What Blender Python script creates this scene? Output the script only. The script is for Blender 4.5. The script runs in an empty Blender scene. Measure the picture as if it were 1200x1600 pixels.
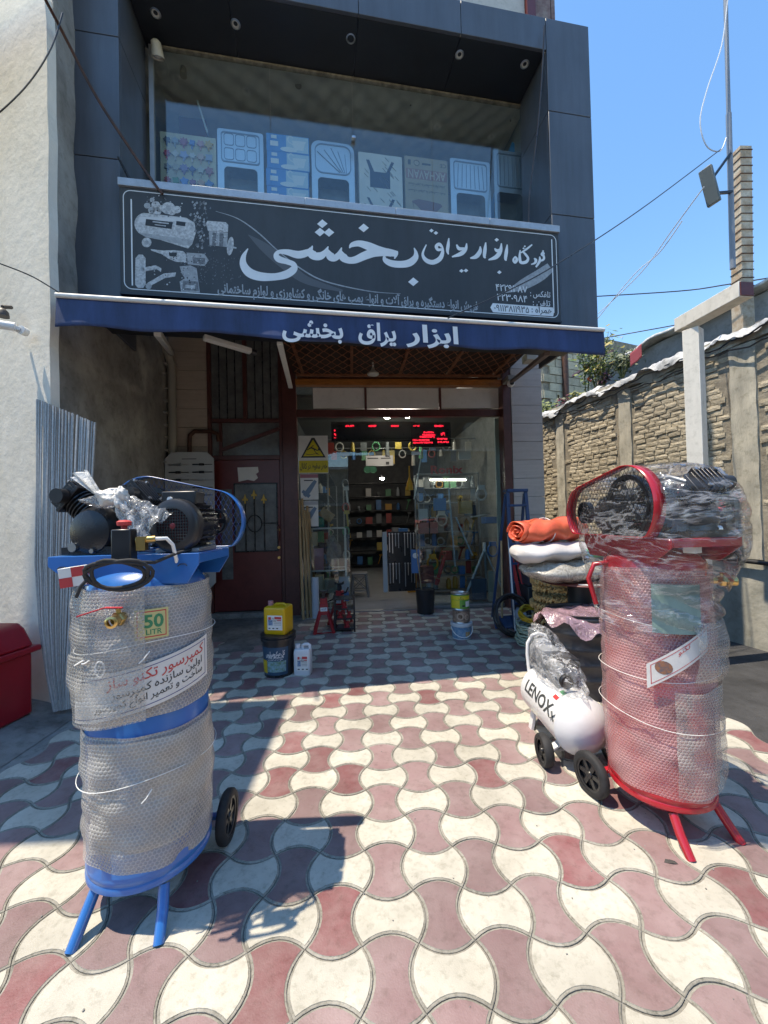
import bpy, bmesh, math, random
from mathutils import Vector, Matrix
random.seed(7)
C = bpy.context.scene.collection
SC = bpy.context.scene
PI = math.pi

# ---------------------------------------------------------------- camera
FPX, YAW, PITCH, ROLL, EYE = 618.0, 0.0300, 0.0163, -0.0238, 1.5
_f = Vector((math.sin(YAW)*math.cos(PITCH), math.cos(YAW)*math.cos(PITCH), math.sin(PITCH)))
_r = Vector((math.cos(YAW), -math.sin(YAW), 0)); _u = _r.cross(_f)
CR = _r*math.cos(ROLL)+_u*math.sin(ROLL); CU = -_r*math.sin(ROLL)+_u*math.cos(ROLL)
CP = Vector((0, 0, EYE))
cam = bpy.data.cameras.new('camera'); cam.sensor_fit = 'HORIZONTAL'; cam.sensor_width = 36.0
cam.lens = FPX/1200*36.0; cam.clip_start = 0.05; cam.clip_end = 600
co = bpy.data.objects.new('camera', cam); C.objects.link(co)
co.matrix_world = Matrix(((CR.x, CU.x, -_f.x, CP.x), (CR.y, CU.y, -_f.y, CP.y), (CR.z, CU.z, -_f.z, CP.z), (0, 0, 0, 1)))
SC.camera = co

# ---------------------------------------------------------------- sky, sun, exposure
SUN_DIR = Vector((-0.35, -0.055, 1.0)).normalized()
EL = math.asin(SUN_DIR.z)
w = bpy.data.worlds.new('World'); SC.world = w; w.use_nodes = True
nt = w.node_tree
sky = nt.nodes.new('ShaderNodeTexSky'); sky.sky_type = 'NISHITA'; sky.sun_disc = False
sky.sun_elevation = EL; sky.sun_rotation = math.radians(270); sky.air_density = 1.0; sky.dust_density = 0.0; sky.ozone_density = 4.0
hs = nt.nodes.new('ShaderNodeHueSaturation'); hs.inputs['Saturation'].default_value = 1.18; hs.inputs['Value'].default_value = 1.0; nt.links.new(sky.outputs[0], hs.inputs['Color']); nt.links.new(hs.outputs[0], nt.nodes['Background'].inputs[0]); nt.nodes['Background'].inputs[1].default_value = 0.15
sl = bpy.data.lights.new('sun', 'SUN'); sl.energy = 2.35; sl.angle = math.radians(0.53); sl.color = (1.0, 0.985, 0.955)
so = bpy.data.objects.new('sun', sl); C.objects.link(so); so.rotation_euler = SUN_DIR.to_track_quat('Z', 'Y').to_euler()
SC.view_settings.view_transform = 'Standard'; SC.view_settings.look = 'None'; SC.view_settings.gamma = 1
SC.view_settings.use_curve_mapping = False; SC.view_settings.exposure = 1.36
SC.view_settings.use_white_balance = True; SC.view_settings.white_balance_temperature = 8100; SC.view_settings.white_balance_tint = 10
SC.cycles.max_bounces = 10; SC.cycles.transparent_max_bounces = 24; SC.cycles.glossy_bounces = 5; SC.cycles.diffuse_bounces = 5
SC.cycles.sample_clamp_indirect = 6.0; SC.cycles.caustics_reflective = False; SC.cycles.caustics_refractive = False

# ---------------------------------------------------------------- measuring helpers (a photo pixel gives a direction; a plane of the place gives its distance)
def ray(px, py): return (CR*((px-600)/FPX) - CU*((py-800)/FPX) + _f)
def G(px, py, z=0.0):
    d = ray(px, py); t = (z-EYE)/d.z; return CP+d*t
def atY(px, py, Y):
    d = ray(px, py); return CP+d*(Y/d.y)
class Frame:
    def __init__(s, Y0, slope):
        a = math.atan(slope); s.a = a; s.M = Matrix.Translation((0, Y0, 0)) @ Matrix.Rotation(a, 4, 'Z'); s.I = s.M.inverted()
    def hit(s, px, py, v=0.0):
        o = s.I @ CP; d = (s.I.to_3x3() @ ray(px, py)); t = (v-o.y)/d.y; return o+d*t
    def w(s, u, v, z): return s.M @ Vector((u, v, z))
FA = Frame(4.1, 0.14)      # street face of the upper storey
SH = Frame(6.45, 0.05)     # recessed shop front
AW = Frame(3.57, 0.14)     # awning front

# ---------------------------------------------------------------- mesh builder
GLY = {}
def glyph(ch, off=0.0):
    k = (ch, off)
    if k in GLY: return GLY[k]
    def ex(s, want):
        c = bpy.data.curves.new('tmp_text', 'FONT'); c.body = s; c.size = 1; c.offset = off; c.resolution_u = 3
        o = bpy.data.objects.new('tmp_text', c); m = o.to_mesh()
        vs = [v.co.copy() for v in m.vertices]; fs = [tuple(p.vertices) for p in m.polygons]
        o.to_mesh_clear(); bpy.data.objects.remove(o); bpy.data.curves.remove(c)
        return (vs, fs) if want else (max(v.x for v in vs)-min(v.x for v in vs) if vs else 0)
    if ch == ' ': r = ([], [], 0.27)
    else:
        vs, fs = ex(ch, True)
        adv = ex('|'+ch+'|', False)-ex('||', False)
        r = (vs, fs, adv)
    GLY[k] = r; return r
DUAL = {'ب':0xFE8F,'ت':0xFE95,'ث':0xFE99,'ج':0xFE9D,'ح':0xFEA1,'خ':0xFEA5,'س':0xFEB1,'ش':0xFEB5,'ص':0xFEB9,'ض':0xFEBD,'ط':0xFEC1,'ع':0xFEC9,'غ':0xFECD,
        'ف':0xFED1,'ق':0xFED5,'ک':0xFB8E,'گ':0xFB92,'ل':0xFEDD,'م':0xFEE1,'ن':0xFEE5,'ه':0xFEE9,'ی':0xFBFC,'پ':0xFB56,'چ':0xFB7A,'ئ':0xFE89}
RIGHT = {'ا':0xFE8D,'آ':0xFE81,'د':0xFEA9,'ذ':0xFEAB,'ر':0xFEAD,'ز':0xFEAF,'ژ':0xFB8A,'و':0xFEED,'ﻻ':0xFEFB}
def shape(s):
    s = s.replace('لا', 'ﻻ'); out = []
    for i, ch in enumerate(s):
        pv = i > 0 and s[i-1] in DUAL
        nx = i+1 < len(s) and (s[i+1] in DUAL or s[i+1] in RIGHT)
        if ch in DUAL: out.append(chr(DUAL[ch]+(1 if pv and not nx else 2 if nx and not pv else 3 if nx and pv else 0)))
        elif ch in RIGHT: out.append(chr(RIGHT[ch]+(1 if pv else 0)))
        else: out.append(ch)
    res = []; num = []
    for ch in reversed(out):
        if ch.isdigit(): num.insert(0, ch)
        else: res += num; num = []; res.append(ch)
    return ''.join(res+num)

class MB:
    def __init__(s): s.v = []; s.f = []; s.uv = {}; s.mi = []; s.cur = 0
    def add(s, vs, fs, uvs=None):
        b = len(s.v); s.v += [Vector(p) for p in vs]; s.f += [tuple(i+b for i in f) for f in fs]; s.mi += [s.cur]*len(fs)
        if uvs:
            for i, q in enumerate(uvs): s.uv[b+i] = q
        return s
    def box(s, c, d, R=None, taper=1.0):
        x, y, z = d[0]/2, d[1]/2, d[2]/2
        P = [Vector((a*x*(taper if k > 0 else 1), b*y*(taper if k > 0 else 1), k*z)) for k in (-1, 1) for a, b in ((-1, -1), (1, -1), (1, 1), (-1, 1))]
        if R is not None: P = [R @ p for p in P]
        c = Vector(c)
        return s.add([p+c for p in P], [(3,2,1,0),(4,5,6,7),(0,1,5,4),(1,2,6,5),(2,3,7,6),(3,0,4,7)])
    def bx(s, x0, x1, y0, y1, z0, z1): return s.box(((x0+x1)/2, (y0+y1)/2, (z0+z1)/2), (abs(x1-x0), abs(y1-y0), abs(z1-z0)))
    def bar(s, a, b, w, h=None, up=(0, 0, 1)):
        a, b = Vector(a), Vector(b); d = b-a; L = d.length; z = d.normalized(); x = Vector(up).cross(z)
        if x.length < 1e-4: x = Vector((1, 0, 0)).cross(z)
        x.normalize(); y = z.cross(x)
        return s.box((a+b)/2, (w, h or w, L), Matrix((x, y, z)).transposed())
    def cyl(s, a, b, r, r2=None, n=12, caps=True):
        a, b = Vector(a), Vector(b); z = (b-a).normalized(); x = z.orthogonal().normalized(); y = z.cross(x); r2 = r if r2 is None else r2
        vs = []
        for k in range(n):
            t = 2*PI*k/n; d = x*math.cos(t)+y*math.sin(t); vs += [a+d*r, b+d*r2]
        fs = [(2*k, 2*((k+1) % n), 2*((k+1) % n)+1, 2*k+1) for k in range(n)]
        if caps: fs += [tuple(2*k for k in reversed(range(n))), tuple(2*k+1 for k in range(n))]
        return s.add(vs, fs)
    def tube(s, pts, r, n=6, closed=False, caps=True):
        P = [Vector(p) for p in pts]; m = len(P); rr = r if isinstance(r, (list, tuple)) else [r]*m
        vs = []; x = None
        for i in range(m):
            t = (P[(i+1) % m]-P[i-1]) if closed else (P[min(i+1, m-1)]-P[max(i-1, 0)])
            if t.length < 1e-9: t = Vector((0, 0, 1))
            t.normalize()
            x = t.orthogonal() if x is None else x-t*x.dot(t)
            if x.length < 1e-6: x = t.orthogonal()
            x.normalize(); y = t.cross(x)
            for k in range(n):
                a = 2*PI*k/n; vs.append(P[i]+(x*math.cos(a)+y*math.sin(a))*rr[i])
        fs = []
        for i in range(m if closed else m-1):
            j = (i+1) % m
            for k in range(n): fs.append((i*n+k, i*n+(k+1) % n, j*n+(k+1) % n, j*n+k))
        if not closed and caps: fs += [tuple(reversed(range(n))), tuple((m-1)*n+k for k in range(n))]
        return s.add(vs, fs)
    def lathe(s, prof, n=24, c=(0, 0, 0), M=None, cap=True, wob=None):
        c = Vector(c); vs = []; us = []
        for i, (r, z) in enumerate(prof):
            for k in range(n):
                a = 2*PI*k/n; q = r*(1+(wob(a, z) if wob else 0)); p = Vector((q*math.cos(a), q*math.sin(a), z))
                if M is not None: p = M @ p
                vs.append(c+p); us.append((a*max(x[0] for x in prof), z))
        s.per = 2*PI*max(x[0] for x in prof)
        m = len(prof); fs = []
        for i in range(m-1):
            for k in range(n): fs.append((i*n+k, i*n+(k+1) % n, (i+1)*n+(k+1) % n, (i+1)*n+k))
        if cap:
            if prof[0][0] > 1e-6: fs.append(tuple(reversed(range(n))))
            if prof[-1][0] > 1e-6: fs.append(tuple((m-1)*n+k for k in range(n)))
        return s.add(vs, fs, us)
    def prism(s, poly, fn, d0, d1):           # poly of (a,b), fn(a,b,d) -> point
        n = len(poly); vs = [fn(a, b, d0) for a, b in poly]+[fn(a, b, d1) for a, b in poly]
        fs = [tuple(reversed(range(n))), tuple(range(n, 2*n))]+[(i, (i+1) % n, n+(i+1) % n, n+i) for i in range(n)]
        return s.add(vs, fs)
    def flat(s, poly, fn): return s.add([fn(a, b) for a, b in poly], [tuple(range(len(poly)))])
    def grid(s, fn, nu, nv, closed=False, uvs=None):
        vs = []; us = []
        for j in range(nv+1):
            for i in range(nu if closed else nu+1):
                vs.append(fn(i/nu, j/nv)); us.append(uvs(i/nu, j/nv) if uvs else (i/nu, j/nv))
        W = nu if closed else nu+1; fs = []
        for j in range(nv):
            for i in range(nu): fs.append((j*W+i, j*W+(i+1) % W, (j+1)*W+(i+1) % W, (j+1)*W+i))
        return s.add(vs, fs, us)
    def sphere(s, c, r, n=12, m=8, sc=(1, 1, 1)):
        c = Vector(c)
        return s.grid(lambda u, v: c+Vector((sc[0]*r*math.sin(PI*v+1e-4)*math.cos(2*PI*u), sc[1]*r*math.sin(PI*v+1e-4)*math.sin(2*PI*u), -sc[2]*r*math.cos(PI*v))), n, m, True)
    def text(s, t, fn, size, off=0.0, align='C', rtl=True, lay=0.0003, sx=1.0, maxl=None):
        g = shape(t) if rtl else t
        x = 0; L = []
        for ch in g:
            q = glyph(ch, off); L.append((q, x)); x += q[2]*sx
        sh = {'C': x/2, 'L': 0, 'R': x}[align]
        for k, (q, x0) in enumerate(L):
            if not q[0]: continue
            P2 = [((p.x*sx+x0-sh)*size, p.y*size) for p in q[0]]; F2 = list(q[1])
            if maxl:
                st = []
                for f_ in F2: st += [(f_[0], f_[i], f_[i+1]) for i in range(1, len(f_)-1)]
                F2 = []; P2 = list(P2)
                while st:
                    t_ = st.pop(); e = [(math.dist(P2[t_[i]], P2[t_[(i+1) % 3]]), i) for i in range(3)]; m_, i = max(e)
                    if m_ <= maxl: F2.append(t_); continue
                    a_, b_, c_ = t_[i], t_[(i+1) % 3], t_[(i+2) % 3]; P2.append(((P2[a_][0]+P2[b_][0])/2, (P2[a_][1]+P2[b_][1])/2)); n_ = len(P2)-1
                    st += [(a_, n_, c_), (n_, b_, c_)]
            s.add([fn(x_, y_, lay*(k % 2)) for x_, y_ in P2], F2)
        return x*size
    def stroke(s, pts, fn, lay=0.0, seg=6):   # pen stroke: pts (x,y,width)
        P = []
        n = len(pts)
        for i in range(n-1):
            p0, p1, p2, p3 = pts[max(i-1, 0)], pts[i], pts[i+1], pts[min(i+2, n-1)]
            for k in range(seg):
                t = k/seg
                P.append(tuple(0.5*(2*b+(c-a)*t+(2*a-5*b+4*c-d)*t*t+(3*b-a-3*c+d)*t**3) for a, b, c, d in zip(p0, p1, p2, p3)))
        P.append(pts[-1]); vs = []
        for i, (x, y, ww) in enumerate(P):
            a, b = P[max(i-1, 0)], P[min(i+1, len(P)-1)]; dx, dy = b[0]-a[0], b[1]-a[1]; l = math.hypot(dx, dy) or 1
            h = max(ww, 1e-4)/2; vs += [fn(x-dy/l*h, y+dx/l*h, lay), fn(x+dy/l*h, y-dx/l*h, lay)]
        return s.add(vs, [(2*i, 2*i+1, 2*i+3, 2*i+2) for i in range(len(P)-1)])

WM = {}
def wm(o): return WM.get(o, Matrix.Identity(4))
def thing(name, label, cat, loc=(0, 0, 0), rz=0.0, group=None, M=None):
    o = bpy.data.objects.new(name, None); C.objects.link(o); o.empty_display_size = .1
    m = M if M is not None else Matrix.Translation(loc) @ Matrix.Rotation(rz, 4, 'Z')
    o.matrix_world = m; WM[o] = m.copy(); o['label'] = label; o['category'] = cat
    if group: o['group'] = group
    return o
def mesh_of(name, mb, mats, smooth=None, recalc=True):
    me = bpy.data.meshes.new(name); me.from_pydata([tuple(p) for p in mb.v], [], mb.f)
    for m in (mats if isinstance(mats, (list, tuple)) else [mats]): me.materials.append(m)
    if any(mb.mi): me.polygons.foreach_set('material_index', mb.mi)
    if mb.uv:
        ul = me.uv_layers.new(name='UVMap')
        for p in me.polygons:
            qs = [mb.uv.get(me.loops[l].vertex_index, (0, 0)) for l in p.loop_indices]
            per = getattr(mb, 'per', None)
            if per and max(q[0] for q in qs)-min(q[0] for q in qs) > per/2: qs = [(q[0]+per if q[0] < per/2 else q[0], q[1]) for q in qs]
            for l, q in zip(p.loop_indices, qs): ul.data[l].uv = q
    if recalc and len(mb.f) < 60000:
        bm = bmesh.new(); bm.from_mesh(me); bmesh.ops.recalc_face_normals(bm, faces=bm.faces[:]); bm.to_mesh(me); bm.free()
    if smooth:
        me.polygons.foreach_set('use_smooth', [True]*len(me.polygons))
        me.set_sharp_from_angle(angle=math.radians(smooth))
    me.update(); return me
def part(name, mb, mats, parent, M=None, smooth=None, bevel=0, label=None, kind=None, recalc=True):
    """one mesh object; mb is in frame M (world if None; 'L' = already in the parent's space)"""
    if parent is not None and M != 'L':
        T = wm(parent).inverted() @ (M if M is not None else Matrix.Identity(4)); mb.v = [T @ p for p in mb.v]
    elif parent is None and M is not None and M != 'L': mb.v = [M @ p for p in mb.v]
    o = bpy.data.objects.new(name, mesh_of(name, mb, mats, smooth, recalc)); C.objects.link(o)
    if parent is not None: o.parent = parent; WM[o] = wm(parent).copy()
    if bevel:
        b = o.modifiers.new('bevel', 'BEVEL'); b.width = bevel; b.segments = 2; b.limit_method = 'ANGLE'; b.angle_limit = math.radians(40)
        if not smooth:
            o.data.polygons.foreach_set('use_smooth', [True]*len(o.data.polygons)); o.data.set_sharp_from_angle(angle=math.radians(50))
    if label: o['label'] = label
    if kind: o['kind'] = kind
    return o
def single(name, mb, mats, label, cat, M=None, group=None, loc=None, rz=0, **k):
    """a thing that is one mesh; vertices are given round its own base when loc is given"""
    if M is not None: mb.v = [M @ p for p in mb.v]
    if loc is None:
        n = len(mb.v); cx = sum(p.x for p in mb.v)/n; cy = sum(p.y for p in mb.v)/n; cz = min(p.z for p in mb.v)
        loc = Vector((cx, cy, cz)); mb.v = [p-loc for p in mb.v]
    o = part(name, mb, mats, None, 'L', **k); m = Matrix.Translation(loc) @ Matrix.Rotation(rz, 4, 'Z'); o.matrix_world = m; WM[o] = m.copy()
    o['label'] = label; o['category'] = cat
    if group: o['group'] = group
    return o
def copy_tree(o, parent=None, M=None, label=None):
    c = o.copy(); C.objects.link(c)
    if parent is not None: c.parent = parent
    if M is not None: c.matrix_world = M; WM[c] = M.copy()
    if label: c['label'] = label
    for ch in list(o.children): copy_tree(ch, c)
    return c

# ---------------------------------------------------------------- materials
def mat(name, col, rough=0.5, metal=0.0, var=0.0, vscale=6.0, bump=0.0, bscale=60.0, spec=0.5, rand=0.0, col2=None, alpha=1.0, coat=0.0, dirt=0.0, emit=None, est=0.0, trans=0.0, vstretch=None, rvar=0.0, stain=0.0, sscale=(.9, .9, .9)):
    m = bpy.data.materials.new(name); m.use_nodes = True; n = m.node_tree.nodes; L = m.node_tree.links; p = n['Principled BSDF']
    p.inputs['Roughness'].default_value = rough; p.inputs['Metallic'].default_value = metal
    p.inputs['Specular IOR Level'].default_value = spec; p.inputs['Coat Weight'].default_value = coat
    p.inputs['Alpha'].default_value = alpha; p.inputs['Transmission Weight'].default_value = trans
    c4 = (*col, 1); p.inputs['Base Color'].default_value = c4
    tc = n.new('ShaderNodeTexCoord'); vec = tc.outputs['Object']
    if rand or True:
        oi = n.new('ShaderNodeObjectInfo'); ad = n.new('ShaderNodeVectorMath'); ad.operation = 'MULTIPLY_ADD'
        L.new(oi.outputs['Random'], ad.inputs[1]); ad.inputs[1].default_value = (1, 1, 1)
        sc = n.new('ShaderNodeVectorMath'); sc.operation = 'SCALE'; sc.inputs[0].default_value = (37, 53, 19); L.new(oi.outputs['Random'], sc.inputs['Scale'])
        av = n.new('ShaderNodeVectorMath'); av.operation = 'ADD'; L.new(vec, av.inputs[0]); L.new(sc.outputs[0], av.inputs[1]); n.remove(ad)
        vec = av.outputs[0]
    if vstretch:
        mp = n.new('ShaderNodeVectorMath'); mp.operation = 'MULTIPLY'; mp.inputs[1].default_value = vstretch; L.new(vec, mp.inputs[0]); vecs = mp.outputs[0]
    else: vecs = vec
    cur = None
    if var or dirt or col2:
        no = n.new('ShaderNodeTexNoise'); no.inputs['Scale'].default_value = vscale; no.inputs['Detail'].default_value = 6; no.inputs['Roughness'].default_value = .62
        L.new(vecs, no.inputs['Vector'])
        cr = n.new('ShaderNodeValToRGB'); L.new(no.outputs['Fac'], cr.inputs[0])
        d = col2 or tuple(max(0, x*(1-var)) for x in col); a = col if col2 else tuple(min(1, x*(1+var)) for x in col)
        cr.color_ramp.elements[0].position = .34; cr.color_ramp.elements[1].position = .66
        cr.color_ramp.elements[0].color = (*d, 1); cr.color_ramp.elements[1].color = (*a, 1); cur = cr.outputs[0]
    if rand:
        hv = n.new('ShaderNodeHueSaturation'); mr = n.new('ShaderNodeMapRange'); L.new(oi.outputs['Random'], mr.inputs[0])
        mr.inputs['To Min'].default_value = 1-rand; mr.inputs['To Max'].default_value = 1+rand; L.new(mr.outputs[0], hv.inputs['Value'])
        if cur: L.new(cur, hv.inputs['Color'])
        else: hv.inputs['Color'].default_value = c4
        cur = hv.outputs[0]
    if dirt:
        n2 = n.new('ShaderNodeTexNoise'); n2.inputs['Scale'].default_value = vscale*5; n2.inputs['Detail'].default_value = 8; n2.inputs['Roughness'].default_value = .7; L.new(vec, n2.inputs['Vector'])
        r2 = n.new('ShaderNodeValToRGB'); r2.color_ramp.elements[0].position = .30; r2.color_ramp.elements[1].position = .5
        r2.color_ramp.elements[0].color = (1-dirt, 1-dirt, 1-dirt*1.1, 1); r2.color_ramp.elements[1].color = (1, 1, 1, 1); L.new(n2.outputs['Fac'], r2.inputs[0])
        mx = n.new('ShaderNodeMix'); mx.data_type = 'RGBA'; mx.blend_type = 'MULTIPLY'; mx.inputs[0].default_value = 1
        if cur: L.new(cur, mx.inputs[6])
        else: mx.inputs[6].default_value = c4
        L.new(r2.outputs[0], mx.inputs[7]); cur = mx.outputs[2]
    if stain:
        ge = n.new('ShaderNodeNewGeometry'); vm = n.new('ShaderNodeVectorMath'); vm.operation = 'MULTIPLY'; vm.inputs[1].default_value = sscale; L.new(ge.outputs['Position'], vm.inputs[0])
        n5 = n.new('ShaderNodeTexNoise'); n5.inputs['Scale'].default_value = 1.6; n5.inputs['Detail'].default_value = 9; n5.inputs['Roughness'].default_value = .68; L.new(vm.outputs[0], n5.inputs['Vector'])
        r5 = n.new('ShaderNodeValToRGB'); r5.color_ramp.elements[0].position = .33; r5.color_ramp.elements[1].position = .60; k5 = 1-stain
        r5.color_ramp.elements[0].color = (k5, k5*.98, k5*.94, 1); r5.color_ramp.elements[1].color = (1, 1, 1, 1); L.new(n5.outputs['Fac'], r5.inputs[0])
        mx5 = n.new('ShaderNodeMix'); mx5.data_type = 'RGBA'; mx5.blend_type = 'MULTIPLY'; mx5.inputs[0].default_value = 1
        if cur: L.new(cur, mx5.inputs[6])
        else: mx5.inputs[6].default_value = c4
        L.new(r5.outputs[0], mx5.inputs[7]); cur = mx5.outputs[2]
    if cur: L.new(cur, p.inputs['Base Color'])
    if rvar:
        n4 = n.new('ShaderNodeTexNoise'); n4.inputs['Scale'].default_value = vscale*1.7; n4.inputs['Detail'].default_value = 5; L.new(vec, n4.inputs['Vector'])
        m4 = n.new('ShaderNodeMapRange'); L.new(n4.outputs['Fac'], m4.inputs[0]); m4.inputs['From Min'].default_value = .3; m4.inputs['From Max'].default_value = .7
        m4.inputs['To Min'].default_value = max(.02, rough-rvar); m4.inputs['To Max'].default_value = min(1, rough+rvar); L.new(m4.outputs[0], p.inputs['Roughness'])
    if bump:
        n3 = n.new('ShaderNodeTexNoise'); n3.inputs['Scale'].default_value = bscale; n3.inputs['Detail'].default_value = 5; n3.inputs['Roughness'].default_value = .6; L.new(vecs, n3.inputs['Vector'])
        b = n.new('ShaderNodeBump'); b.inputs['Strength'].default_value = min(1, bump*6); b.inputs['Distance'].default_value = bump*.06; L.new(n3.outputs['Fac'], b.inputs['Height']); L.new(b.outputs[0], p.inputs['Normal'])
    if emit: p.inputs['Emission Color'].default_value = (*emit, 1); p.inputs['Emission Strength'].default_value = est
    return m
def glass_mat(name, tint=(.93, .97, .96), refl=1.0, ior=1.62):
    m = bpy.data.materials.new(name); m.use_nodes = True; n = m.node_tree.nodes; L = m.node_tree.links; n.remove(n['Principled BSDF'])
    t = n.new('ShaderNodeBsdfTransparent'); t.inputs[0].default_value = (*tint, 1); g = n.new('ShaderNodeBsdfGlossy'); g.inputs['Roughness'].default_value = .005; g.inputs['Color'].default_value = (refl, refl, refl, 1)
    fr = n.new('ShaderNodeFresnel'); geo = n.new('ShaderNodeNewGeometry'); io = n.new('ShaderNodeMapRange'); io.inputs['To Min'].default_value = ior; io.inputs['To Max'].default_value = 1/ior; L.new(geo.outputs['Backfacing'], io.inputs[0]); L.new(io.outputs[0], fr.inputs['IOR']); mx = n.new('ShaderNodeMixShader'); L.new(fr.outputs[0], mx.inputs[0]); L.new(t.outputs[0], mx.inputs[1]); L.new(g.outputs[0], mx.inputs[2])
    L.new(mx.outputs[0], n['Material Output'].inputs[0]); return m
def film_mat(name, col=(.9, .9, .92), haze=.08, crease=.7, scale=(3, 3, 9), rough=.08, nscale=3.5, width=.03, dist=.01, rot=(.25, .4, .2)):
    """thin clear plastic film: see-through, with milky lines painted in for creases and streak highlights, and sharp glints"""
    m = bpy.data.materials.new(name); m.use_nodes = True; n = m.node_tree.nodes; L = m.node_tree.links; p = n['Principled BSDF']
    p.inputs['Base Color'].default_value = (*col, 1); p.inputs['Roughness'].default_value = rough; p.inputs['Specular IOR Level'].default_value = .9
    tc = n.new('ShaderNodeTexCoord'); lines = []; facs = []
    for k, (r_, f_) in enumerate(((rot, 1.0), ((rot[0]+1.0, rot[1]-.7, rot[2]+.5), 1.7))):
        mp = n.new('ShaderNodeMapping'); mp.inputs['Scale'].default_value = scale; mp.inputs['Rotation'].default_value = r_; L.new(tc.outputs['Object'], mp.inputs[0])
        no = n.new('ShaderNodeTexNoise'); no.inputs['Scale'].default_value = nscale*f_; no.inputs['Detail'].default_value = 4; no.inputs['Roughness'].default_value = .55; no.inputs['Distortion'].default_value = .4; L.new(mp.outputs[0], no.inputs['Vector'])
        sb = n.new('ShaderNodeMath'); sb.operation = 'SUBTRACT'; sb.inputs[1].default_value = .5; L.new(no.outputs['Fac'], sb.inputs[0])
        ab = n.new('ShaderNodeMath'); ab.operation = 'ABSOLUTE'; L.new(sb.outputs[0], ab.inputs[0])
        mr = n.new('ShaderNodeMapRange'); L.new(ab.outputs[0], mr.inputs[0]); mr.inputs['From Min'].default_value = 0; mr.inputs['From Max'].default_value = width; mr.inputs['To Min'].default_value = 1; mr.inputs['To Max'].default_value = 0
        lines.append(mr.outputs[0]); facs.append(ab.outputs[0])
    mx = n.new('ShaderNodeMath'); mx.operation = 'MAXIMUM'; L.new(lines[0], mx.inputs[0]); L.new(lines[1], mx.inputs[1])
    al = n.new('ShaderNodeMath'); al.operation = 'MULTIPLY_ADD'; L.new(mx.outputs[0], al.inputs[0]); al.inputs[1].default_value = crease; al.inputs[2].default_value = haze  # milky lines in the alpha: creases, and painted streak highlights
    mn = n.new('ShaderNodeMath'); mn.operation = 'MINIMUM'; L.new(facs[0], mn.inputs[0]); L.new(facs[1], mn.inputs[1])
    b = n.new('ShaderNodeBump'); b.inputs['Strength'].default_value = 1; b.inputs['Distance'].default_value = dist*4; L.new(mn.outputs[0], b.inputs['Height']); L.new(b.outputs[0], p.inputs['Normal'])
    p.inputs['Alpha'].default_value = 1
    # a coat of shine over clear film: mirror-like glints keep their strength where the film is clear
    gl = n.new('ShaderNodeBsdfGlossy'); gl.inputs['Roughness'].default_value = rough; L.new(b.outputs[0], gl.inputs['Normal'])
    tr = n.new('ShaderNodeBsdfTransparent'); m1 = n.new('ShaderNodeMixShader'); L.new(al.outputs[0], m1.inputs[0]); L.new(tr.outputs[0], m1.inputs[1]); L.new(p.outputs[0], m1.inputs[2])
    lw = n.new('ShaderNodeLayerWeight'); lw.inputs['Blend'].default_value = .18; L.new(b.outputs[0], lw.inputs['Normal'])
    cl = n.new('ShaderNodeMath'); cl.operation = 'MULTIPLY_ADD'; cl.inputs[1].default_value = .55; cl.inputs[2].default_value = .03; L.new(lw.outputs['Fresnel'], cl.inputs[0])
    m2 = n.new('ShaderNodeMixShader'); L.new(cl.outputs[0], m2.inputs[0]); L.new(m1.outputs[0], m2.inputs[1]); L.new(gl.outputs[0], m2.inputs[2]); L.new(m2.outputs[0], n['Material Output'].inputs[0])
    return m
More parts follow.
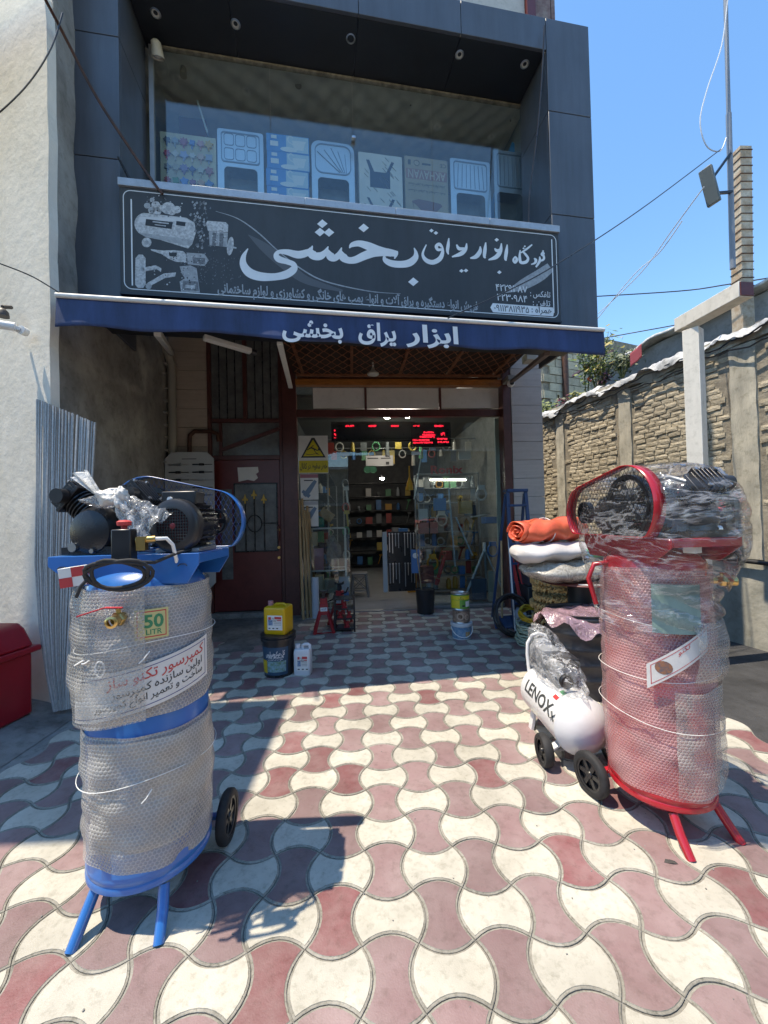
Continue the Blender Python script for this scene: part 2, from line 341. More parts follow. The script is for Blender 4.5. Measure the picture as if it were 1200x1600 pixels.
def bubble_mat(name, s=.0145, col=(.80, .80, .78), a0=.42, a1=.8):
    """bubble wrap: round bubbles in staggered rows over the UV (metres)"""
    m = bpy.data.materials.new(name); m.use_nodes = True; n = m.node_tree.nodes; L = m.node_tree.links; p = n['Principled BSDF']
    p.inputs['Base Color'].default_value = (*col, 1); p.inputs['Roughness'].default_value = .22; p.inputs['Specular IOR Level'].default_value = .7
    uv = n.new('ShaderNodeUVMap'); 
    def V(op, a, b=None):
        q = n.new('ShaderNodeVectorMath'); q.operation = op
        if hasattr(a, 'links'): L.new(a, q.inputs[0])
        if b is not None: q.inputs[1].default_value = b
        return q
    a = V('MULTIPLY', uv.outputs[0], (1/s, 1/(s*1.732), 0)).outputs[0]
    ds = []
    for o in ((0, 0, 0), (.5, .5, 0)):
        x = V('SUBTRACT', V('FRACTION', V('ADD', a, o).outputs[0]).outputs[0], (.5, .5, 0)).outputs[0]
        ds.append(V('LENGTH', V('MULTIPLY', x, (1, 1.732, 0)).outputs[0]).outputs['Value'])
    mn = n.new('ShaderNodeMath'); mn.operation = 'MINIMUM'; L.new(ds[0], mn.inputs[0]); L.new(ds[1], mn.inputs[1])
    h = n.new('ShaderNodeMapRange'); h.interpolation_type = 'SMOOTHSTEP'; L.new(mn.outputs[0], h.inputs[0]); h.inputs['From Min'].default_value = .22; h.inputs['From Max'].default_value = .5; h.inputs['To Min'].default_value = 1; h.inputs['To Max'].default_value = 0
    tc = n.new('ShaderNodeTexCoord'); no = n.new('ShaderNodeTexNoise'); no.inputs['Scale'].default_value = 4.5; no.inputs['Detail'].default_value = 4; L.new(tc.outputs['Object'], no.inputs['Vector'])
    m2 = n.new('ShaderNodeMapRange'); L.new(no.outputs['Fac'], m2.inputs[0]); m2.inputs['From Min'].default_value = .36; m2.inputs['From Max'].default_value = .64; m2.inputs['To Min'].default_value = -.13; m2.inputs['To Max'].default_value = .15
    al = n.new('ShaderNodeMapRange'); L.new(h.outputs[0], al.inputs[0]); al.inputs['To Min'].default_value = a1; al.inputs['To Max'].default_value = a0
    ad = n.new('ShaderNodeMath'); ad.operation = 'ADD'; ad.use_clamp = True; L.new(al.outputs[0], ad.inputs[0]); L.new(m2.outputs[0], ad.inputs[1]); L.new(ad.outputs[0], p.inputs['Alpha'])
    hs = n.new('ShaderNodeMath'); hs.operation = 'MULTIPLY_ADD'; L.new(no.outputs['Fac'], hs.inputs[0]); hs.inputs[1].default_value = 3; L.new(h.outputs[0], hs.inputs[2])
    b = n.new('ShaderNodeBump'); b.inputs['Strength'].default_value = .8; b.inputs['Distance'].default_value = .003; L.new(hs.outputs[0], b.inputs['Height']); L.new(b.outputs[0], p.inputs['Normal'])
    return m
K = {}
def col(name, r, g, b, rough=.5, **k):
    key = (name, r, g, b)
    if key not in K: K[key] = mat(name, (r, g, b), rough, **k)
    return K[key]
white_paint = mat('white_paint', (.72, .72, .70), .45, var=.06, vscale=3, dirt=.12)
black_plastic = mat('black_plastic', (.02, .02, .022), .35, var=.2, rvar=.1)
black_iron = mat('black_iron', (.018, .018, .02), .3, bump=.05, bscale=180, rvar=.1)
rubber = mat('rubber', (.022, .022, .023), .75, var=.3, vscale=20)
steel = mat('steel', (.55, .56, .57), .28, metal=1.0, var=.08)
dull_steel = mat('dull_steel', (.36, .37, .38), .45, metal=.9, var=.15)
brass = mat('brass', (.62, .42, .16), .28, metal=1.0, var=.12)
brown_steel = mat('brown_steel', (.115, .040, .034), .38, var=.18, vscale=5, dirt=.25, bump=.02)
maroon_paint = mat('maroon_paint', (.145, .030, .027), .32, var=.12, vscale=4, dirt=.15)
rust_steel = mat('rust_steel', (.12, .045, .022), .6, col2=(.05, .022, .016), vscale=9, bump=.04)
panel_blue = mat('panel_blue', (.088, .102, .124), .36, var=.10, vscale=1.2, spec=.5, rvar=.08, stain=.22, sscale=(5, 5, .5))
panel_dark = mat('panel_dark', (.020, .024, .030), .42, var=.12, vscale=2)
print_white = mat('print_white', (.82, .82, .80), .55, var=.05, vscale=5)
print_grey = mat('print_grey', (.36, .37, .37), .55, var=.2, vscale=40)
print_dark = mat('print_dark', (.03, .032, .034), .6)
print_red = mat('print_red', (.55, .05, .05), .55)
paper = mat('paper', (.72, .71, .67), .7, var=.05, vscale=8)
card = mat('card', (.38, .27, .16), .75, var=.1, vscale=6)
# ================================================================ GROUND
asphalt = mat('asphalt', (.050, .050, .052), .9, var=.35, vscale=2.5, bump=.25, bscale=55, dirt=.3)
cement = mat('cement', (.24, .235, .22), .85, var=.22, vscale=5, bump=.06, bscale=90, dirt=.4)
cement_pale = mat('cement_pale', (.33, .31, .265), .85, var=.25, vscale=14, bump=.08, bscale=120, dirt=.5, stain=.3)
grime = mat('grimy_concrete', (.19, .183, .17), .85, var=.4, vscale=3, bump=.12, bscale=40, dirt=.4)
tile_white = mat('tile_white', (.55, .52, .445), .62, var=.08, vscale=7, bump=.06, bscale=230, dirt=.28, rand=.08, stain=.26)
tile_red = mat('tile_red', (.27, .168, .168), .6, col2=(.325, .23, .225), vscale=4.5, bump=.07, bscale=160, dirt=.25, rand=.18, stain=.26)
tile_deep = mat('tile_deep_red', (.23, .085, .088), .6, col2=(.29, .17, .165), vscale=7, bump=.07, bscale=160, dirt=.25, rand=.15, stain=.26)

mb = MB(); mb.add([(-150, -150, -.30), (150, -150, -.30), (150, 150, -.045), (-150, 150, -.30)], [(0, 1, 2, 3)])
g = part('ground', mb, asphalt, None); g['kind'] = 'structure'
A = .2; TX, TY = -.070, 1.215
RIGHT_EDGE = 2.53
pav = MB(); pav.bx(-2.42, RIGHT_EDGE-.03, -2.6, 6.50, -.30, -.004)
pavement = part('pavement', pav, cement, None); pavement['kind'] = 'structure'
def bone(vert, inset):
    sg = .192*A; h = A/2; n = 8; P = []
    def arc(p, q, out, s):
        d = (q[0]-p[0], q[1]-p[1]); return [(p[0]+d[0]*t+out[0]*s*4*t*(1-t), p[1]+d[1]*t+out[1]*s*4*t*(1-t)) for t in (k/n for k in range(n))]
    P += arc((-h, -h), (h, -h), (0, -1), -sg if not vert else sg)
    P += arc((h, -h), (h, h), (1, 0), sg if not vert else -sg)
    P += arc((h, h), (-h, h), (0, 1), -sg if not vert else sg)
    P += arc((-h, h), (-h, -h), (-1, 0), sg if not vert else -sg)
    Q = []; m = len(P)
    for i in range(m):
        a, b, c = P[i-1], P[i], P[(i+1) % m]
        n1 = Vector((b[1]-a[1], a[0]-b[0])).normalized(); n2 = Vector((c[1]-b[1], b[0]-c[0])).normalized(); nn = (n1+n2); nn /= max(.5, nn.length_squared/2)
        Q.append((b[0]-nn.x*inset, b[1]-nn.y*inset))
    return Q
def tile_mb(vert, dx=0, dy=0, mb=None):
    mb = mb or MB(); rings = [(bone(vert, .0016), -.004), (bone(vert, .0016), .0005), (bone(vert, .0035), .0018), (bone(vert, .0078), .0020), (bone(vert, .0092), .0042)]
    n = len(rings[0][0]); vs = [(x+dx, y+dy, z) for P, z in rings for x, y in P]; mb.cur = 1
    mb.add(vs, [(r*n+i, r*n+(i+1) % n, (r+1)*n+(i+1) % n, (r+1)*n+i) for r in range(len(rings)-1) for i in range(n)])
    mb.cur = 0; mb.add([(x+dx, y+dy, rings[-1][1]) for x, y in rings[-1][0]], [tuple(range(n))]); return mb
TM = {}
for vert in (0, 1):
    for k, m_ in enumerate((tile_white,) if not vert else (tile_red, tile_deep)): TM[vert, k] = mesh_of('tile', tile_mb(vert), [m_, cement_pale], recalc=False)
cells = []
for i in range(-12, 13):
    for j in range(-17, 26):
        x, y = TX+(i+.5)*A, TY+(j+.5)*A
        if x > RIGHT_EDGE-.08 or x < -2.36: continue
        if y > 6.36: continue
        if x < -1.0-.10*math.sin(j*2.1) and y > 4.75+.25*math.sin(i*1.7): continue
        vert = (i+j) % 2 == 0
        # inside the picture?
        d = Vector((x, y, 0))-CP; zc = d.dot(_f)
        vis = zc > .3 and -40 < 600+FPX*d.dot(CR)/zc < 1240 and 800-FPX*d.dot(CU)/zc < 1640
        cells.append((y if vis else 99, x, y, vert, i, j))
cells.sort(key=lambda c: c[0])
rest = {0: MB(), 1: MB()}
for k, (s_, x, y, vert, i, j) in enumerate(cells):
    if k < 298:
        o = bpy.data.objects.new('tile', TM[vert, 0 if not vert else (1 if random.random() < .13 else 0)]); C.objects.link(o); o.parent = pavement
        o.location = (x, y, random.uniform(-.0012, .0012)); o.rotation_euler = (random.uniform(-.004, .004), random.uniform(-.004, .004), 0)
    else: tile_mb(vert, x, y, rest[vert])
part('tiles_beyond', rest[0], [tile_white, cement_pale], pavement, kind='stuff', recalc=False); part('tiles_beyond', rest[1], [tile_red, cement_pale], pavement, kind='stuff', recalc=False)
mb = MB()
mb.grid(lambda u, v: Vector((-2.36-1.4*u, -1+7.6*v, .0+.055*min(1,u*4)**.7+.012*math.sin(v*31+u*5)*u)), 12, 40)
part('kerb', mb, grime, None, smooth=60)['kind'] = 'structure'
mb = MB()      # worn concrete where the tiles stop by the brown door
mb.grid(lambda u, v: Vector((-2.36+1.3*u, 4.6+1.85*v, -.0038+.004*math.sin(u*7+v*4)**2)), 14, 18)
part('path', mb, grime, None, smooth=60)['kind'] = 'structure'
# grit, chips and a dry leaf on the tiles
mb = MB()
for k in range(260):
    x, y = random.uniform(-2.3, 2.4), random.uniform(1.0, 5.5); r = random.uniform(.0015, .0042); mb.sphere((x, y, .0045+r*.4), r, 5, 3, (1, random.uniform(.6, 1.5), .6))
part('grit', mb, bpy.data.materials['cement'], None, kind='stuff')
p = G(1047, 1347, .006); mb = MB(); mb.add([p+Vector(q) for q in ((-.026, .0, 0), (-.012, .012, .004), (.008, .010, .002), (.02, -.002, .005), (.026, -.012, .001), (.006, -.012, .004), (-.010, -.006, .001))], [tuple(range(7))]); single('dry_leaf', mb, mat('leaf_grey', (.06, .055, .05), .8), 'small dark dry leaf on the tiles in front of the red compressor leg', 'leaf')
# small stones and dirt along the alley
mb = MB()
for k in range(420):
    t = random.random(); y = 2.6+5*t; x = random.uniform(RIGHT_EDGE+.1, 5.5-.215*y-.05); r = random.uniform(.006, .022)*(1.6 if random.random() < .1 else 1)
    if x > 5.6-.215*y-.4 and random.random() < .5: r *= 1.6
    mb.sphere((x, y, -.30+r*.4), r, 5, 3, (1, random.uniform(.6, 1.2), .6))
part('gravel', mb, mat('gravel_stone', (.16, .14, .12), .9, rand=.3, var=.4), None, kind='stuff')

# ================================================================ SHOP BUILDING
bld = thing('shop_building', 'shop building with dark blue panelled upper storey over a recessed ground floor shop', 'building', M=FA.M)
uL0, uL1 = FA.hit(115, 240).x, FA.hit(187, 200).x; uR0, uR1 = FA.hit(858, 200).x, FA.hit(927, 280).x
ZB, ZS, ZT = 3.62, 6.84, 7.22
GV = .62
def pillar(u0, u1, cuts):
    for z0, z1 in zip(cuts[:-1], cuts[1:]):
        mb = MB(); mb.bx(u0, u1, 0, .035, z0+.004, z1-.004); part('cladding_panel', mb, panel_blue, bld, FA.M, bevel=.004)
        mb = MB(); iu = u1 if u0 < 0 else u0; mb.bx(min(iu, iu-.03*(1 if u0 < 0 else -1)), max(iu, iu-.03*(1 if u0 < 0 else -1)), .037, GV, z0+.004, z1-.004); part('cladding_panel', mb, panel_blue, bld, FA.M, bevel=.003)
        mb = MB(); ou = u0 if u0 < 0 else u1; mb.bx(min(ou, ou+.03*(1 if u0 < 0 else -1)), max(ou, ou+.03*(1 if u0 < 0 else -1)), .037, 1.2, z0+.004, z1-.004); part('cladding_panel', mb, panel_blue, bld, FA.M, bevel=.003)
    mb = MB(); mb.bx(u0+.032, u1-.032, .036, GV-.02, cuts[0]+.01, cuts[-1]-.01); part('pillar_core', mb, panel_dark, bld, FA.M)
pillar(uL0, uL1, [ZB, 4.97, 6.16, ZT]); pillar(uR0, uR1, [ZB, 4.93, 6.13, ZT])
cutsu = [uL1+.004, -1.35, -.02, 1.12, uR0-.004]
for a, b in zip(cutsu[:-1], cutsu[1:]):
    mb = MB(); mb.bx(a+.003, b-.003, 0, .035, ZS, ZT-.004); part('cladding_panel', mb, panel_blue, bld, FA.M, bevel=.004)
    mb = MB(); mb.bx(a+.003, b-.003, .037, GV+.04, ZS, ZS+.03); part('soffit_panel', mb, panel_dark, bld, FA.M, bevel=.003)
mb = MB(); mb.bx(uL0, uR1, .04, GV+.3, ZT-.02, ZT+.02); part('roof_edge', mb, panel_dark, bld, FA.M)
for px, py in ((243, 20), (368, 37), (718, 85), (820, 100), (548, 60)):
    p = FA.I @ (CP+ray(px, py)*((ZS-EYE)/ray(px, py).z)); f = MB(); f.lathe([(.048, 0), (.052, -.006), (.040, -.010), (.036, -.002)], 18, (p.x, p.y, ZS), cap=False)
    dl = part('downlight', f, steel, bld, FA.M, smooth=40)
    f = MB(); f.lathe([(0.0001, .012), (.036, .002)], 14, (p.x, p.y, ZS-.006), cap=False); part('lens', f, col('lamp_off', .75, .72, .62, .3) if px != 548 else black_plastic, dl, FA.M, smooth=60)
# underside and back of the storey, slab over the recess
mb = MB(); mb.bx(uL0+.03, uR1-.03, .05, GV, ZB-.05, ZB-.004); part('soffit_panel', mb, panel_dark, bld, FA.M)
mb = MB(); mb.bx(uL0+.04, uR1-.04, GV, 6.5, 4.45, 4.62); part('floor_slab', mb, grime, bld, FA.M)
mb = MB(); mb.bx(uL0+.04, uR1-.04, .04, .10, ZB, 4.66); part('backing_wall', mb, panel_dark, bld, FA.M)
mb = MB(); mb.bx(uL0+.04, uR1-.04, .12, GV+.02, 4.62, 4.70); part('window_sill', mb, mat('stone_sill', (.38, .37, .35), .4, var=.1), bld, FA.M)
# showroom behind the upper window
room_grey = mat('room_grey', (.22, .25, .29), .6, var=.1, vscale=2)
mb = MB(); mb.bx(uL1-.3, uR0+.1, 2.1, 2.2, 4.62, 6.92); mb.bx(uL1-.40, uL1-.3, GV+.04, 2.1, 4.62, 6.92); mb.bx(uR0+.1, uR0+.2, GV+.04, 2.1, 4.62, 6.92); part('room_wall', mb, room_grey, bld, FA.M)
def emb(u, v):
    x = uL1-.3+(uR0-uL1+.6)*u; y = GV+.05+1.46*v; return Vector((x, y, 6.86-.018*(math.sin(x*21)*math.sin(y*21+x*6))))
mb = MB(); mb.grid(emb, 150, 50); part('room_ceiling', mb, mat('ceiling_tile', (.66, .65, .58), .6, var=.08), bld, FA.M, smooth=60)
mb = MB(); mb.bx(uL1-.35, uR0+.2, GV+.03, 2.2, 6.90, 6.98); part('floor_slab', mb, room_grey, bld, FA.M)
mb = MB(); mb.bx(uL1+.1, -1.9, 1.4, 1.46, 4.62, 6.84); part('room_wall', mb, col('dark_red_wall', .10, .02, .02, .6), bld, FA.M)
for px, py in ((287, 112), (466, 128), (641, 143), (797, 160)):
    p = FA.hit(px, py, GV+.22); f = MB(); f.cyl((p.x, p.y, 6.855), (p.x, p.y, p.z+.06), .012, n=8); f.cyl((p.x, p.y, p.z+.07), (p.x, p.y-.02, p.z-.07), .030, .040, n=14)
    part('spotlight', f, mat('lamp_body', (.30, .28, .24), .4) if px == 287 else bpy.data.materials['lamp_body'], bld, FA.M, smooth=40)
glass = glass_mat('window_glass', ior=1.66); glass_shop = glass_mat('shop_glass', (.90, .95, .93))
gx = [FA.hit(243, 250, GV).x, FA.hit(424, 250, GV).x, FA.hit(552.5, 250, GV).x, FA.hit(675, 250, GV).x, FA.hit(834, 250, GV).x]
for a, b in zip(gx[:-1], gx[1:]):
    mb = MB(); mb.bx(a+.003, b-.003, GV-.006, GV+.004, 4.71, ZS-.012); part('pane', mb, glass, bld, FA.M)
alu = mat('aluminium', (.50, .52, .53), .4, metal=.6, var=.08)
mb = MB(); mb.bx(gx[0]-.05, gx[0]-.004, GV-.02, GV+.02, 4.70, ZS-.01); part('window_frame', mb, alu, bld, FA.M)
mb = MB(); mb.bx(gx[-1]+.004, gx[-1]+.05, GV-.02, GV+.02, 4.70, ZS-.01); part('window_frame', mb, alu, bld, FA.M)
mb = MB(); mb.bx(gx[0], gx[-1], GV-.025, GV+.02, ZS-.028, ZS-.008); part('window_frame', mb, mat('dirty_sealant', (.30, .27, .20), .7, var=.4, vscale=14), bld, FA.M)
f = MB(); p = FA.hit(552.5, 216, GV-.03); f.box((p.x, p.y, p.z), (.05, .05, .035)); part('glass_clamp', f, steel, bld, FA.M, bevel=.006)
# storey above: plaster with maroon edge, and a white block
mb = MB(); mb.bx(-2.6, 2.10, .35, .5, ZT+.02, 9.5); part('upper_wall', mb, mat('plaster_pale', (.55, .52, .47), .8, var=.1, vscale=3, dirt=.2), bld, FA.M)
mb = MB(); mb.bx(2.11, 2.22, .30, .52, ZT+.02, 9.5); mb.bx(-2.6, 2.10, .32, .345, ZT+.02, ZT+.10); part('upper_trim', mb, maroon_paint, bld, FA.M)
mb = MB(); mb.bx(2.24, 2.46, .36, .6, ZT+.02, 9.2); mb.bx(2.47, 2.52, .36, .6, ZT+.02, 9.2); part('upper_pier', mb, mat('pier_stained', (.33, .27, .24), .8, col2=(.16, .07, .07), vscale=5, dirt=.3), bld, FA.M)

# ---- ground floor front (frame SH)
def S(px, py, v=0): return SH.hit(px, py, v)
uP0, uP1 = S(796, 800).x, S(843, 800).x
uC0, uC1 = S(445, 800).x, S(467, 800).x
uD0 = S(328, 800).x; uW = S(266, 690).x
stone = mat('stone_tile', (.48, .42, .385), .42, var=.05, vscale=2, col2=(.54, .48, .44), vstretch=(1, 1, 14), rand=.05, dirt=.08)
stone_w = mat('stone_tile_warm', (.48, .39, .31), .45, var=.05, vscale=2, col2=(.55, .46, .38), vstretch=(1, 1, 14), rand=.05, dirt=.1)
z = 0.0; k = 0
while z < 4.4:        # right pier, courses of stone
    h = .30; mb = MB(); mb.bx(uP0+.003, uP1, -.20, -.17, z+.0025, min(z+h, 4.44)-.0025); part('stone_tile', mb, stone, bld, SH.M, bevel=.003)
    mb = MB(); mb.bx(uP1-.028, uP1, -.168, 1.6, z+.0025, min(z+h, 4.44)-.0025); part('stone_tile', mb, stone, bld, SH.M, bevel=.003)
    mb = MB(); mb.bx(uW, uD0-.003, -.03, 0, z+.0025, min(z+h, 4.44)-.0025); part('stone_tile', mb, stone_w, bld, SH.M, bevel=.003)
    z += h
mb = MB(); mb.bx(uP0+.004, uP1-.03, -.165, 5.5, 0, 4.44); part('pier_core', mb, cement, bld, SH.M)
mb = MB(); mb.bx(uW, uD0-.004, .003, .3, 0, 4.44); part('pier_core', mb, cement, bld, SH.M)
bs = brown_steel
def sbar(u0, u1, z0, z1, v0=-.05, v1=.03, nm='frame', m=None, b=.004): mb = MB(); mb.bx(u0, u1, v0, v1, z0, z1); return part(nm, mb, m or bs, bld, SH.M, bevel=b)
zH0, zH1, zO0, zO1 = S(620, 652).z, S(620, 641).z, S(620, 606).z, S(620, 597).z
sbar(uC0, uC1, 0, 4.44, -.07, .05); uF = S(784, 800).x
sbar(uF, uP0-.002, 0, 3.95, -.19, .03)
sbar(uC1+.002, uF-.002, zH0, zH1)
for a in (568, 572), (686, 690): pass
t1, t2 = S(571, 622).x, S(687, 622).x
orange = mat('varnished_wood', (.42, .15, .035), .4, var=.25, vscale=6, vstretch=(1, 6, 6), dirt=.2)
mb = MB(); mb.bx(uC1+.002, uF-.002, -.14, -.02, zO0, zO1); part('lintel', mb, orange, bld, SH.M, bevel=.004)
for u in (t1, t2): sbar(u-.018, u+.018, zH1+.002, zO0-.002, -.04, .02)
bt = [S(489, 620).x, t1-.02, t1+.02, t2-.02, t2+.02, uF-.004]
board = mat('stained_white_board', (.74, .73, .69), .6, var=.04, vscale=2, dirt=.10, bump=.02)
for a, b in zip(bt[0::2], bt[1::2]): mb = MB(); mb.bx(a+.002, b-.002, -.01, .004, zH1+.03, zO0-.01); part('transom_board', mb, board, bld, SH.M)
sbar(uC1+.002, bt[0]-.002, zH1+.002, zO0-.002, -.01, .004, 'pane', glass_shop, 0)
# shop glass: header pane, two side panes, steel shoes; the doorway between stands open
uDo0, uDo1 = S(546, 830).x, S(648, 830).x; zDo = S(600, 711).z
for u0, u1, z0, z1 in ((uC1+.004, uDo0, .05, zH0-.004), (uDo0+.006, uDo1-.006, zDo, zH0-.004), (uDo1, uF-.004, .05, zH0-.004)):
    mb = MB(); mb.bx(u0, u1, -.005, .005, z0, z1); part('shop_pane', mb, glass_shop, bld, SH.M)
for u in (uDo0-.05, uDo1+.05):
    mb = MB(); mb.box((u, -.012, zDo+.02), (.15, .012, .06)); part('glass_clamp', mb, steel, bld, SH.M, bevel=.004)
sbar(uDo1+.01, uF-.004, .0, .048, -.04, .04, 'threshold', dull_steel); sbar(uC1+.004, uDo0, .0, .048, -.04, .04, 'threshold', dull_steel); sbar(uDo0+.002, uDo1+.008, 0, .02, -.05, .05, 'threshold', dull_steel)
# the room behind
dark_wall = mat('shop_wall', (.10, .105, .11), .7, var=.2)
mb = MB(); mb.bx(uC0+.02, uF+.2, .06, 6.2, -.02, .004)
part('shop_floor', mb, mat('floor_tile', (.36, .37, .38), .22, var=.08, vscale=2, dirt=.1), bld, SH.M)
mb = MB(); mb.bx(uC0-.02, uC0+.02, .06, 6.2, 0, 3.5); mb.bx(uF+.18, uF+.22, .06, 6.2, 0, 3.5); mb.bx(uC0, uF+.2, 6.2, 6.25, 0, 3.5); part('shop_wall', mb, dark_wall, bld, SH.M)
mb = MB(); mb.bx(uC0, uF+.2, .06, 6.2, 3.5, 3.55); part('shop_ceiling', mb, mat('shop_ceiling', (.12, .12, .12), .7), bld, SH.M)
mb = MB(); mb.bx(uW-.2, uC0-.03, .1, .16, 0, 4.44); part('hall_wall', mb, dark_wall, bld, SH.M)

# lattice security grille folded up under the slab, over the shop entrance
grl = mat('lattice_rust', (.26, .10, .048), .55, var=.3, vscale=7)
zl = zO1+.05; fm = SH.M
u0, u1 = uC1+.02, uF-.02
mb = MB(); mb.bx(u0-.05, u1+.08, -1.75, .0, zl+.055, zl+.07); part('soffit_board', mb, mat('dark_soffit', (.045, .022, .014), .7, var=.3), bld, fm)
lat = MB(); n = 40
step = (u1-u0)/n; rows = 13; dv = 1.6/rows
for r in range(rows):
    for k in range(n):
        a = u0+k*step; v = -.06-r*dv; s_ = 1 if (k+r) % 2 else 0
        lat.bar((a, v-dv*s_, zl+.01*s_), (a+step, v-dv*(1-s_), zl+.01*(1-s_)), .011, .005)
part('lattice', lat, grl, bld, fm, recalc=False)
for k in range(5): mb = MB(); mb.bx(u0+.1+k*(u1-u0-.2)/4-.02, u0+.1+k*(u1-u0-.2)/4+.02, -1.7, -.02, zl+.02, zl+.05); part('grille_rail', mb, grl, bld, fm)
for v in (-.02, -.16): mb = MB(); mb.bx(u0, u1, v-.012, v+.012, zl-.02, zl+.02); part('grille_rail', mb, grl, bld, fm)

# ---- brown entrance door beside the shop
dg = mat('dusty_glass', (.15, .155, .15), .25, var=.25, vscale=5, dirt=.2)
D0, D1 = uD0, uC0-.002; zt1, zt2, zt3 = S(390, 719).z, S(390, 661).z, S(390, 530).z
def dbar(u0, u1, z0, z1, v0=-.05, v1=.02, nm='door_frame', m=None, b=.004): mb = MB(); mb.bx(u0, u1, v0, v1, z0, z1); return part(nm, mb, m or bs, door, SH.M, bevel=b)
door = bld
dm = MB(); dm.bx(D0, D0+.055, -.05, .02, .08, 4.4); ent = part('entrance_door', dm, bs, bld, SH.M, bevel=.004)
door = ent
dbar(D1-.055, D1-.002, .08, 4.4); dbar(D0+.056, D1-.056, zt1, zt1+.07); dbar(D0+.056, D1-.056, zt2, zt2+.06); dbar(D0, D1, .0, .08, -.12, .03, 'step', cement)
um = (D0+D1)/2; dbar(um-.03, um+.03, zt2+.062, 4.4)
for a, b in ((D0+.056, um-.032), (um+.032, D1-.056)):
    dbar(a, b, zt2+.06, 4.4, 0, .006, 'pane', dg, 0)
    for t in (.25, .5, .75): mb = MB(); mb.cyl((a+(b-a)*t, -.02, zt2+.06), (a+(b-a)*t, -.02, 4.4), .008, n=8); part('bar', mb, black_iron, ent, SH.M, smooth=40)
dbar(D0+.056, D1-.056, zt1+.07, zt2, 0, .006, 'pane', dg, 0)
mb = MB(); mb.bar((D0+.20, -.025, zt1+.16), (D1-.058, -.025, zt2-.10), .05, .05); part('slanted_bar', mb, bs, ent, SH.M)
dbar(D0+.17, D0+.215, zt1+.07, zt2, -.04, .0)
l0, l1 = D0+.06, D1-.06
dl_ = dbar(l0, l1, .10, zt1-.004, -.035, .005, 'door_leaf', maroon_paint)
a, b, zz0, zz1 = S(369, 800).x, S(433, 800).x, S(400, 860).z, S(400, 757).z
dbar(a, b, zz0, zz1, -.042, -.036, 'door_window', dg, 0)
for q in ((a-.02, a, zz0-.02, zz1+.02), (b, b+.02, zz0-.02, zz1+.02), (a, b, zz0-.02, zz0), (a, b, zz1, zz1+.02)): dbar(*q, -.055, -.036, 'moulding', black_iron, .003)
s0, s1 = S(347, 800).x, S(364, 800).x
dbar(s0, s1, S(355, 905).z, S(355, 765).z, -.042, -.036, 'door_window', dg, 0)
gold = mat('gold_paint', (.55, .33, .06), .4, metal=.3)
for k, px in enumerate((385, 399, 414)):
    u = S(px, 800).x; zt = S(px, 785 if k != 1 else 778).z; mb = MB(); mb.cyl((u, -.065, zz0), (u, -.065, zt), .009, n=8); part('spear_bar', mb, black_iron, ent, SH.M, smooth=40)
    mb = MB(); mb.prism([(u, zt+.13), (u-.025, zt+.05), (u-.045, zt+.055), (u-.04, zt+.02), (u-.012, zt+.03), (u-.012, zt-.02), (u+.012, zt-.02), (u+.012, zt+.03), (u+.04, zt+.02), (u+.045, zt+.055), (u+.025, zt+.05)], lambda x, y, d: Vector((x, d, y)), -.075, -.060); part('spearhead', mb, gold, ent, SH.M)
u = S(399, 800).x; zc = S(399, 818).z; mb = MB(); mb.tube([(u+.11*math.cos(t), -.065, zc+.13*math.sin(t)) for t in [2*PI*k/24 for k in range(24)]], .008, 6, True); mb.cyl((a, -.065, zc), (u-.11, -.065, zc), .007, n=6); mb.cyl((u+.11, -.065, zc), (b, -.065, zc), .007, n=6); part('ring_bar', mb, black_iron, ent, SH.M, smooth=40)
u = S(436, 815).x; mb = MB(); mb.tube([(u, -.04, 1.18), (u, -.09, 1.2), (u, -.09, 1.42), (u, -.04, 1.44)], .012, 8); part('handle', mb, brown_steel, ent, SH.M, smooth=40)
for zz in (1.36, 1.08, .92): mb = MB(); mb.cyl((u+.0, -.036, zz), (u, -.06, zz), .022, n=12); part('lock', mb, brass, ent, SH.M, smooth=40)
pq = [S(372, 731), S(404, 730), S(405, 738), S(401, 741), S(404, 747), S(398, 752), S(388, 750), S(374, 753)]
mb = MB(); mb.prism([(p.x, p.z) for p in pq], lambda x, y, d: Vector((x, d, y)), -.0385, -.0375); part('paper_scrap', mb, paper, ent, SH.M, label='torn white paper stuck on the brown door')

# ================================================================ NEIGHBOUR ON THE LEFT
white_plaster = mat('white_plaster', (.80, .745, .645), .85, var=.06, vscale=1.3, bump=.12, bscale=14, dirt=.10, stain=.10, sscale=(1.5, 1.5, .6))
raw_cement = mat('raw_cement', (.33, .31, .275), .9, var=.30, vscale=2.2, bump=.12, bscale=22, dirt=.3)
NX = atY(84, 700, 3.36).x; NY = 3.36
nb = thing('neighbour_house', 'white plastered house wall with bare grey cement side, left of the shop', 'building', (NX, NY, 0))
far = S(264, 700, -.05); farw = SH.M @ far
mb = MB()      # front wall with ragged plaster edge, turned a little towards the sun
NR = Matrix.Translation((NX, NY, 0)) @ Matrix.Rotation(math.radians(-20), 4, 'Z')
zs = [-.3, 0]+[.25*k for k in range(1, 24)]
edge = [(.006*math.sin(k*2.3)+.005*math.sin(k*5.1), zz) for k, zz in enumerate(zs)]
poly = [(-3.2, -.3)]+edge+[(-.03, 6.0), (-.30, 6.6), (-.5, 7.8), (-3.2, 7.8)]
mb.prism(poly, lambda a, b, d: NR @ Vector((a, d, b)), -.02, .05); part('front_wall', mb, white_plaster, nb)
mb = MB(); mb.bx(-6, NX-.1, NY+1.3, 6.9, 7.6, 7.75); part('roof', mb, raw_cement, nb)
mb = MB(); d_ = Vector((farw.x-NX, farw.y-NY, 0)); nrm = Vector((-d_.y, d_.x, 0)).normalized()
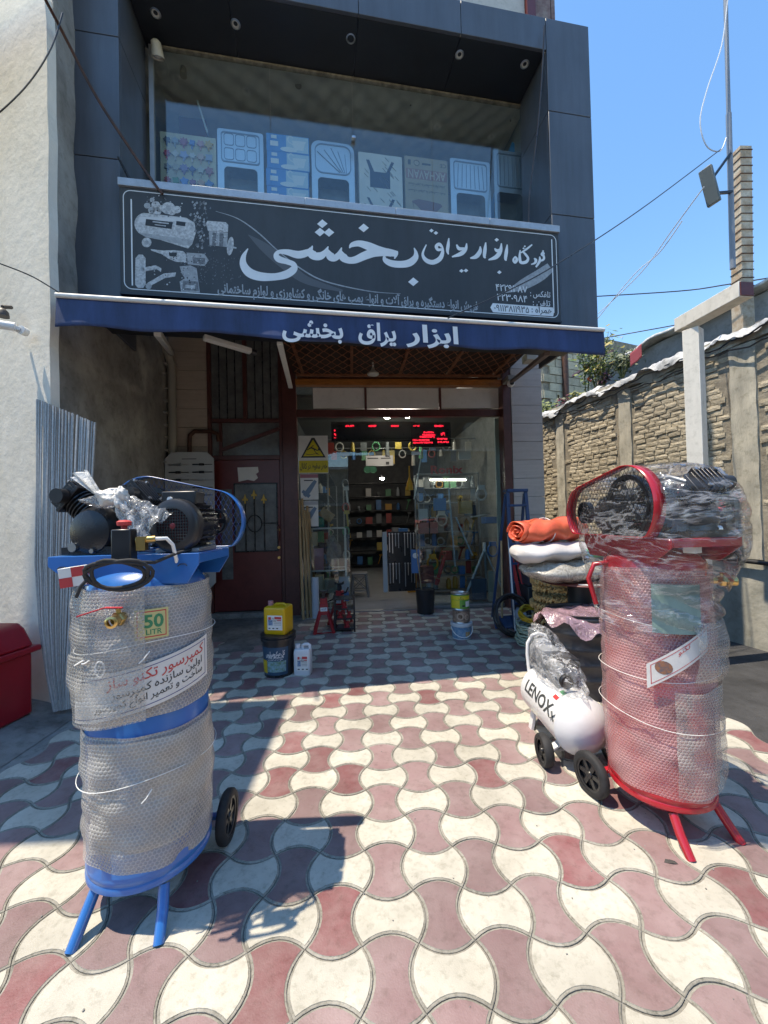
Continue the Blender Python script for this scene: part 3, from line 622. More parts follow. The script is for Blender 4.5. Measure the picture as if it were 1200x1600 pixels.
mb.grid(lambda u, v: Vector((NX-.004, NY+.041, 0))+d_*u+Vector((0, 0, 7.6*v))+nrm*(.014*math.sin(u*17+v*9)*math.sin(v*40)+.01*math.sin(v*61)), 14, 50); part('side_wall', mb, raw_cement, nb, smooth=70)
mb = MB()
for k in range(18):
    t = .90+.05*random.random(); zz = .9+k*.19; mb.box(Vector((NX, NY+.04, zz))+d_*t-nrm*.012, (.10, .05, .022), Matrix.Rotation(math.atan2(d_.y, d_.x), 3, 'Z'))
part('broken_edge', mb, raw_cement, nb, kind='stuff')
# added slab and support, out of view, shaped to throw shade on the left pavement
ZO = 5.75; xe = -.80-.35*ZO
mb = MB(); mb.bx(-6.2, xe, 1.62, 3.03, ZO, ZO+.25); part('shade_slab', mb, white_plaster, nb)
mb = MB(); mb.bx(-7.2, -5.2, 1.62, 3.03, -.3, 8.6); part('slab_support', mb, white_plaster, nb)

# ================================================================ BRICK WALL ON THE RIGHT
wd = Vector((-.215, 1, 0)).normalized(); wn = Vector((-wd.y, wd.x, 0)); WO = Vector((5.62-.215*1.6, 1.6, 0))
WMx = Matrix(((wd.x, wn.x, 0, WO.x), (wd.y, wn.y, 0, WO.y), (0, 0, 1, 0), (0, 0, 0, 1)))
def Wl(px, py, off=0):
    o = WMx.inverted() @ CP; d = WMx.inverted().to_3x3() @ ray(px, py); t = (off-o.y)/d.y; return o+d*t
bw = thing('brick_wall', 'long yellowish brick wall with concrete posts on a plastered base', 'wall', M=WMx)
LW = 8.2; ZBk = .88; ZTk = 3.54
mortar = mat('mortar', (.30, .26, .20), .95, var=.3, vscale=9, bump=.15, bscale=40)
brickm = mat('brick', (.60, .52, .39), .9, col2=(.48, .41, .30), vscale=9, bump=.16, bscale=55, dirt=.35, rand=.2, stain=.2)
concrete = mat('concrete_post', (.50, .46, .37), .9, var=.2, vscale=2.5, bump=.12, bscale=30, dirt=.35, vstretch=(3, 3, .5))
mb = MB(); mb.bx(-1.5, LW, -.26, -.016, ZBk, ZTk); part('mortar_backing', mb, mortar, bw, WMx)
mb = MB(); mb.grid(lambda u, v: Vector((-1.5+(LW+1.5)*u, .05-.03*v+.014*math.sin(u*60)*math.sin(v*7), -.31+(ZBk+.29)*v)), 60, 10); mb.bx(-1.5, LW, -.26, -.0, -.31, ZBk-.01); part('plaster_base', mb, mat('base_plaster', (.50, .47, .39), .9, col2=(.26, .26, .22), vscale=1.6, bump=.14, bscale=12, dirt=.3), bw, WMx, smooth=60)
posts = []
for a, b in ((1145, 1186), (969, 988), (870, 882)):
    p, q = Wl(a, 700).x, Wl(b, 700).x; posts.append((min(p, q), max(p, q)))
    mb = MB(); mb.grid(lambda u, v: Vector((q+(p-q)*u, .012+.008*math.sin(v*37+u*3), ZBk+.02+(ZTk-ZBk-.02)*v)), 3, 24); mb.bx(min(p, q), max(p, q), -.2, .0, ZBk+.02, ZTk); part('concrete_post', mb, concrete, bw, WMx, smooth=50)
mb = MB(); mb.grid(lambda u, v: Vector((-1.5+(LW+1.5)*u, .01+.014*math.sin(u*90), ZTk+.01+.17*v+.02*math.sin(u*70)*(1-v))), 90, 3); mb.bx(-1.5, LW, -.26, -.01, ZTk+.02, ZTk+.17); part('ring_beam', mb, concrete, bw, WMx, smooth=50)
BV = []
for k in range(7):
    b = MB(); n_ = 5
    L_, H_ = .092, .0315
    vs = []
    for jj in range(3):
        for ii in range(n_):
            x = -L_+2*L_*ii/(n_-1); zz = -H_+H_*jj; e = ii in (0, n_-1) or jj != 1
            vs.append((x+random.uniform(-.006, .006), (-.004 if e else .001)+random.uniform(-.003, .003), zz+random.uniform(-.0045, .0045)))
    fs = [(jj*n_+ii, jj*n_+ii+1, (jj+1)*n_+ii+1, (jj+1)*n_+ii) for jj in range(2) for ii in range(n_-1)]
    ring = [0, 1, 2, 3, 4, 9, 14, 13, 12, 11, 10, 5]
    vs += [(vs[i][0]*1.02, -.04, vs[i][2]*1.02) for i in ring]
    fs += [(ring[i], ring[(i+1) % 12], 15+(i+1) % 12, 15+i) for i in range(12)]
    b.add(vs, fs); BV.append((b, mesh_of('brick', b, brickm)))
bl = []
course = .0735; r = 0; zz = ZBk+.05
while zz < ZTk-.01:
    x = -1.4+(r % 2)*.135+random.uniform(-.02, .02)
    while x < LW:
        s_ = random.uniform(.86, 1.06); xc = x+.096*s_
        if not any(a-.09 < xc < b+.09 for a, b in posts): bl.append((xc, zz+random.uniform(-.006, .006)+.006*math.sin(x*2.0), s_))
        x += .196*s_
    zz += course; r += 1
def seen_brick(b):
    P = WMx @ Vector((b[0], 0, b[1])); d = P-CP; zc = d.dot(_f)
    if zc < .3: return 99
    x = 600+FPX*d.dot(CR)/zc; y = 800-FPX*d.dot(CU)/zc
    if not (846 < x < 1215 and y > 480): return 50+zc
    if 890 < x < 1130 and y > 745: return 40+zc
    return zc
bl.sort(key=seen_brick); rest = MB()
for k, (x, zz, s_) in enumerate(bl):
    v = random.choice(BV); fl = random.choice((1, -1)); R_ = Matrix.Translation((x, random.choice((0, 0, 0, .006, -.008))+random.uniform(-.005, .005), zz)) @ Matrix.Rotation(random.uniform(-.03, .03), 4, 'Y') @ Matrix.Diagonal((s_*random.uniform(.97, 1.02), 1, random.uniform(.9, 1.08), 1))
    if k < 298:
        o = bpy.data.objects.new('brick', v[1]); C.objects.link(o); o.parent = bw; o.matrix_local = R_
    else: rest.add([R_ @ Vector(p) for p in v[0].v], v[0].f)
part('bricks_beyond', rest, mat('brick_far', (.60, .52, .39), .9, col2=(.46, .39, .28), vscale=7, bump=.16, bscale=55, dirt=.35, stain=.2), bw, 'L', kind='stuff', recalc=False)
mb = MB(); mb.tube([(-1.4+.3*k, .075+.006*math.sin(k), ZBk-.012+.01*math.sin(k*1.3)) for k in range(33)], .026, 8)
single('pipe', mb, mat('black_pipe', (.03, .03, .03), .5), 'black pipe running along the top of the plastered wall base', 'pipe', M=WMx, smooth=50)

# ================================================================ ACROSS THE STREET (seen mirrored in the shop glass)
mb = MB(); mb.add([(-60, -13, -.29), (60, -13, -.29), (60, -3.2, -.29), (-60, -3.2, -.29)], [(0, 1, 2, 3)]); part('road', mb, mat('road_asphalt', (.06, .06, .062), .85, var=.2, vscale=3), None)['kind'] = 'structure'
def block(name, label, x0, x1, y0, h, colr, floors, bays):
    b = thing(name, label, 'building', ((x0+x1)/2, y0, 0))
    m_ = MB(); m_.bx(x0, x1, y0-8, y0, -.3, h); part('wall', m_, mat('far_wall', colr, .85, var=.12, vscale=.8), b)
    fh = h/floors
    for f_ in range(floors):
        for k in range(bays):
            cx = x0+(x1-x0)*(k+.5)/bays; m_ = MB(); m_.bx(cx-.65, cx+.65, y0+.002, y0+.06, f_*fh+.9, f_*fh+2.3); part('window', m_, bpy.data.materials['shop_wall'], b)
        m_ = MB(); m_.bx(x0, x1, y0+.002, y0+.25, f_*fh+fh-.25, f_*fh+fh-.05); part('ledge', m_, bpy.data.materials['plaster_pale'], b)
block('street_house', 'low house across the street, mirrored in the middle of the shop glass', -30, 3.0, -18, 5.6, (.30, .25, .2), 2, 9)
block('street_house', 'taller apartment block across the street, mirrored at the right of the shop glass', 3.4, 22, -16.5, 13.5, (.36, .32, .26), 4, 5)
# ================================================================ SHOP SIGN
def Z2(x, y): return (320+x*.28333, 330+y*.28333)
def Z1(x, y): return (560+x*.26667, 300+y*.26667)
sg0, sg1 = FA.hit(187, 380, -.07), FA.hit(875, 430, -.07); szb, szt = 3.665, 4.735
sign = thing('shop_sign', 'wide dark grey shop sign with large white Persian lettering and pictures of machines', 'sign', M=FA.M @ Matrix.Translation(((sg0.x+sg1.x)/2, 0, szb)))
sign_face = mat('sign_vinyl', (.058, .060, .061), .55, var=.18, vscale=1.6, col2=(.044, .046, .047), dirt=.08, stain=.15, sscale=(4, 4, .6), vstretch=(1, 1, .4))
mb = MB(); mb.bx(sg0.x, sg1.x, -.065, -.004, szb, szt-.075); part('sign_board', mb, sign_face, sign, FA.M, bevel=.004)
for a, b in ((sg0.x-.006, -.62), (-.617, .31), (.313, 1.35), (1.353, sg1.x+.006)):
    mb = MB(); mb.bx(a, b, -.085, .11, szt-.073, szt); part('sign_cap', mb, mat('sign_cap_metal', (.42, .46, .50), .45, metal=.3, var=.1, dirt=.15), sign, FA.M, bevel=.003)
mb = MB(); mb.bx(sg0.x-.004, sg1.x+.004, -.072, -.0, szb-.02, szb-.001); part('sign_edge', mb, panel_dark, sign, FA.M)
def sp(px, py, lay=0): return FA.hit(px, py, -.0662-lay)
def sl(u, z, lay=0): return Vector((u, -.0662-lay, z))
sn = {}
def sgp(name, m): 
    sn.setdefault((name, m), MB()); return sn[name, m]
# frame lines
def rr(u0, u1, z0, z1, r, w_, mb, right=True):
    pts = []
    for cx, cz, a0 in ((u1-r, z0+r, -90), (u1-r, z1-r, 0), (u0+r, z1-r, 90), (u0+r, z0+r, 180)):
        pts += [(cx+r*math.cos(math.radians(a0+15*k)), cz+r*math.sin(math.radians(a0+15*k))) for k in range(7)]
    n = len(pts); vs = []
    for i, (x, z) in enumerate(pts):
        a, b = pts[i-1], pts[(i+1) % n]; d = math.hypot(b[0]-a[0], b[1]-a[1]); vs += [sl(x, z, .0001), sl(x-(b[1]-a[1])/d*w_, z+(b[0]-a[0])/d*w_, .0001)]
    mb.add(vs, [(2*i, 2*i+1, (2*i+3) % (2*n), (2*i+2) % (2*n)) for i in range(n)])
rr(sg0.x+.03, sg1.x-.03, szb+.03, szt-.10, .07, .008, sgp('border_line', print_white))
for px0, py0, px1, py1 in ((205, 311, 206, 446), (862, 374, 868, 489)):
    p, q = sp(px0, py0), sp(px1, py1); m_ = sgp('border_line', print_white); m_.add([sl(p.x-.006, p.z, .0002), sl(p.x+.006, p.z, .0002), sl(p.x+.006, q.z, .0002), sl(p.x-.006, q.z, .0002)], [(0, 1, 2, 3)])
def pens(name, m, strokes, conv, sc, L0=.0006):
    for k, st in enumerate(strokes):
        sgp(name, m).stroke([(*conv(x, y), w_*sc) for x, y, w_ in st], lambda x, y, l: sp(x, y, L0+l), .0002*(k % 5))
def dia(name, m, pts, conv, h):
    for x, y in pts:
        X, Y = conv(x, y); sgp(name, m).add([sp(X-h, Y+.04*h, .001), sp(X, Y-h*.82, .001), sp(X+h, Y-.0*h, .001), sp(X, Y+h*.82, .001)], [(0, 1, 2, 3)])
big = [
 [(238, 206, 5), (214, 250, 26), (213, 295, 40), (245, 338, 50), (305, 360, 48), (385, 362, 40), (450, 348, 44), (490, 320, 40), (488, 293, 30), (452, 278, 30), (408, 264, 36), (394, 243, 30), (410, 224, 22), (455, 226, 32), (515, 240, 42), (565, 228, 38), (586, 208, 20), (594, 190, 5)],
 [(580, 200, 6), (588, 232, 46), (610, 248, 44), (640, 246, 42), (664, 226, 28), (681, 194, 5)],
 [(672, 205, 6), (690, 245, 44), (715, 258, 38), (738, 240, 30), (755, 200, 5)],
 [(747, 212, 6), (760, 250, 44), (790, 270, 36), (830, 268, 40), (880, 246, 46), (935, 228, 48), (1000, 226, 44), (1062, 236, 32)],
 [(797, 204, 5), (812, 186, 26), (850, 178, 34), (900, 192, 44), (960, 216, 46), (1030, 232, 38)],
 [(1064, 222, 5), (1056, 238, 18), (1046, 262, 6)],
 [(990, 240, 6), (994, 268, 26), (1030, 288, 36), (1085, 293, 38), (1130, 284, 40), (1160, 258, 34), (1164, 230, 20), (1154, 202, 5)]]
pens('shop_name', print_white, big, Z2, .28333)
dia('shop_name', print_white, [(648, 69), (635, 115), (685, 117), (876, 92), (1150, 389)], Z2, 8.2)
mid = [
 [(492, 318, 5), (493, 355, 14), (476, 392, 20), (435, 412, 20), (395, 398, 17), (377, 362, 10), (398, 308, 4)],
 [(490, 322, 10), (474, 306, 14), (456, 318, 13), (466, 338, 12), (488, 336, 10)],
 [(530, 270, 4), (526, 310, 13), (522, 345, 12), (528, 366, 4)],
 [(634, 300, 4), (628, 335, 14), (600, 362, 18), (548, 380, 5)], [(575, 308, 5), (590, 332, 14), (622, 330, 8)],
 [(714, 318, 4), (712, 348, 16), (690, 378, 18), (655, 388, 5)], [(746, 295, 4), (742, 335, 14), (738, 375, 12), (745, 388, 4)],
 [(838, 300, 4), (832, 345, 16), (808, 380, 18), (762, 398, 5)], [(798, 330, 5), (812, 344, 13), (834, 336, 8)],
 [(872, 308, 4), (867, 350, 14), (862, 390, 12), (868, 402, 4)],
 [(918, 376, 4), (928, 395, 12), (918, 413, 10), (908, 398, 9), (918, 378, 4)],
 [(948, 340, 4), (945, 380, 11), (952, 412, 12), (982, 410, 13), (994, 388, 10), (976, 362, 9), (962, 350, 4)], [(952, 356, 5), (985, 335, 8), (1018, 308, 5)],
 [(1030, 388, 5), (1040, 400, 12), (1034, 416, 9), (1012, 424, 4)], [(1062, 378, 4), (1062, 405, 11), (1040, 440, 7)],
 [(1090, 366, 5), (1082, 356, 9), (1074, 366, 9), (1086, 376, 9), (1084, 396, 9), (1056, 406, 6)]]
pens('shop_trade', print_white, [[(x, y, w_*1.35+1) for x, y, w_ in st] for st in mid], Z1, .26667)
dia('shop_trade', print_white, [(428, 226), (454, 240), (604, 462), (630, 460), (810, 280), (826, 470)], Z1, 3.6)
dia('shop_trade', print_white, [(968, 330), (982, 334), (975, 318), (1082, 346)], Z1, 1.9)
# swoosh lines behind
pens('swoosh', print_grey, [[(60, 0, 2), (180, 40, 5), (290, 115, 7), (400, 215, 6), (520, 310, 7), (660, 385, 7), (900, 440, 5), (1080, 455, 2)]], Z2, .28333, .00015)
pens('swoosh', mat('print_shade', (.11, .115, .12), .6), [[(240, 130, 4), (330, 200, 50), (440, 290, 60), (560, 380, 44), (760, 440, 14)]], Z2, .28333, .0001)
pens('swoosh', print_grey, [[(860, 590, 4), (960, 545, 60), (1060, 490, 70), (1125, 440, 56)]], Z1, .26667, .0001)
def fit(mb, t, fn, u0, u1, size, off=0.0, rtl=True):
    w0 = MB().text(t, lambda x, y, l: Vector((x, y, l)), size, off, 'C', rtl); sx = (u1-u0)/w0; c = (u0+u1)/2
    mb.text(t, lambda x, y, l: fn(c+x, y, l), size, off, 'C', rtl, sx=sx)
p, q = sp(340, 459), sp(747, 482)
ol = sgp('trade_line', print_grey); p0z = (p.z+q.z)/2+.0
fit(ol, 'فروش انواع دستگیره و یراق آلات و انواع پمپ های خانگی و کشاورزی و لوازم ساختمانی', lambda x, y, l: sl(x, p0z+y, .0008+l), p.x, q.x, .125, .03)
p0 = p
for t, x0, x1, yy, m_, sz in (('تلفکس :', 828, 860, 459, print_white, .10), ('۴۲۲۹۳۸۷', 774, 824, 451, print_white, .115), ('تلفن :', 832, 860, 473, print_white, .10), ('۴۲۳۰۹۸۴', 776, 824, 466, print_white, .115)):
    a, b = sp(x0, yy), sp(x1, yy); fit(sgp('phone_line', m_), t, lambda x, y, l: sl(x, (a.z+b.z)/2-.035+y, .0012+l), a.x, b.x, sz*.92, .008)
a, b, c_ = sp(766, 480), sp(864, 487), sp(815, 476); w_ = sgp('phone_strip', print_white); zc = sp(815, 484).z
pts = [(a.x+.03, zc-.05), (b.x, zc-.05), (b.x+.012, zc), (b.x, zc+.05), (a.x+.03, zc+.05), (a.x, zc)]
w_.add([sl(x, z, .0012) for x, z in pts], [tuple(range(6))])
fit(sgp('phone_line', print_dark), 'همراه :', lambda x, y, l: sl(x, zc-.02+y, .0018+l), sp(830, 484).x, b.x-.01, .09, .012)
fit(sgp('phone_line', print_dark), '۰۹۱۱۳۸۱۱۹۳۵', lambda x, y, l: sl(x, zc-.032+y, .0018+l), a.x+.04, sp(827, 484).x, .10, .006)
# picture of tools, printed flat in greys (zoom of the photo: 180+x*.3167, 280+y*.3167)
def Z3(x, y): return (180+x*.31667, 280+y*.31667)
pg = {'w': mat('print_pale', (.50, .50, .49), .55, var=.35, vscale=45), 'g': print_grey, 'd': mat('print_mid', (.16, .165, .17), .55, var=.5, vscale=60), 'k': print_dark, 'l': mat('print_light', (.62, .62, .61), .55, var=.05, vscale=12)}
def pic(key, pts, lay): sgp('machine_picture', pg[key]).add([sp(*Z3(x, y), .0003*lay) for x, y in pts], [tuple(range(len(pts)))])
def ell(cx, cy, rx, ry, a=0, n=22, t0=0, t1=360):
    ca, sa = math.cos(math.radians(a)), math.sin(math.radians(a)); return [(cx+rx*math.cos(t)*ca-ry*math.sin(t)*sa, cy+rx*math.cos(t)*sa+ry*math.sin(t)*ca) for t in (math.radians(t0+(t1-t0)*k/n) for k in range(n if t1-t0 == 360 else n+1))]
pic('w', ell(150, 220, 55, 55, 0, 16, 100, 260)+[(350, 190), (392, 215), (398, 265), (380, 320), (360, 342)], 1)
pic('l', [(120, 185), (340, 190), (385, 215), (250, 205), (115, 212)], 2); pic('g', [(110, 262), (385, 300), (372, 330), (150, 285)], 2)
pic('k', [(152, 196), (285, 212), (278, 246), (148, 228)], 3); pic('w', [(185, 206), (265, 216), (264, 222), (184, 212)], 4); pic('w', [(195, 222), (250, 229), (250, 233), (195, 226)], 4); pic('k', [(302, 206), (348, 212), (345, 232), (300, 226)], 3)
pic('w', ell(155, 312, 24, 24), 2); pic('g', ell(155, 312, 11, 11), 3)
for cx, cy, r in ((158, 130, 16), (182, 102, 12), (200, 128, 22), (222, 145, 20), (205, 160, 22), (180, 152, 18), (305, 150, 20), (280, 160, 20)): pic('w' if r > 18 else 'g', ell(cx, cy, r, r*.9), 1)
pic('w', ell(262, 143, 34, 30), 2); pic('g', ell(262, 143, 14, 13), 3)
pic('w', [(455, 205), (545, 212), (558, 225), (556, 262), (458, 255), (448, 220)], 2); pic('g', [(462, 256), (556, 264), (552, 335), (466, 325)], 2); pic('d', [(480, 262), (500, 264), (498, 328), (478, 325)], 3); pic('d', [(515, 266), (535, 268), (532, 332), (513, 329)], 3)
pic('w', ell(568, 330, 16, 46, 8), 2); pic('g', ell(566, 330, 8, 24, 8), 3); pic('w', [(575, 330), (598, 336), (598, 343), (574, 340)], 3)
pic('w', [(175, 345), (240, 352), (290, 350), (335, 355), (352, 372), (350, 410), (300, 408), (262, 392), (235, 372), (178, 352)], 1); pic('k', [(262, 360), (305, 362), (303, 384), (268, 380)], 2)
pic('g', [(352, 362), (440, 368), (462, 400), (440, 428), (358, 420)], 2); pic('d', [(380, 385), (445, 390), (440, 420), (385, 415)], 3)
pic('g', [(318, 430), (372, 425), (402, 440), (418, 560), (325, 555), (318, 505), (345, 488), (330, 470)], 2); pic('d', [(335, 500), (408, 505), (412, 552), (330, 548)], 3); pic('w', [(345, 520), (395, 524), (395, 540), (346, 536)], 4)
pic('w', [(100, 390), (115, 372), (135, 372), (150, 390), (150, 520), (138, 536), (112, 536), (98, 520)], 1); pic('g', ell(135, 442, 9, 14), 2)
pic('w', [(130, 438), (200, 424), (228, 440), (226, 458), (205, 444), (140, 456)], 2); pic('w', [(150, 520), (165, 508), (240, 465), (300, 460), (296, 480), (245, 488), (185, 520), (165, 540)], 2); pic('g', ell(165, 528, 15, 15), 3)
for k in range(170):
    cx, cy, rx, ry = random.choice(((245, 150, 90, 40), (300, 380, 60, 22), (395, 395, 55, 28), (365, 490, 40, 55), (505, 290, 45, 45), (190, 470, 80, 50), (210, 120, 55, 40)))
    x, y, r = cx+random.uniform(-1, 1)*rx, cy+random.uniform(-1, 1)*ry, random.uniform(1.5, 5); pic(random.choice('kdgwl'), [(x-r, y-r*.4), (x+r*.3, y-r), (x+r, y+r*.2), (x-r*.2, y+r*.8)], 5)
for k in range(130):
    x = random.gauss(470, 75); y = random.uniform(390, 520) if random.random() < .6 else random.uniform(330, 520); r = random.uniform(1.2, 3.2); pic('d', [(x-r, y), (x, y-r*2), (x+r, y), (x, y+r)], 1)
for k in range(90):
    x = random.gauss(400, 22)+20; y = random.uniform(110, 340); r = random.uniform(2, 8); pic(random.choice('gdd'), [(x-r, y), (x+r*.4, y-r*1.4), (x+r, y+r*.2), (x, y+r)], 1)
for (nm, m_), b in sn.items(): part(nm, b, m_, sign, FA.M, recalc=False, kind='stuff' if nm == 'machine_picture' else None)

# ================================================================ AWNING
aw0, aw1 = AW.hit(88, 487).x, AW.hit(944, 535).x; az0, az1 = 3.09, 3.345
awn = thing('awning', 'blue canvas awning with hanging front flap and white Persian shop name', 'awning', M=AW.M @ Matrix.Translation(((aw0+aw1)/2, 0, az1)))
canvas = mat('blue_canvas', (.034, .068, .185), .62, col2=(.020, .042, .120), vscale=2.2, dirt=.15, bump=.08, bscale=12, vstretch=(1.6, 1, .35), stain=.45, sscale=(2.5, 2.5, .4))
def val(u, v):
    x = aw0+(aw1-aw0)*u; z = az1-(az1-az0-.018*math.sin(u*9)-.012*math.sin(u*31))*v; return Vector((x, -.012*v*(1+math.sin(u*41)+.6*math.sin(u*17+2)), z))
mb = MB(); mb.grid(val, 120, 8); ob = part('flap', mb, canvas, awn, AW.M, smooth=80); sm_ = ob.modifiers.new('thick', 'SOLIDIFY'); sm_.thickness = .004
mb = MB(); mb.grid(lambda u, v: Vector((aw0+(aw1-aw0)*u, .01+.50*v, az1+.012+.265*v-.05*math.sin(PI*v)*(.6+.4*math.sin(u*19)))), 60, 8); ob = part('canopy', mb, canvas, awn, AW.M, smooth=80); sm_ = ob.modifiers.new('thick', 'SOLIDIFY'); sm_.thickness = .004
mb = MB(); mb.cyl((aw0, -.004, az1+.006), (aw1, -.004, az1+.006), .020, n=10); part('front_rail', mb, mat('rail_white', (.78, .77, .73), .4, dirt=.15), awn, AW.M, smooth=40)
def avl(px, py, l): p_ = AW.hit(px, py, -.034-l); return p_
for t, x0, x1, y0 in (('بخشی', 441, 537, 524), ('یراق', 560, 620, 530), ('ابزار', 638, 718, 533)):
    a, b = avl(x0, y0, 0), avl(x1, y0, 0); mb = MB(); fit(mb, t, lambda x, y, l: Vector((x, -.036-l, a.z+y)), a.x, b.x, .215, .03); part('lettering', mb, print_white, awn, AW.M, recalc=False)
fx = mat('fold_glint', (.30, .42, .60), .5)
# arms under the awning
wht = mat('white_arm', (.66, .65, .60), .45, var=.06, dirt=.15)
def w2(fr, px, py, v): return fr.M @ fr.hit(px, py, v)
mb = MB(); mb.bar(w2(AW, 437, 536, .06), w2(AW, 454, 605, 1.45), .05, .03); part('arm', mb, wht, awn, bevel=.004)
mb = MB(); mb.bar(w2(AW, 855, 552, .10), w2(SH, 797, 598, -.3), .06, .04); part('arm', mb, mat('arm_brown', (.16, .12, .10), .6, dirt=.2), awn, bevel=.004)
mb = MB(); mb.bar(w2(AW, 246, 520, .25), w2(SH, 268, 552, -.3), .06, .06); part('arm', mb, wht, awn, bevel=.004)
# fluorescent tube slung under the awning (off)
a, b = w2(AW, 318, 527, .35), w2(AW, 392, 549, .55); mb = MB(); mb.bar(a, b, .07, .045); fl = thing('tube_lamp', 'white strip lamp slung under the left half of the awning', 'lamp', (a+b)/2); part('lamp_body', mb, wht, fl, bevel=.006)
d_ = (b-a).normalized(); mb = MB(); mb.cyl(b+d_*.002, b+d_*.05, .03, n=12); part('end_cap', mb, black_plastic, fl, smooth=40)

# ================================================================ COMPRESSORS
def wheel_mb(r, w_, kind):
    mb = MB(); X = Matrix.Rotation(PI/2, 4, 'Y')
    if kind == 'tyre': mb.lathe([(r*.72, -w_/2), (r*.93, -w_/2), (r, -w_*.30), (r*1.01, 0), (r, w_*.30), (r*.93, w_/2), (r*.72, w_/2)], 28, M=X, cap=False); 
    else:
        mb.lathe([(.0001, -w_*.30), (r*.16, -w_*.42), (r*.2, -w_*.25), (r*.2, w_*.25), (r*.16, w_*.42), (.0001, w_*.30)], 16, M=X, cap=False)
        mb.lathe([(r*.62, -w_*.36), (r*.735, -w_*.44), (r*.735, w_*.44), (r*.62, w_*.36), (r*.60, 0)], 28, M=X, cap=False)
        for k in range(6):
            t = 2*PI*k/6; mb.bar((0, r*.15*math.cos(t), r*.15*math.sin(t)), (0, r*.66*math.cos(t), r*.66*math.sin(t)), w_*.5, r*.20, up=(1, 0, 0))
        mb.lathe([(r*.18, 0), (r*.64, .002)], 24, M=X, cap=False)
    return mb
def wheel(parent, M, r=.112, w_=.042):
    t = part('wheel', wheel_mb(r, w_, 'tyre'), rubber, parent, M, smooth=50)
    part('rim', wheel_mb(r, w_, 'rim'), black_plastic, t, M, smooth=40); return t
def ctext(mb, t, fn, size, **k): mb.text(t, fn, size, **k)

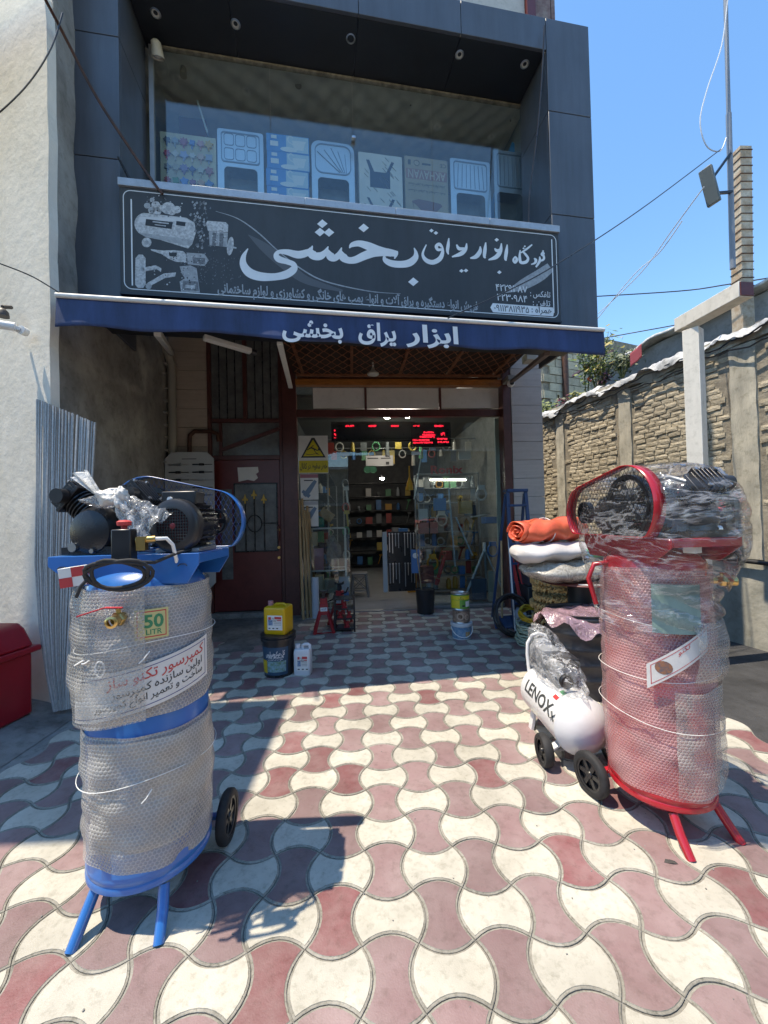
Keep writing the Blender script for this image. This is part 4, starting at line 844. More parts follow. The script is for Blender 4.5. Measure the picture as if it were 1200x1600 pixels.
twine = mat('twine', (.75, .75, .72), .6)
string_m = twine
def on_cyl(r, a0):                      # s metres round from angle a0 (front = -y), z
    def fn(s_, z, l=0): a = a0+s_/r; return Vector(((r+l)*math.sin(a), -(r+l)*math.cos(a), z))
    return fn
bubble_b = bubble_mat('bubble_wrap', .0150, (.50, .475, .43), .52, .76)
bubble_f = bubble_mat('bubble_wrap_flap', .0150, (.54, .51, .46), .30, .50)
bubble_r = bubble_mat('bubble_wrap_thin', .0150, (.68, .43, .42), .40, .58)
def tall_compressor(name, label, loc, paint, legrot, toprot, valverot, bub, red, tsc=.9):
    B = Matrix.Translation(loc); t = thing(name, label, 'compressor', M=B)
    LR = B @ Matrix.Rotation(math.radians(legrot), 4, 'Z'); TR = B @ Matrix.Rotation(math.radians(toprot), 4, 'Z'); VR = B @ Matrix.Rotation(math.radians(valverot), 4, 'Z')
    R = .224
    mb = MB(); mb.lathe([(.0001, .085), (.10, .090), (.17, .108), (.215, .138), (R+.004, .150), (R+.004, .168), (R, .175), (R+.003, .186), (R+.003, .20), (R, .206), (R, 1.225), (.216, 1.262), (.192, 1.297), (.15, 1.322), (.08, 1.338), (.0001, 1.342)], 56)
    tank = part('tank', mb, paint, t, B, smooth=35)
    for s_ in (-1, 1):
        mb = MB(); mb.tube([(s_*.125, -.165, .13), (s_*.138, -.205, .07), (s_*.150, -.262, .0)], [.020, .020, .019], 12)
        part('leg', mb, paint, t, LR, smooth=45)
        mb = MB(); mb.bar((s_*.12, .16, .14), (s_*.20, .19, .115), .03, .02); part('wheel_bracket', mb, paint, t, LR, bevel=.003)
        wheel(t, LR @ Matrix.Translation((s_*.245, .19, .113)))
    mb = MB(); mb.cyl((-.25, .19, .113), (.25, .19, .113), .009, n=8); part('axle', mb, dull_steel, t, LR, smooth=40)
    # bed plate
    T = TR @ Matrix.Translation((-.012, 0, 0)) @ Matrix.Translation((0, 0, 1.38)) @ Matrix.Diagonal((tsc, tsc, 1, 1)) @ Matrix.Translation((0, 0, -1.38))
    mb = MB(); mb.bx(-.31, .325, -.175, .175, 1.378, 1.383)
    for y0, y1 in ((-.178, -.174), (.174, .178)):
        mb.prism([(-.31, 1.383), (.325, 1.383), (.325, 1.34), (.275, 1.268), (-.20, 1.268), (-.31, 1.345)], lambda a, b, d: Vector((a, d, b)), y0, y1)
    mb.bx(.321, .326, -.174, .174, 1.345, 1.377); mb.bx(-.314, -.3105, -.174, .174, 1.345, 1.377)
    bed = part('bed_plate', mb, paint, t, T, bevel=.0015)
    for x in (-.25, .255): 
        mb = MB(); mb.tube([(x-.02, -.1795, 1.335), (x-.008, -.1795, 1.343), (x+.012, -.1795, 1.343), (x+.02, -.1795, 1.336)], .002, 5); part('slot', mb, black_plastic, bed, T)
    # pump
    c = Vector((-.165, 0, 1.475)); mb = MB(); Xm = Matrix.Translation(c) @ Matrix.Rotation(PI/2, 4, 'X')
    mb.lathe([(.0001, .15), (.055, .148), (.085, .135), (.098, .105), (.102, .06), (.104, -.09), (.09, -.12), (.0001, -.12)], 28, M=Xm); mb.box((c.x, c.y-.01, 1.40), (.25, .24, .03)); mb.box((c.x, c.y, 1.43), (.20, .22, .06), taper=.9)
    pump = part('pump', mb, black_iron, t, T, smooth=40)
    mb = MB(); mb.cyl((c.x-.065, -.150, 1.415), (c.x-.065, -.128, 1.415), .018, n=12); mb.cyl((c.x+.02, -.155, 1.40), (c.x+.02, -.13, 1.40), .010, n=6); part('sight_plug', mb, steel, pump, T, smooth=40)
    mb = MB(); mb.cyl((c.x+.005, -.03, 1.572), (c.x+.005, -.03, 1.592), .022, n=12); part('filler_cap', mb, print_red, pump, T, smooth=40)
    for s_, rot in ((-1, 47), (1, -47)):
        Cm = T @ Matrix.Translation(c) @ Matrix.Rotation(math.radians(-rot if False else rot*-1), 4, 'Y') if False else T @ Matrix.Translation(c) @ Matrix.Rotation(math.radians(-rot), 4, 'Y')
        Cm = T @ Matrix.Translation(c) @ Matrix.Rotation(math.radians(rot*-1), 4, 'Y')
        Cm = T @ Matrix.Translation(c) @ Matrix.Rotation(math.radians(47*s_), 4, 'Y')
        mb = MB(); mb.cyl((0, 0, .08), (0, 0, .19), .044, n=18)
        for k in range(6): mb.lathe([(.044, .098+k*.016), (.066, .099+k*.016), (.066, .104+k*.016), (.044, .105+k*.016)], 20, cap=False)
        cyl_ = part('cylinder', mb, black_iron, pump, Cm, smooth=35)
        mb = MB(); mb.box((0, 0, .20), (.135, .135, .016))
        for k in range(6): mb.box((0, -.056+k*.0225, .228), (.125, .010, .04))
        mb.box((0, 0, .221), (.10, .13, .026)); part('cylinder_head', mb, black_iron, pump, Cm, bevel=.002)
        mb = MB(); 
        for qx in (-.05, .05):
            for qy in (-.05, .05): mb.cyl((qx, qy, .24), (qx, qy, .254), .008, n=6)
        part('head_bolts', mb, dull_steel, pump, Cm, kind='stuff')
        mb = MB(); mb.cyl((0, -.07, .215), (0, -.115, .215), .030, n=14); part('air_filter', mb, black_plastic, pump, Cm, smooth=40)
    # discharge pipe between heads
    mb = MB(); mb.tube([(c.x-.11, .06, 1.63), (c.x-.05, .085, 1.655), (c.x+.06, .085, 1.655), (c.x+.11, .06, 1.63)], .010, 8); part('copper_pipe', mb, dull_steel, pump, T, smooth=50)
    # motor
    mc = Vector((.205, 0, 1.49)); Mm = T @ Matrix.Translation(mc) @ Matrix.Rotation(PI/2, 4, 'X')
    mb = MB(); mb.lathe([(.0001, -.13), (.088, -.13), (.092, -.11), (.092, .10), (.0001, .10)], 30)
    for k in range(26):
        a = 2*PI*k/26; mb.box((.098*math.cos(a), .098*math.sin(a), -.01), (.018, .004, .19), Matrix.Rotation(a, 3, 'Z'))
    mot = part('motor', mb, black_iron, t, Mm, smooth=40)
    mb = MB(); mb.lathe([(.070, .158), (.092, .157), (.106, .148), (.109, .135), (.109, .095), (.102, .095), (.100, .13), (.070, .152)], 40, cap=False)
    fc = part('fan_cover', mb, black_plastic, mot, Mm, smooth=45)
    mb = MB()
    for k in range(-6, 7):
        h = math.sqrt(max(0, .072**2-(k*.0115)**2)); mb.box((k*.0115, 0, .154), (.0042, 2*h, .005)); mb.box((0, k*.0115, .1545), (2*h, .0042, .005))
    part('fan_grille', mb, black_plastic, mot, Mm, kind='stuff')
    mb = MB(); mb.lathe([(.0001, .128), (.085, .128)], 24, cap=False); mb.lathe([(.0001, .16), (.012, .158), (.014, .150)], 12, cap=False); part('fan', mb, col('fan_red', .16, .015, .02, .5), mot, Mm, smooth=40)
    mb = MB(); mb.box((mc.x-.01, -.03, mc.z+.115), (.155, .10, .055)); part('terminal_box', mb, black_plastic, mot, T, bevel=.006)
    mb = MB(); mb.cyl((mc.x-.045, -.078, mc.z+.108), (mc.x-.045, -.092, mc.z+.108), .011, n=12); part('cable_gland', mb, print_white, mot, T, smooth=40)
    mb = MB(); mb.box((mc.x-.07, -.02, 1.392), (.05, .2, .016)); mb.box((mc.x+.07, -.02, 1.392), (.05, .2, .016)); part('motor_foot', mb, dull_steel, mot, T, bevel=.002)
    # belt guard: hull of two circles
    c1, r1, c2, r2 = Vector((-.10, 1.53)), .195, Vector((.245, 1.505)), .150
    d = (c2-c1).length; base = math.atan2((c2-c1).y, (c2-c1).x); off = math.acos((r1-r2)/d); out = []
    for k in range(25): a = base+off+(2*PI-2*off)*k/24; out.append(c1+Vector((math.cos(a), math.sin(a)))*r1)
    for k in range(21): a = base-off+2*off*k/20; out.append(c2+Vector((math.cos(a), math.sin(a)))*r2)
    n = len(out); yg = .185; vs = []
    for p_ in out: vs += [(p_.x, yg, max(p_.y, 1.385)), (p_.x, yg+.06, max(p_.y, 1.385))]
    mb = MB(); mb.add(vs, [(2*i, 2*((i+1) % n), 2*((i+1) % n)+1, 2*i+1) for i in range(n)])
    grd = part('belt_guard', mb, paint, t, T, smooth=50); sm2 = grd.modifiers.new('thick', 'SOLIDIFY'); sm2.thickness = .004
    def inside(x, z): 
        if z < 1.385: return False
        for k in range(6):
            q = c1.lerp(c2, k/5); rr_ = r1+(r2-r1)*k/5
            if (x-q.x)**2+(z-q.y)**2 < (rr_-.003)**2: return True
        return False
    for yy in (yg+.058,):
        mb = MB(); g_ = .026
        for k in range(-40, 70):
            for sgn in (1, -1):
                run = None; N = 90
                for q in range(N+1):
                    z = 1.385+.36*q/N; x = k*g_-.1+sgn*(z-1.385)*.62; ok = inside(x, z)
                    if ok and run is None: run = (x, z)
                    if (not ok or q == N) and run is not None:
                        if abs(z-run[1]) > .012: mb.bar((run[0], yy, run[1]), (x, yy+.0004*sgn, z), .0013, .0012)
                        run = None
        part('guard_mesh', mb, black_iron if red else paint, grd, T, kind='stuff', recalc=False)
    for cc, rr_ in ((c1, .15), (c2, .06)):
        mb = MB(); Pm = T @ Matrix.Translation((cc.x, yg+.03, cc.y)) @ Matrix.Rotation(PI/2, 4, 'X'); mb.lathe([(rr_*.86, -.015), (rr_, -.015), (rr_, .015), (rr_*.86, .015)], 30, cap=False); mb.lathe([(.0001, .01), (.022, .01), (.022, -.01)], 12)
        for k in range(5): a = 2*PI*k/5; mb.bar((.015*math.cos(a), .015*math.sin(a), 0), (rr_*.9*math.cos(a), rr_*.9*math.sin(a), 0), .02, .016)
        part('pulley', mb, black_iron, t, Pm, smooth=40)
    mb = MB(); mb.cyl((c1.x, .10, c1.y-.03), (c1.x, yg+.03, c1.y), .02, n=10); part('shaft', mb, steel, t, T)
    # pressure switch with red knob, brass fittings, cable
    mb = MB(); mb.box((.02, -.27, 1.425), (.064, .06, .118)); sw = part('pressure_switch', mb, black_plastic, t, VR, bevel=.005)
    mb = MB(); mb.lathe([(.010, 1.484), (.010, 1.494), (.022, 1.497), (.024, 1.510), (.015, 1.516), (.0001, 1.517)], 16, (.02, -.27, 0)); part('knob', mb, print_red, sw, VR, smooth=40)
    mb = MB(); mb.box((.076, -.265, 1.43), (.03, .03, .05)); mb.cyl((.055, -.265, 1.44), (.115, -.25, 1.445), .013, n=10); part('brass_fitting', mb, brass, sw, VR, smooth=40)
    mb = MB(); mb.tube([(.115, -.25, 1.445), (.15, -.24, 1.445), (.165, -.22, 1.42), (.168, -.19, 1.36), (.165, -.17, 1.33)], .007, 8); part('air_pipe', mb, print_white, sw, VR, smooth=50)
    mb = MB(); P = []
    for k in range(64):
        a = k/20*2*PI; P.append((.015+.095*math.cos(a)+.015*math.sin(k*.4), -.305-.02*math.sin(k*.31), 1.325+.052*math.sin(a)+.006*math.sin(k*.7)))
    P += [(.12, -.27, 1.36), (.17, -.20, 1.385), (.23, -.10, 1.40)]
    mb.tube(P, .0065, 7); mb.tube([(-.08, -.30, 1.32), (-.10, -.315, 1.29), (-.115, -.31, 1.255)], .006, 6); part('power_cable', mb, rubber, t, VR, smooth=60)
    mb = MB(); x0 = .155; mb.lathe([(.014, 1.30), (.014, 1.33), (.018, 1.335), (.018, 1.35), (.012, 1.355), (.012, 1.385), (.016, 1.388), (.016, 1.40), (.007, 1.403), (.007, 1.42)], 12, (x0, -.13, 0)); mb.tube([(x0+.02*math.cos(a), -.13, 1.425+.014*math.sin(a)) for a in [2*PI*k/12 for k in range(12)]], .003, 5, True); part('safety_valve', mb, brass, t, VR, smooth=40)
    # ball valve with red lever
    zv = 1.165; mb = MB(); mb.cyl((0, -.225, zv), (0, -.30, zv), .016, n=12); mb.lathe([(.020, -.018), (.026, -.010), (.026, .010), (.020, .018)], 6, M=Matrix.Translation((0, -.275, zv)) @ Matrix.Rotation(PI/2, 4, 'X')); mb.lathe([(.021, 0), (.021, .03), (.015, .034), (.012, .034)], 14, M=Matrix.Translation((0, -.30, zv)) @ Matrix.Rotation(PI/2, 4, 'X'), cap=False); mb.cyl((0, -.275, zv+.02), (0, -.275, zv+.04), .008, n=8); bvv = part('ball_valve', mb, brass, t, VR, smooth=40)
    mb = MB(); mb.bar((.012, -.275, zv+.038), (-.045, -.275, zv+.042), .016, .004); mb.bar((-.043, -.275, zv+.042), (-.128, -.28, zv+.018), .014, .004); part('lever', mb, col('lever', .62 if not red else .7, .03 if not red else .12, .04, .4), bvv, VR)
    # bubble wrap, in two wrappings with a bare band between
    def sheet(nm, z0, z1, r0, bulge, m_, a0=0, a1=2*PI, seed=0, tilt=0.0):
        rr_ = random.Random(seed); ph = [rr_.uniform(0, 6) for _ in range(6)]
        def fn(u, v, r0=r0-.008):
            a = a0+(a1-a0)*u; z = z0+(z1-z0)*v+tilt*math.cos(a-1.2)*(1-v)+.006*math.sin(3*a+ph[0])*(1 if v in (0, 1) else 0)
            r_ = r0+bulge*math.sin(PI*v)**.6+.004*math.sin(5*a+ph[1]+z*14)+.003*math.sin(9*a+ph[2]-z*30)+.003*math.sin(z*55+ph[3]+2*math.sin(a*2))
            return Vector((r_*math.sin(a), -r_*math.cos(a), z))
        mb = MB(); full = a1-a0 > 6.2; mb.grid(fn, 96 if full else 48, 30, full, uvs=lambda u, v: ((a0+(a1-a0)*u)*.24, z0+(z1-z0)*v)); mb.per = 2*PI*.24 if full else None
        return part(nm, mb, m_, t, B, smooth=80)
    if not red:
        sheet('bubble_wrap', .748, 1.262, .238, .014, bub, seed=1, tilt=.035); sheet('bubble_wrap', .765, 1.262, .2665, .008, bubble_f, -1.5, .45, 2, .02); sheet('bubble_wrap', .86, 1.02, .272, .008, bubble_f, -.9, -.42, 8)
        sheet('bubble_wrap', .235, .715, .238, .008, bub, seed=3, tilt=-.03); sheet('bubble_wrap', .30, .70, .249, .006, bub, -.45, 1.6, 4)
        loops = [(1.035, .255, .03), (.535, .252, .03)]
    else:
        sheet('bubble_wrap', .20, 1.235, .238, .012, bub, seed=5, tilt=.0); sheet('bubble_wrap', .235, .70, .262, .006, bubble_f, -.36, 1.7, 6); sheet('bubble_wrap', .73, 1.0, .262, .035, bubble_f, -.05, 1.65, 7)
        loops = [(.985, .258, -.02), (.525, .258, -.03), (.74, .254, .01)]
    for z, r_, tl in loops:
        mb = MB(); mb.tube([(r_*math.sin(a), -r_*math.cos(a), z+tl*math.sin(a+.4)+.006*math.sin(3*a)) for a in [2*PI*k/48 for k in range(48)]], .0015, 5, True)
        if not red: mb.tube([(.13, -r_+.02, z), (.12, -r_-.0, z-.02), (.105, -r_-.004, z-.035)], .0022, 5)
        part('twine', mb, twine, t, B, smooth=60)
    return t, B
blue_paint = mat('blue_paint', (.012, .135, .42), .28, var=.06, vscale=3, spec=.6, coat=.3)
red_paint = mat('red_paint', (.42, .012, .022), .26, var=.06, vscale=3, spec=.6, coat=.3)
bc, BM = tall_compressor('air_compressor', 'tall blue upright air compressor wrapped in bubble wrap with bare black pump and motor', (-.955, 1.715, 0), blue_paint, 2, 0, 9, bubble_b, False)
# labels of the blue tank, under the wrap
f = on_cyl(.2335, -.18+.02); yl = MB(); s0, s1, z0, z1 = .06, .165, 1.085, 1.20
def lab(mb, s0, s1, z0, z1, f, l=0, n=8, sh=0.0): mb.grid(lambda u, v: f(s0+(s1-s0)*u, z0+(z1-z0)*v+sh*(s0+(s1-s0)*u), l), n, 1)
f = on_cyl(.2535, .30); lab(yl, .005, .115, 1.075, 1.185, f); part('volume_label', yl, mat('label_yellow', (.55, .50, .22), .6, var=.05), bc, BM)
mb = MB(); 
for q in ((.012, .108, 1.082, 1.086), (.012, .108, 1.174, 1.178), (.012, .015, 1.086, 1.174), (.105, .108, 1.086, 1.174)): lab(mb, *q, f, .0006)
part('volume_label_border', mb, print_red, bc, BM)
mb = MB(); mb.text('50', lambda x, y, l: f(.066+x, 1.118+y, .0008+l), .066, .03, 'C', False, maxl=.02); mb.text('LITR', lambda x, y, l: f(.066+x, 1.092+y, .0008+l), .027, .015, 'C', False); part('volume_text', mb, col('label_green', .03, .22, .10, .6), bc, BM, recalc=False)
f = on_cyl(.2552, 0); mb = MB(); SL = .20; lab(mb, -.20, .365, .800, .965, f, 0, 40, SL); part('paper_label', mb, mat('label_paper', (.66, .64, .61), .6, var=.08, vscale=6), bc, BM)
mb = MB(); 
for q in ((-.20, .35, .812, .815), (-.20, .35, .950, .953)): lab(mb, *q, f, .0006, 30, SL)
mb.grid(lambda u, v: f(.349+.003*u, .812+.141*v+SL*.35, .0006), 1, 4); part('label_border', mb, col('label_blue', .06, .07, .20, .6), bc, BM)
for t_, zz, x1, sz, m_ in (('کمپرسور تکنو ساز', .910, .338, .050, print_red), ('اولین سازنده کمپرسور', .870, .332, .038, print_dark), ('ساخت و تعمیر انواع کمپرسور', .835, .332, .034, print_dark)):
    mb = MB(); mb.text(t_, lambda x, y, l: f(x1+x, zz+y+SL*(x1+x), .0008+l), sz, .012, 'R', True, maxl=.02); part('label_text', mb, m_, bc, BM, recalc=False)
mb = MB(); f2 = on_cyl(.262, 0)
mb.tube([f2(-.11+.004*k, 1.0-.0*k+.0006*k*k*.3, .003) for k in range(0, 10)], .0028, 5); mb.tube([f2(-.16+.015*k, .985+.007*k, .003) for k in range(5)], .003, 5)
mb.tube([f2(-.03+.018*math.sin(2*PI*k/14), .985+.028*math.cos(2*PI*k/14), .003) for k in range(14)], .0026, 5, True); part('cable_tie', mb, print_white, bc, BM)
mb = MB(); mb.box((0, 0, 0), (.082, .05, .07)); Xb = BM @ Matrix.Translation((-.142, -.222, 1.315)) @ Matrix.Rotation(.25, 4, 'Z') @ Matrix.Rotation(-.12, 4, 'Y')
bxp = part('parts_box', mb, paper, bc, Xb, bevel=.001)
mb = MB(); mb.bx(-.001, .041, -.0262, -.0256, .0, .035); mb.bx(-.041, -.001, -.0262, -.0256, -.035, .0); mb.bx(.0412, .0416, -.025, 0, -.035, 0); mb.bx(.0412, .0416, 0, .025, 0, .035); part('red_squares', mb, print_red, bxp, Xb)
mb = MB(); mb.text('FIAC', lambda x, y, l: Vector((-.022+x, -.0264-l, .015+y)), .013, 0, 'C', False) if False else None

# knotted plastic bag hung over the pump
bag_film = film_mat('bag_film', (.82, .82, .80), .14, .32, (6, 6, 3), .10, 1.8, .04, .008)
bag_white = mat('bag_knot', (.70, .68, .63), .3, var=.12, vscale=20, bump=.25, bscale=22, alpha=.96)
bag = thing('plastic_bag', 'clear plastic bag tied in a knot over the black pump of the blue compressor', 'bag', BM @ Vector((-.05, -.12, 1.40)))
T0 = BM
def lump(c, r, sc, seed, amp=.25, nu=22, nv=14):
    rr_ = random.Random(seed); ph = [rr_.uniform(0, 6.28) for _ in range(8)]; c = Vector(c); mb = MB()
    def fn(u, v):
        a, b = 2*PI*u, PI*v; d = Vector((math.sin(b+1e-4)*math.cos(a), math.sin(b+1e-4)*math.sin(a), -math.cos(b)))
        k = 1+amp*(.5*math.sin(3*d.x+4*d.z+ph[0])+.35*math.sin(7*d.y+5*d.z+ph[1])+.25*math.sin(11*d.x-9*d.y+ph[2])+.2*math.sin(17*d.z+13*d.x+ph[3]))
        return c+Vector((d.x*sc[0], d.y*sc[1], d.z*sc[2]))*r*k
    mb.grid(fn, nu, nv, True); return mb
part('bag_knot', lump((-.075, -.13, 1.605), .036, (1.3, .8, .9), 3, .4), bag_white, bag, T0, smooth=70)
part('bag_knot', lump((-.025, -.14, 1.60), .030, (.8, .8, 1.3), 5, .4), bag_white, bag, T0, smooth=70)
mb = MB(); mb.grid(lambda u, v: Vector((-.10-.10*v+.022*math.sin(u*9)*v, -.13+.05*(u-.5)*(.4+v)+.01*math.sin(u*17), 1.60+.105*v+.035*(u-.5)*v)), 12, 8); part('bag_tail', mb, bag_white, bag, T0, smooth=80)
part('bag_body', lump((-.13, -.10, 1.595), .05, (1.25, .6, .5), 17, .35), bag_film, bag, T0, smooth=70)
mb = MB(); mb.grid(lambda u, v: Vector((-.02+.12*v, -.13, 1.585-.125*v))+Vector((.024*math.cos(2*PI*u)*(1+1.7*v), .03*math.sin(2*PI*u)*(1+1.2*v), .024*math.cos(2*PI*u)*(1+1.9*v)))*(1+.22*math.sin(2*PI*u*7+v*3)+.1*math.sin(v*21+u*30)), 44, 14, True); part('bag_body', mb, bag_film, bag, T0, smooth=80)

rc, RM = tall_compressor('air_compressor', 'tall red upright air compressor wrapped in clear film and bubble wrap', (1.415, 1.97, 0), red_paint, 14, 95, 62, bubble_r, True, .95)
rc['group'] = bc['group'] = 'tall wrapped air compressors'
f = on_cyl(.2600, 0); mb = MB(); lab(mb, -.035, .16, .955, 1.175, f, .0, 12); part('plate_label', mb, mat('green_label', (.20, .30, .27), .5, var=.15, vscale=8), rc, RM @ Matrix.Rotation(math.radians(-30), 4, 'Z'))
Q = RM @ Matrix.Rotation(math.radians(-24), 4, 'Z'); f = on_cyl(.2640, 0); SL = .74
mb = MB(); lab(mb, -.09, .16, .765, .875, f, .0, 20, SL); part('paper_label', mb, bpy.data.materials['label_paper'], rc, Q)
mb = MB(); 
for q in ((-.075, .16, .777, .780), (-.075, .16, .860, .863)): lab(mb, *q, f, .0006, 20, SL)
mb.grid(lambda u, v: f(-.075+.003*u, .777+.086*v-SL*.075, .0006), 1, 3); part('label_border', mb, print_red, rc, Q)
mb = MB(); mb.grid(lambda u, v: f(-.025+.034*math.cos(2*PI*u)*v, .822+SL*-.025+.030*math.sin(2*PI*u)*v, .0008), 16, 2, True); part('label_picture', mb, mat('label_pic', (.35, .14, .06), .6, col2=(.08, .09, .12), vscale=60), rc, Q)
mb = MB(); mb.text('تکنو', lambda x, y, l: f(.055+x, .84+y+SL*(.055+x), .0008+l), .03, .01, 'C', True); part('label_text', mb, print_red, rc, Q, recalc=False)
mb = MB(); mb.box((0, 0, 0), (.055, .05, .06)); part('parts_box', mb, paper, rc, RM @ Matrix.Translation((.0, -.255, 1.345)) @ Matrix.Rotation(.5, 4, 'Z'), bevel=.001)
mb = MB(); mb.tube([(-.20, .02, 1.25), (-.285, .03, 1.24), (-.315, .03, 1.17), (-.285, .02, 1.04)], .012, 8); part('handle', mb, red_paint, rc, RM, smooth=50)
# clear stretch film round the top of the red compressor
film = film_mat('stretch_film', (.84, .84, .86), .03, .22, (1.2, 1.2, 5), .045, 1.5, .02, .010)
fm_ = MB()
def flm(u, v):
    a = 2*PI*u; tR = math.radians(95)
    z = 1.13+.615*v
    # hull: plate length along toprot
    ln, wd_ = .40-.06*max(0, v-.7)/.3, .27-.05*v
    if v < .35: k = v/.35; ln = .262+(ln-.262)*k; wd_ = .262+(wd_-.262)*k
    if v > .8: q = (v-.8)/.2; ln *= math.sqrt(max(0.0, 1-q*q*.97)); wd_ *= math.sqrt(max(0.0, 1-q*q*.97))
    ca, sa = math.cos(a-tR), math.sin(a-tR)
    e = .72; x = ln*abs(ca)**e*(1 if ca > 0 else -1); y = wd_*abs(sa)**e*(1 if sa > 0 else -1)
    zt = z-.085*math.exp(-((x-.09)/.09)**2)*max(0, (v-.6)/.4)-.03*(x < -.25)*v
    k = 1+.010*math.sin(9*a+z*20)+.012*math.sin(15*a-z*47)+.008*math.sin(z*80+3*math.sin(a*3))
    x *= k; y *= k
    return Vector((x*math.cos(tR)-y*math.sin(tR), x*math.sin(tR)+y*math.cos(tR), zt))
fm_.grid(flm, 110, 46, True); part('stretch_film', fm_, film, rc, RM, smooth=85)
fm_ = MB(); fm_.grid(lambda u, v: Vector((1, 0, 0))*0+Vector(((.262+.012*math.sin(7*2*PI*u+v*9)+.02*v*(1-v))*math.sin(2*PI*u), -(.262+.012*math.sin(7*2*PI*u+v*9)+.02*v*(1-v))*math.cos(2*PI*u), .97+.16*v+.03*math.sin(2*PI*u*2)*(1-v))), 90, 10, True); part('stretch_film', fm_, film, rc, RM, smooth=85)
part('bag', lump((.0, -.13, 1.60), .085, (1.0, .9, .6), 23, .35), bag_film, rc, RM, smooth=75)

# ---------------------------------------------------------------- small white compressor lying on wheels
wpaint = mat('white_enamel', (.74, .74, .74), .22, var=.03, coat=.3, dirt=.03)
O = Vector((1.20, 2.56, 0)); ax = Vector((.0, .6, 0)).normalized(); WMt = Matrix.Translation(O) @ Matrix.Rotation(math.atan2(ax.y, ax.x)-PI/2, 4, 'Z')    # local +y = away
wc = thing('air_compressor', 'small white compressor on black wheels with LENOX lettering and film wrapped pump', 'compressor', M=WMt)
Ym = Matrix.Translation((0, 0, .252)) @ Matrix.Rotation(-PI/2, 4, 'X')
mb = MB(); r_ = .166; prof = [(.0001, -.345), (.05, -.341), (.095, -.325), (.128, -.30), (r_, -.265), (r_, .265), (.128, .30), (.095, .325), (.0001, .345)]
mb.lathe(prof, 44, M=Ym); part('tank', mb, wpaint, wc, WMt, smooth=40)
mb = MB(); mb.lathe([(r_+.0005, -.262), (r_+.003, -.260), (r_+.003, -.250), (r_+.0005, -.248)], 44, M=Ym, cap=False); part('weld_ring', mb, wpaint, wc, WMt, smooth=60)
for s_ in (-1, 1):
    for y, rad in ((-.20, .092),):
        wheel(wc, WMt @ Matrix.Translation((s_*.205, y, rad+.001)), rad, .05)
    mb = MB(); mb.bar((s_*.10, -.20, .14), (s_*.18, -.20, .092), .05, .012); part('wheel_bracket', mb, wpaint, wc, WMt, bevel=.002); mb = MB(); mb.bar((s_*.09, .21, .16), (s_*.12, .21, .0), .05, .02); part('foot', mb, wpaint, wc, WMt, bevel=.002)
for y in (-.20,): mb = MB(); mb.cyl((-.21, y, .092), (.21, y, .092), .009, n=8); part('axle', mb, dull_steel, wc, WMt)
def wl(s_, y, l=0):   # left flank: s_ up round the barrel from the left (-x), y along
    a = s_/r_; return Vector((-(r_+.0008+l)*math.cos(a), y, .252+(r_+.0008+l)*math.sin(a)))
mb = MB(); mb.text('LENOX', lambda x, y, l: wl(.03+y, .005-x, l+.0004), .112, .025, 'C', False, sx=1.05, maxl=.02); part('lettering', mb, mat('print_charcoal', (.05, .055, .055), .5), wc, WMt, recalc=False)
mb = MB(); 
for k in range(4): a = PI/4+PI/2*k; mb.bar(wl(.052, -.225, .0008), wl(.052+.03*math.sin(a), -.225+.03*math.cos(a), .001), .016, .001)
part('emblem', mb, bpy.data.materials['print_charcoal'], wc, WMt)
for k, m_ in enumerate((col('flag_green', .02, .25, .08), print_white, print_red)):
    mb = MB(); mb.grid(lambda u, v: wl(.125+.05*u+.0, -.125-.03*(k)-.03*v+.02, .001), 4, 1) if False else mb.grid(lambda u, v: wl(.215-.026*k-.026*u, -.13-.05*v, .001), 4, 1); part('flag_sticker', mb, m_, wc, WMt)
mb = MB(); mb.tube([(-.085, .30, .34), (-.085, .33, .48), (-.08, .33, .56), (-.045, .33, .615), (0, .33, .63), (.045, .33, .615), (.08, .33, .56), (.085, .33, .48), (.085, .30, .34)], .013, 10); part('handle', mb, wpaint, wc, WMt, smooth=60)
mb = MB(); mb.lathe([(.0001, 0), (.075, 0), (.085, .01), (.085, .05), (.075, .06), (.0001, .06)], 26, M=Matrix.Translation((0, .24, .525)) @ Matrix.Rotation(-PI/2, 4, 'X')); mb.box((0, .17, .50), (.13, .12, .15)); mb.box((0, .17, .43), (.16, .2, .02)); pm_ = part('pump', mb, col('cast_grey', .30, .31, .32, .45), wc, WMt, bevel=.006)
mb = MB(); mb.lathe([(.0001, -.1), (.062, -.1), (.066, -.09), (.066, .08), (.055, .1), (.0001, .1)], 24, M=Matrix.Translation((.01, .0, .49)) @ Matrix.Rotation(-PI/2, 4, 'X')); mb.box((0, 0, .42), (.12, .2, .03)); part('motor', mb, col('motor_grey', .26, .27, .28, .4), wc, WMt, smooth=40)
mb = MB(); mb.box((.03, -.02, .56), (.10, .17, .055)); part('switch_box', mb, black_plastic, wc, WMt, bevel=.005)
mb = MB(); mb.lathe([(.0001, 0), (.045, 0), (.045, .012), (.038, .02), (.0001, .02)], 20, M=Matrix.Translation((-.04, -.16, .48)) @ Matrix.Rotation(PI/2, 4, 'X')); mb.cyl((-.04, -.15, .48), (-.04, -.08, .46), .012, n=8); part('gauge', mb, black_plastic, wc, WMt, smooth=40)
mb = MB(); mb.tube([(.0+.055*math.cos(a), -.24+.028*math.sin(a)*1.0, .398+.01*math.sin(a)) for a in [2*PI*k/16 for k in range(16)]], .010, 8, True); part('handle', mb, wpaint, wc, WMt, smooth=60)
fw = film_mat('wrap_film', (.86, .86, .88), .08, .45, (3, 3, 5), .06, 1.9, .022, .012); mb = MB()
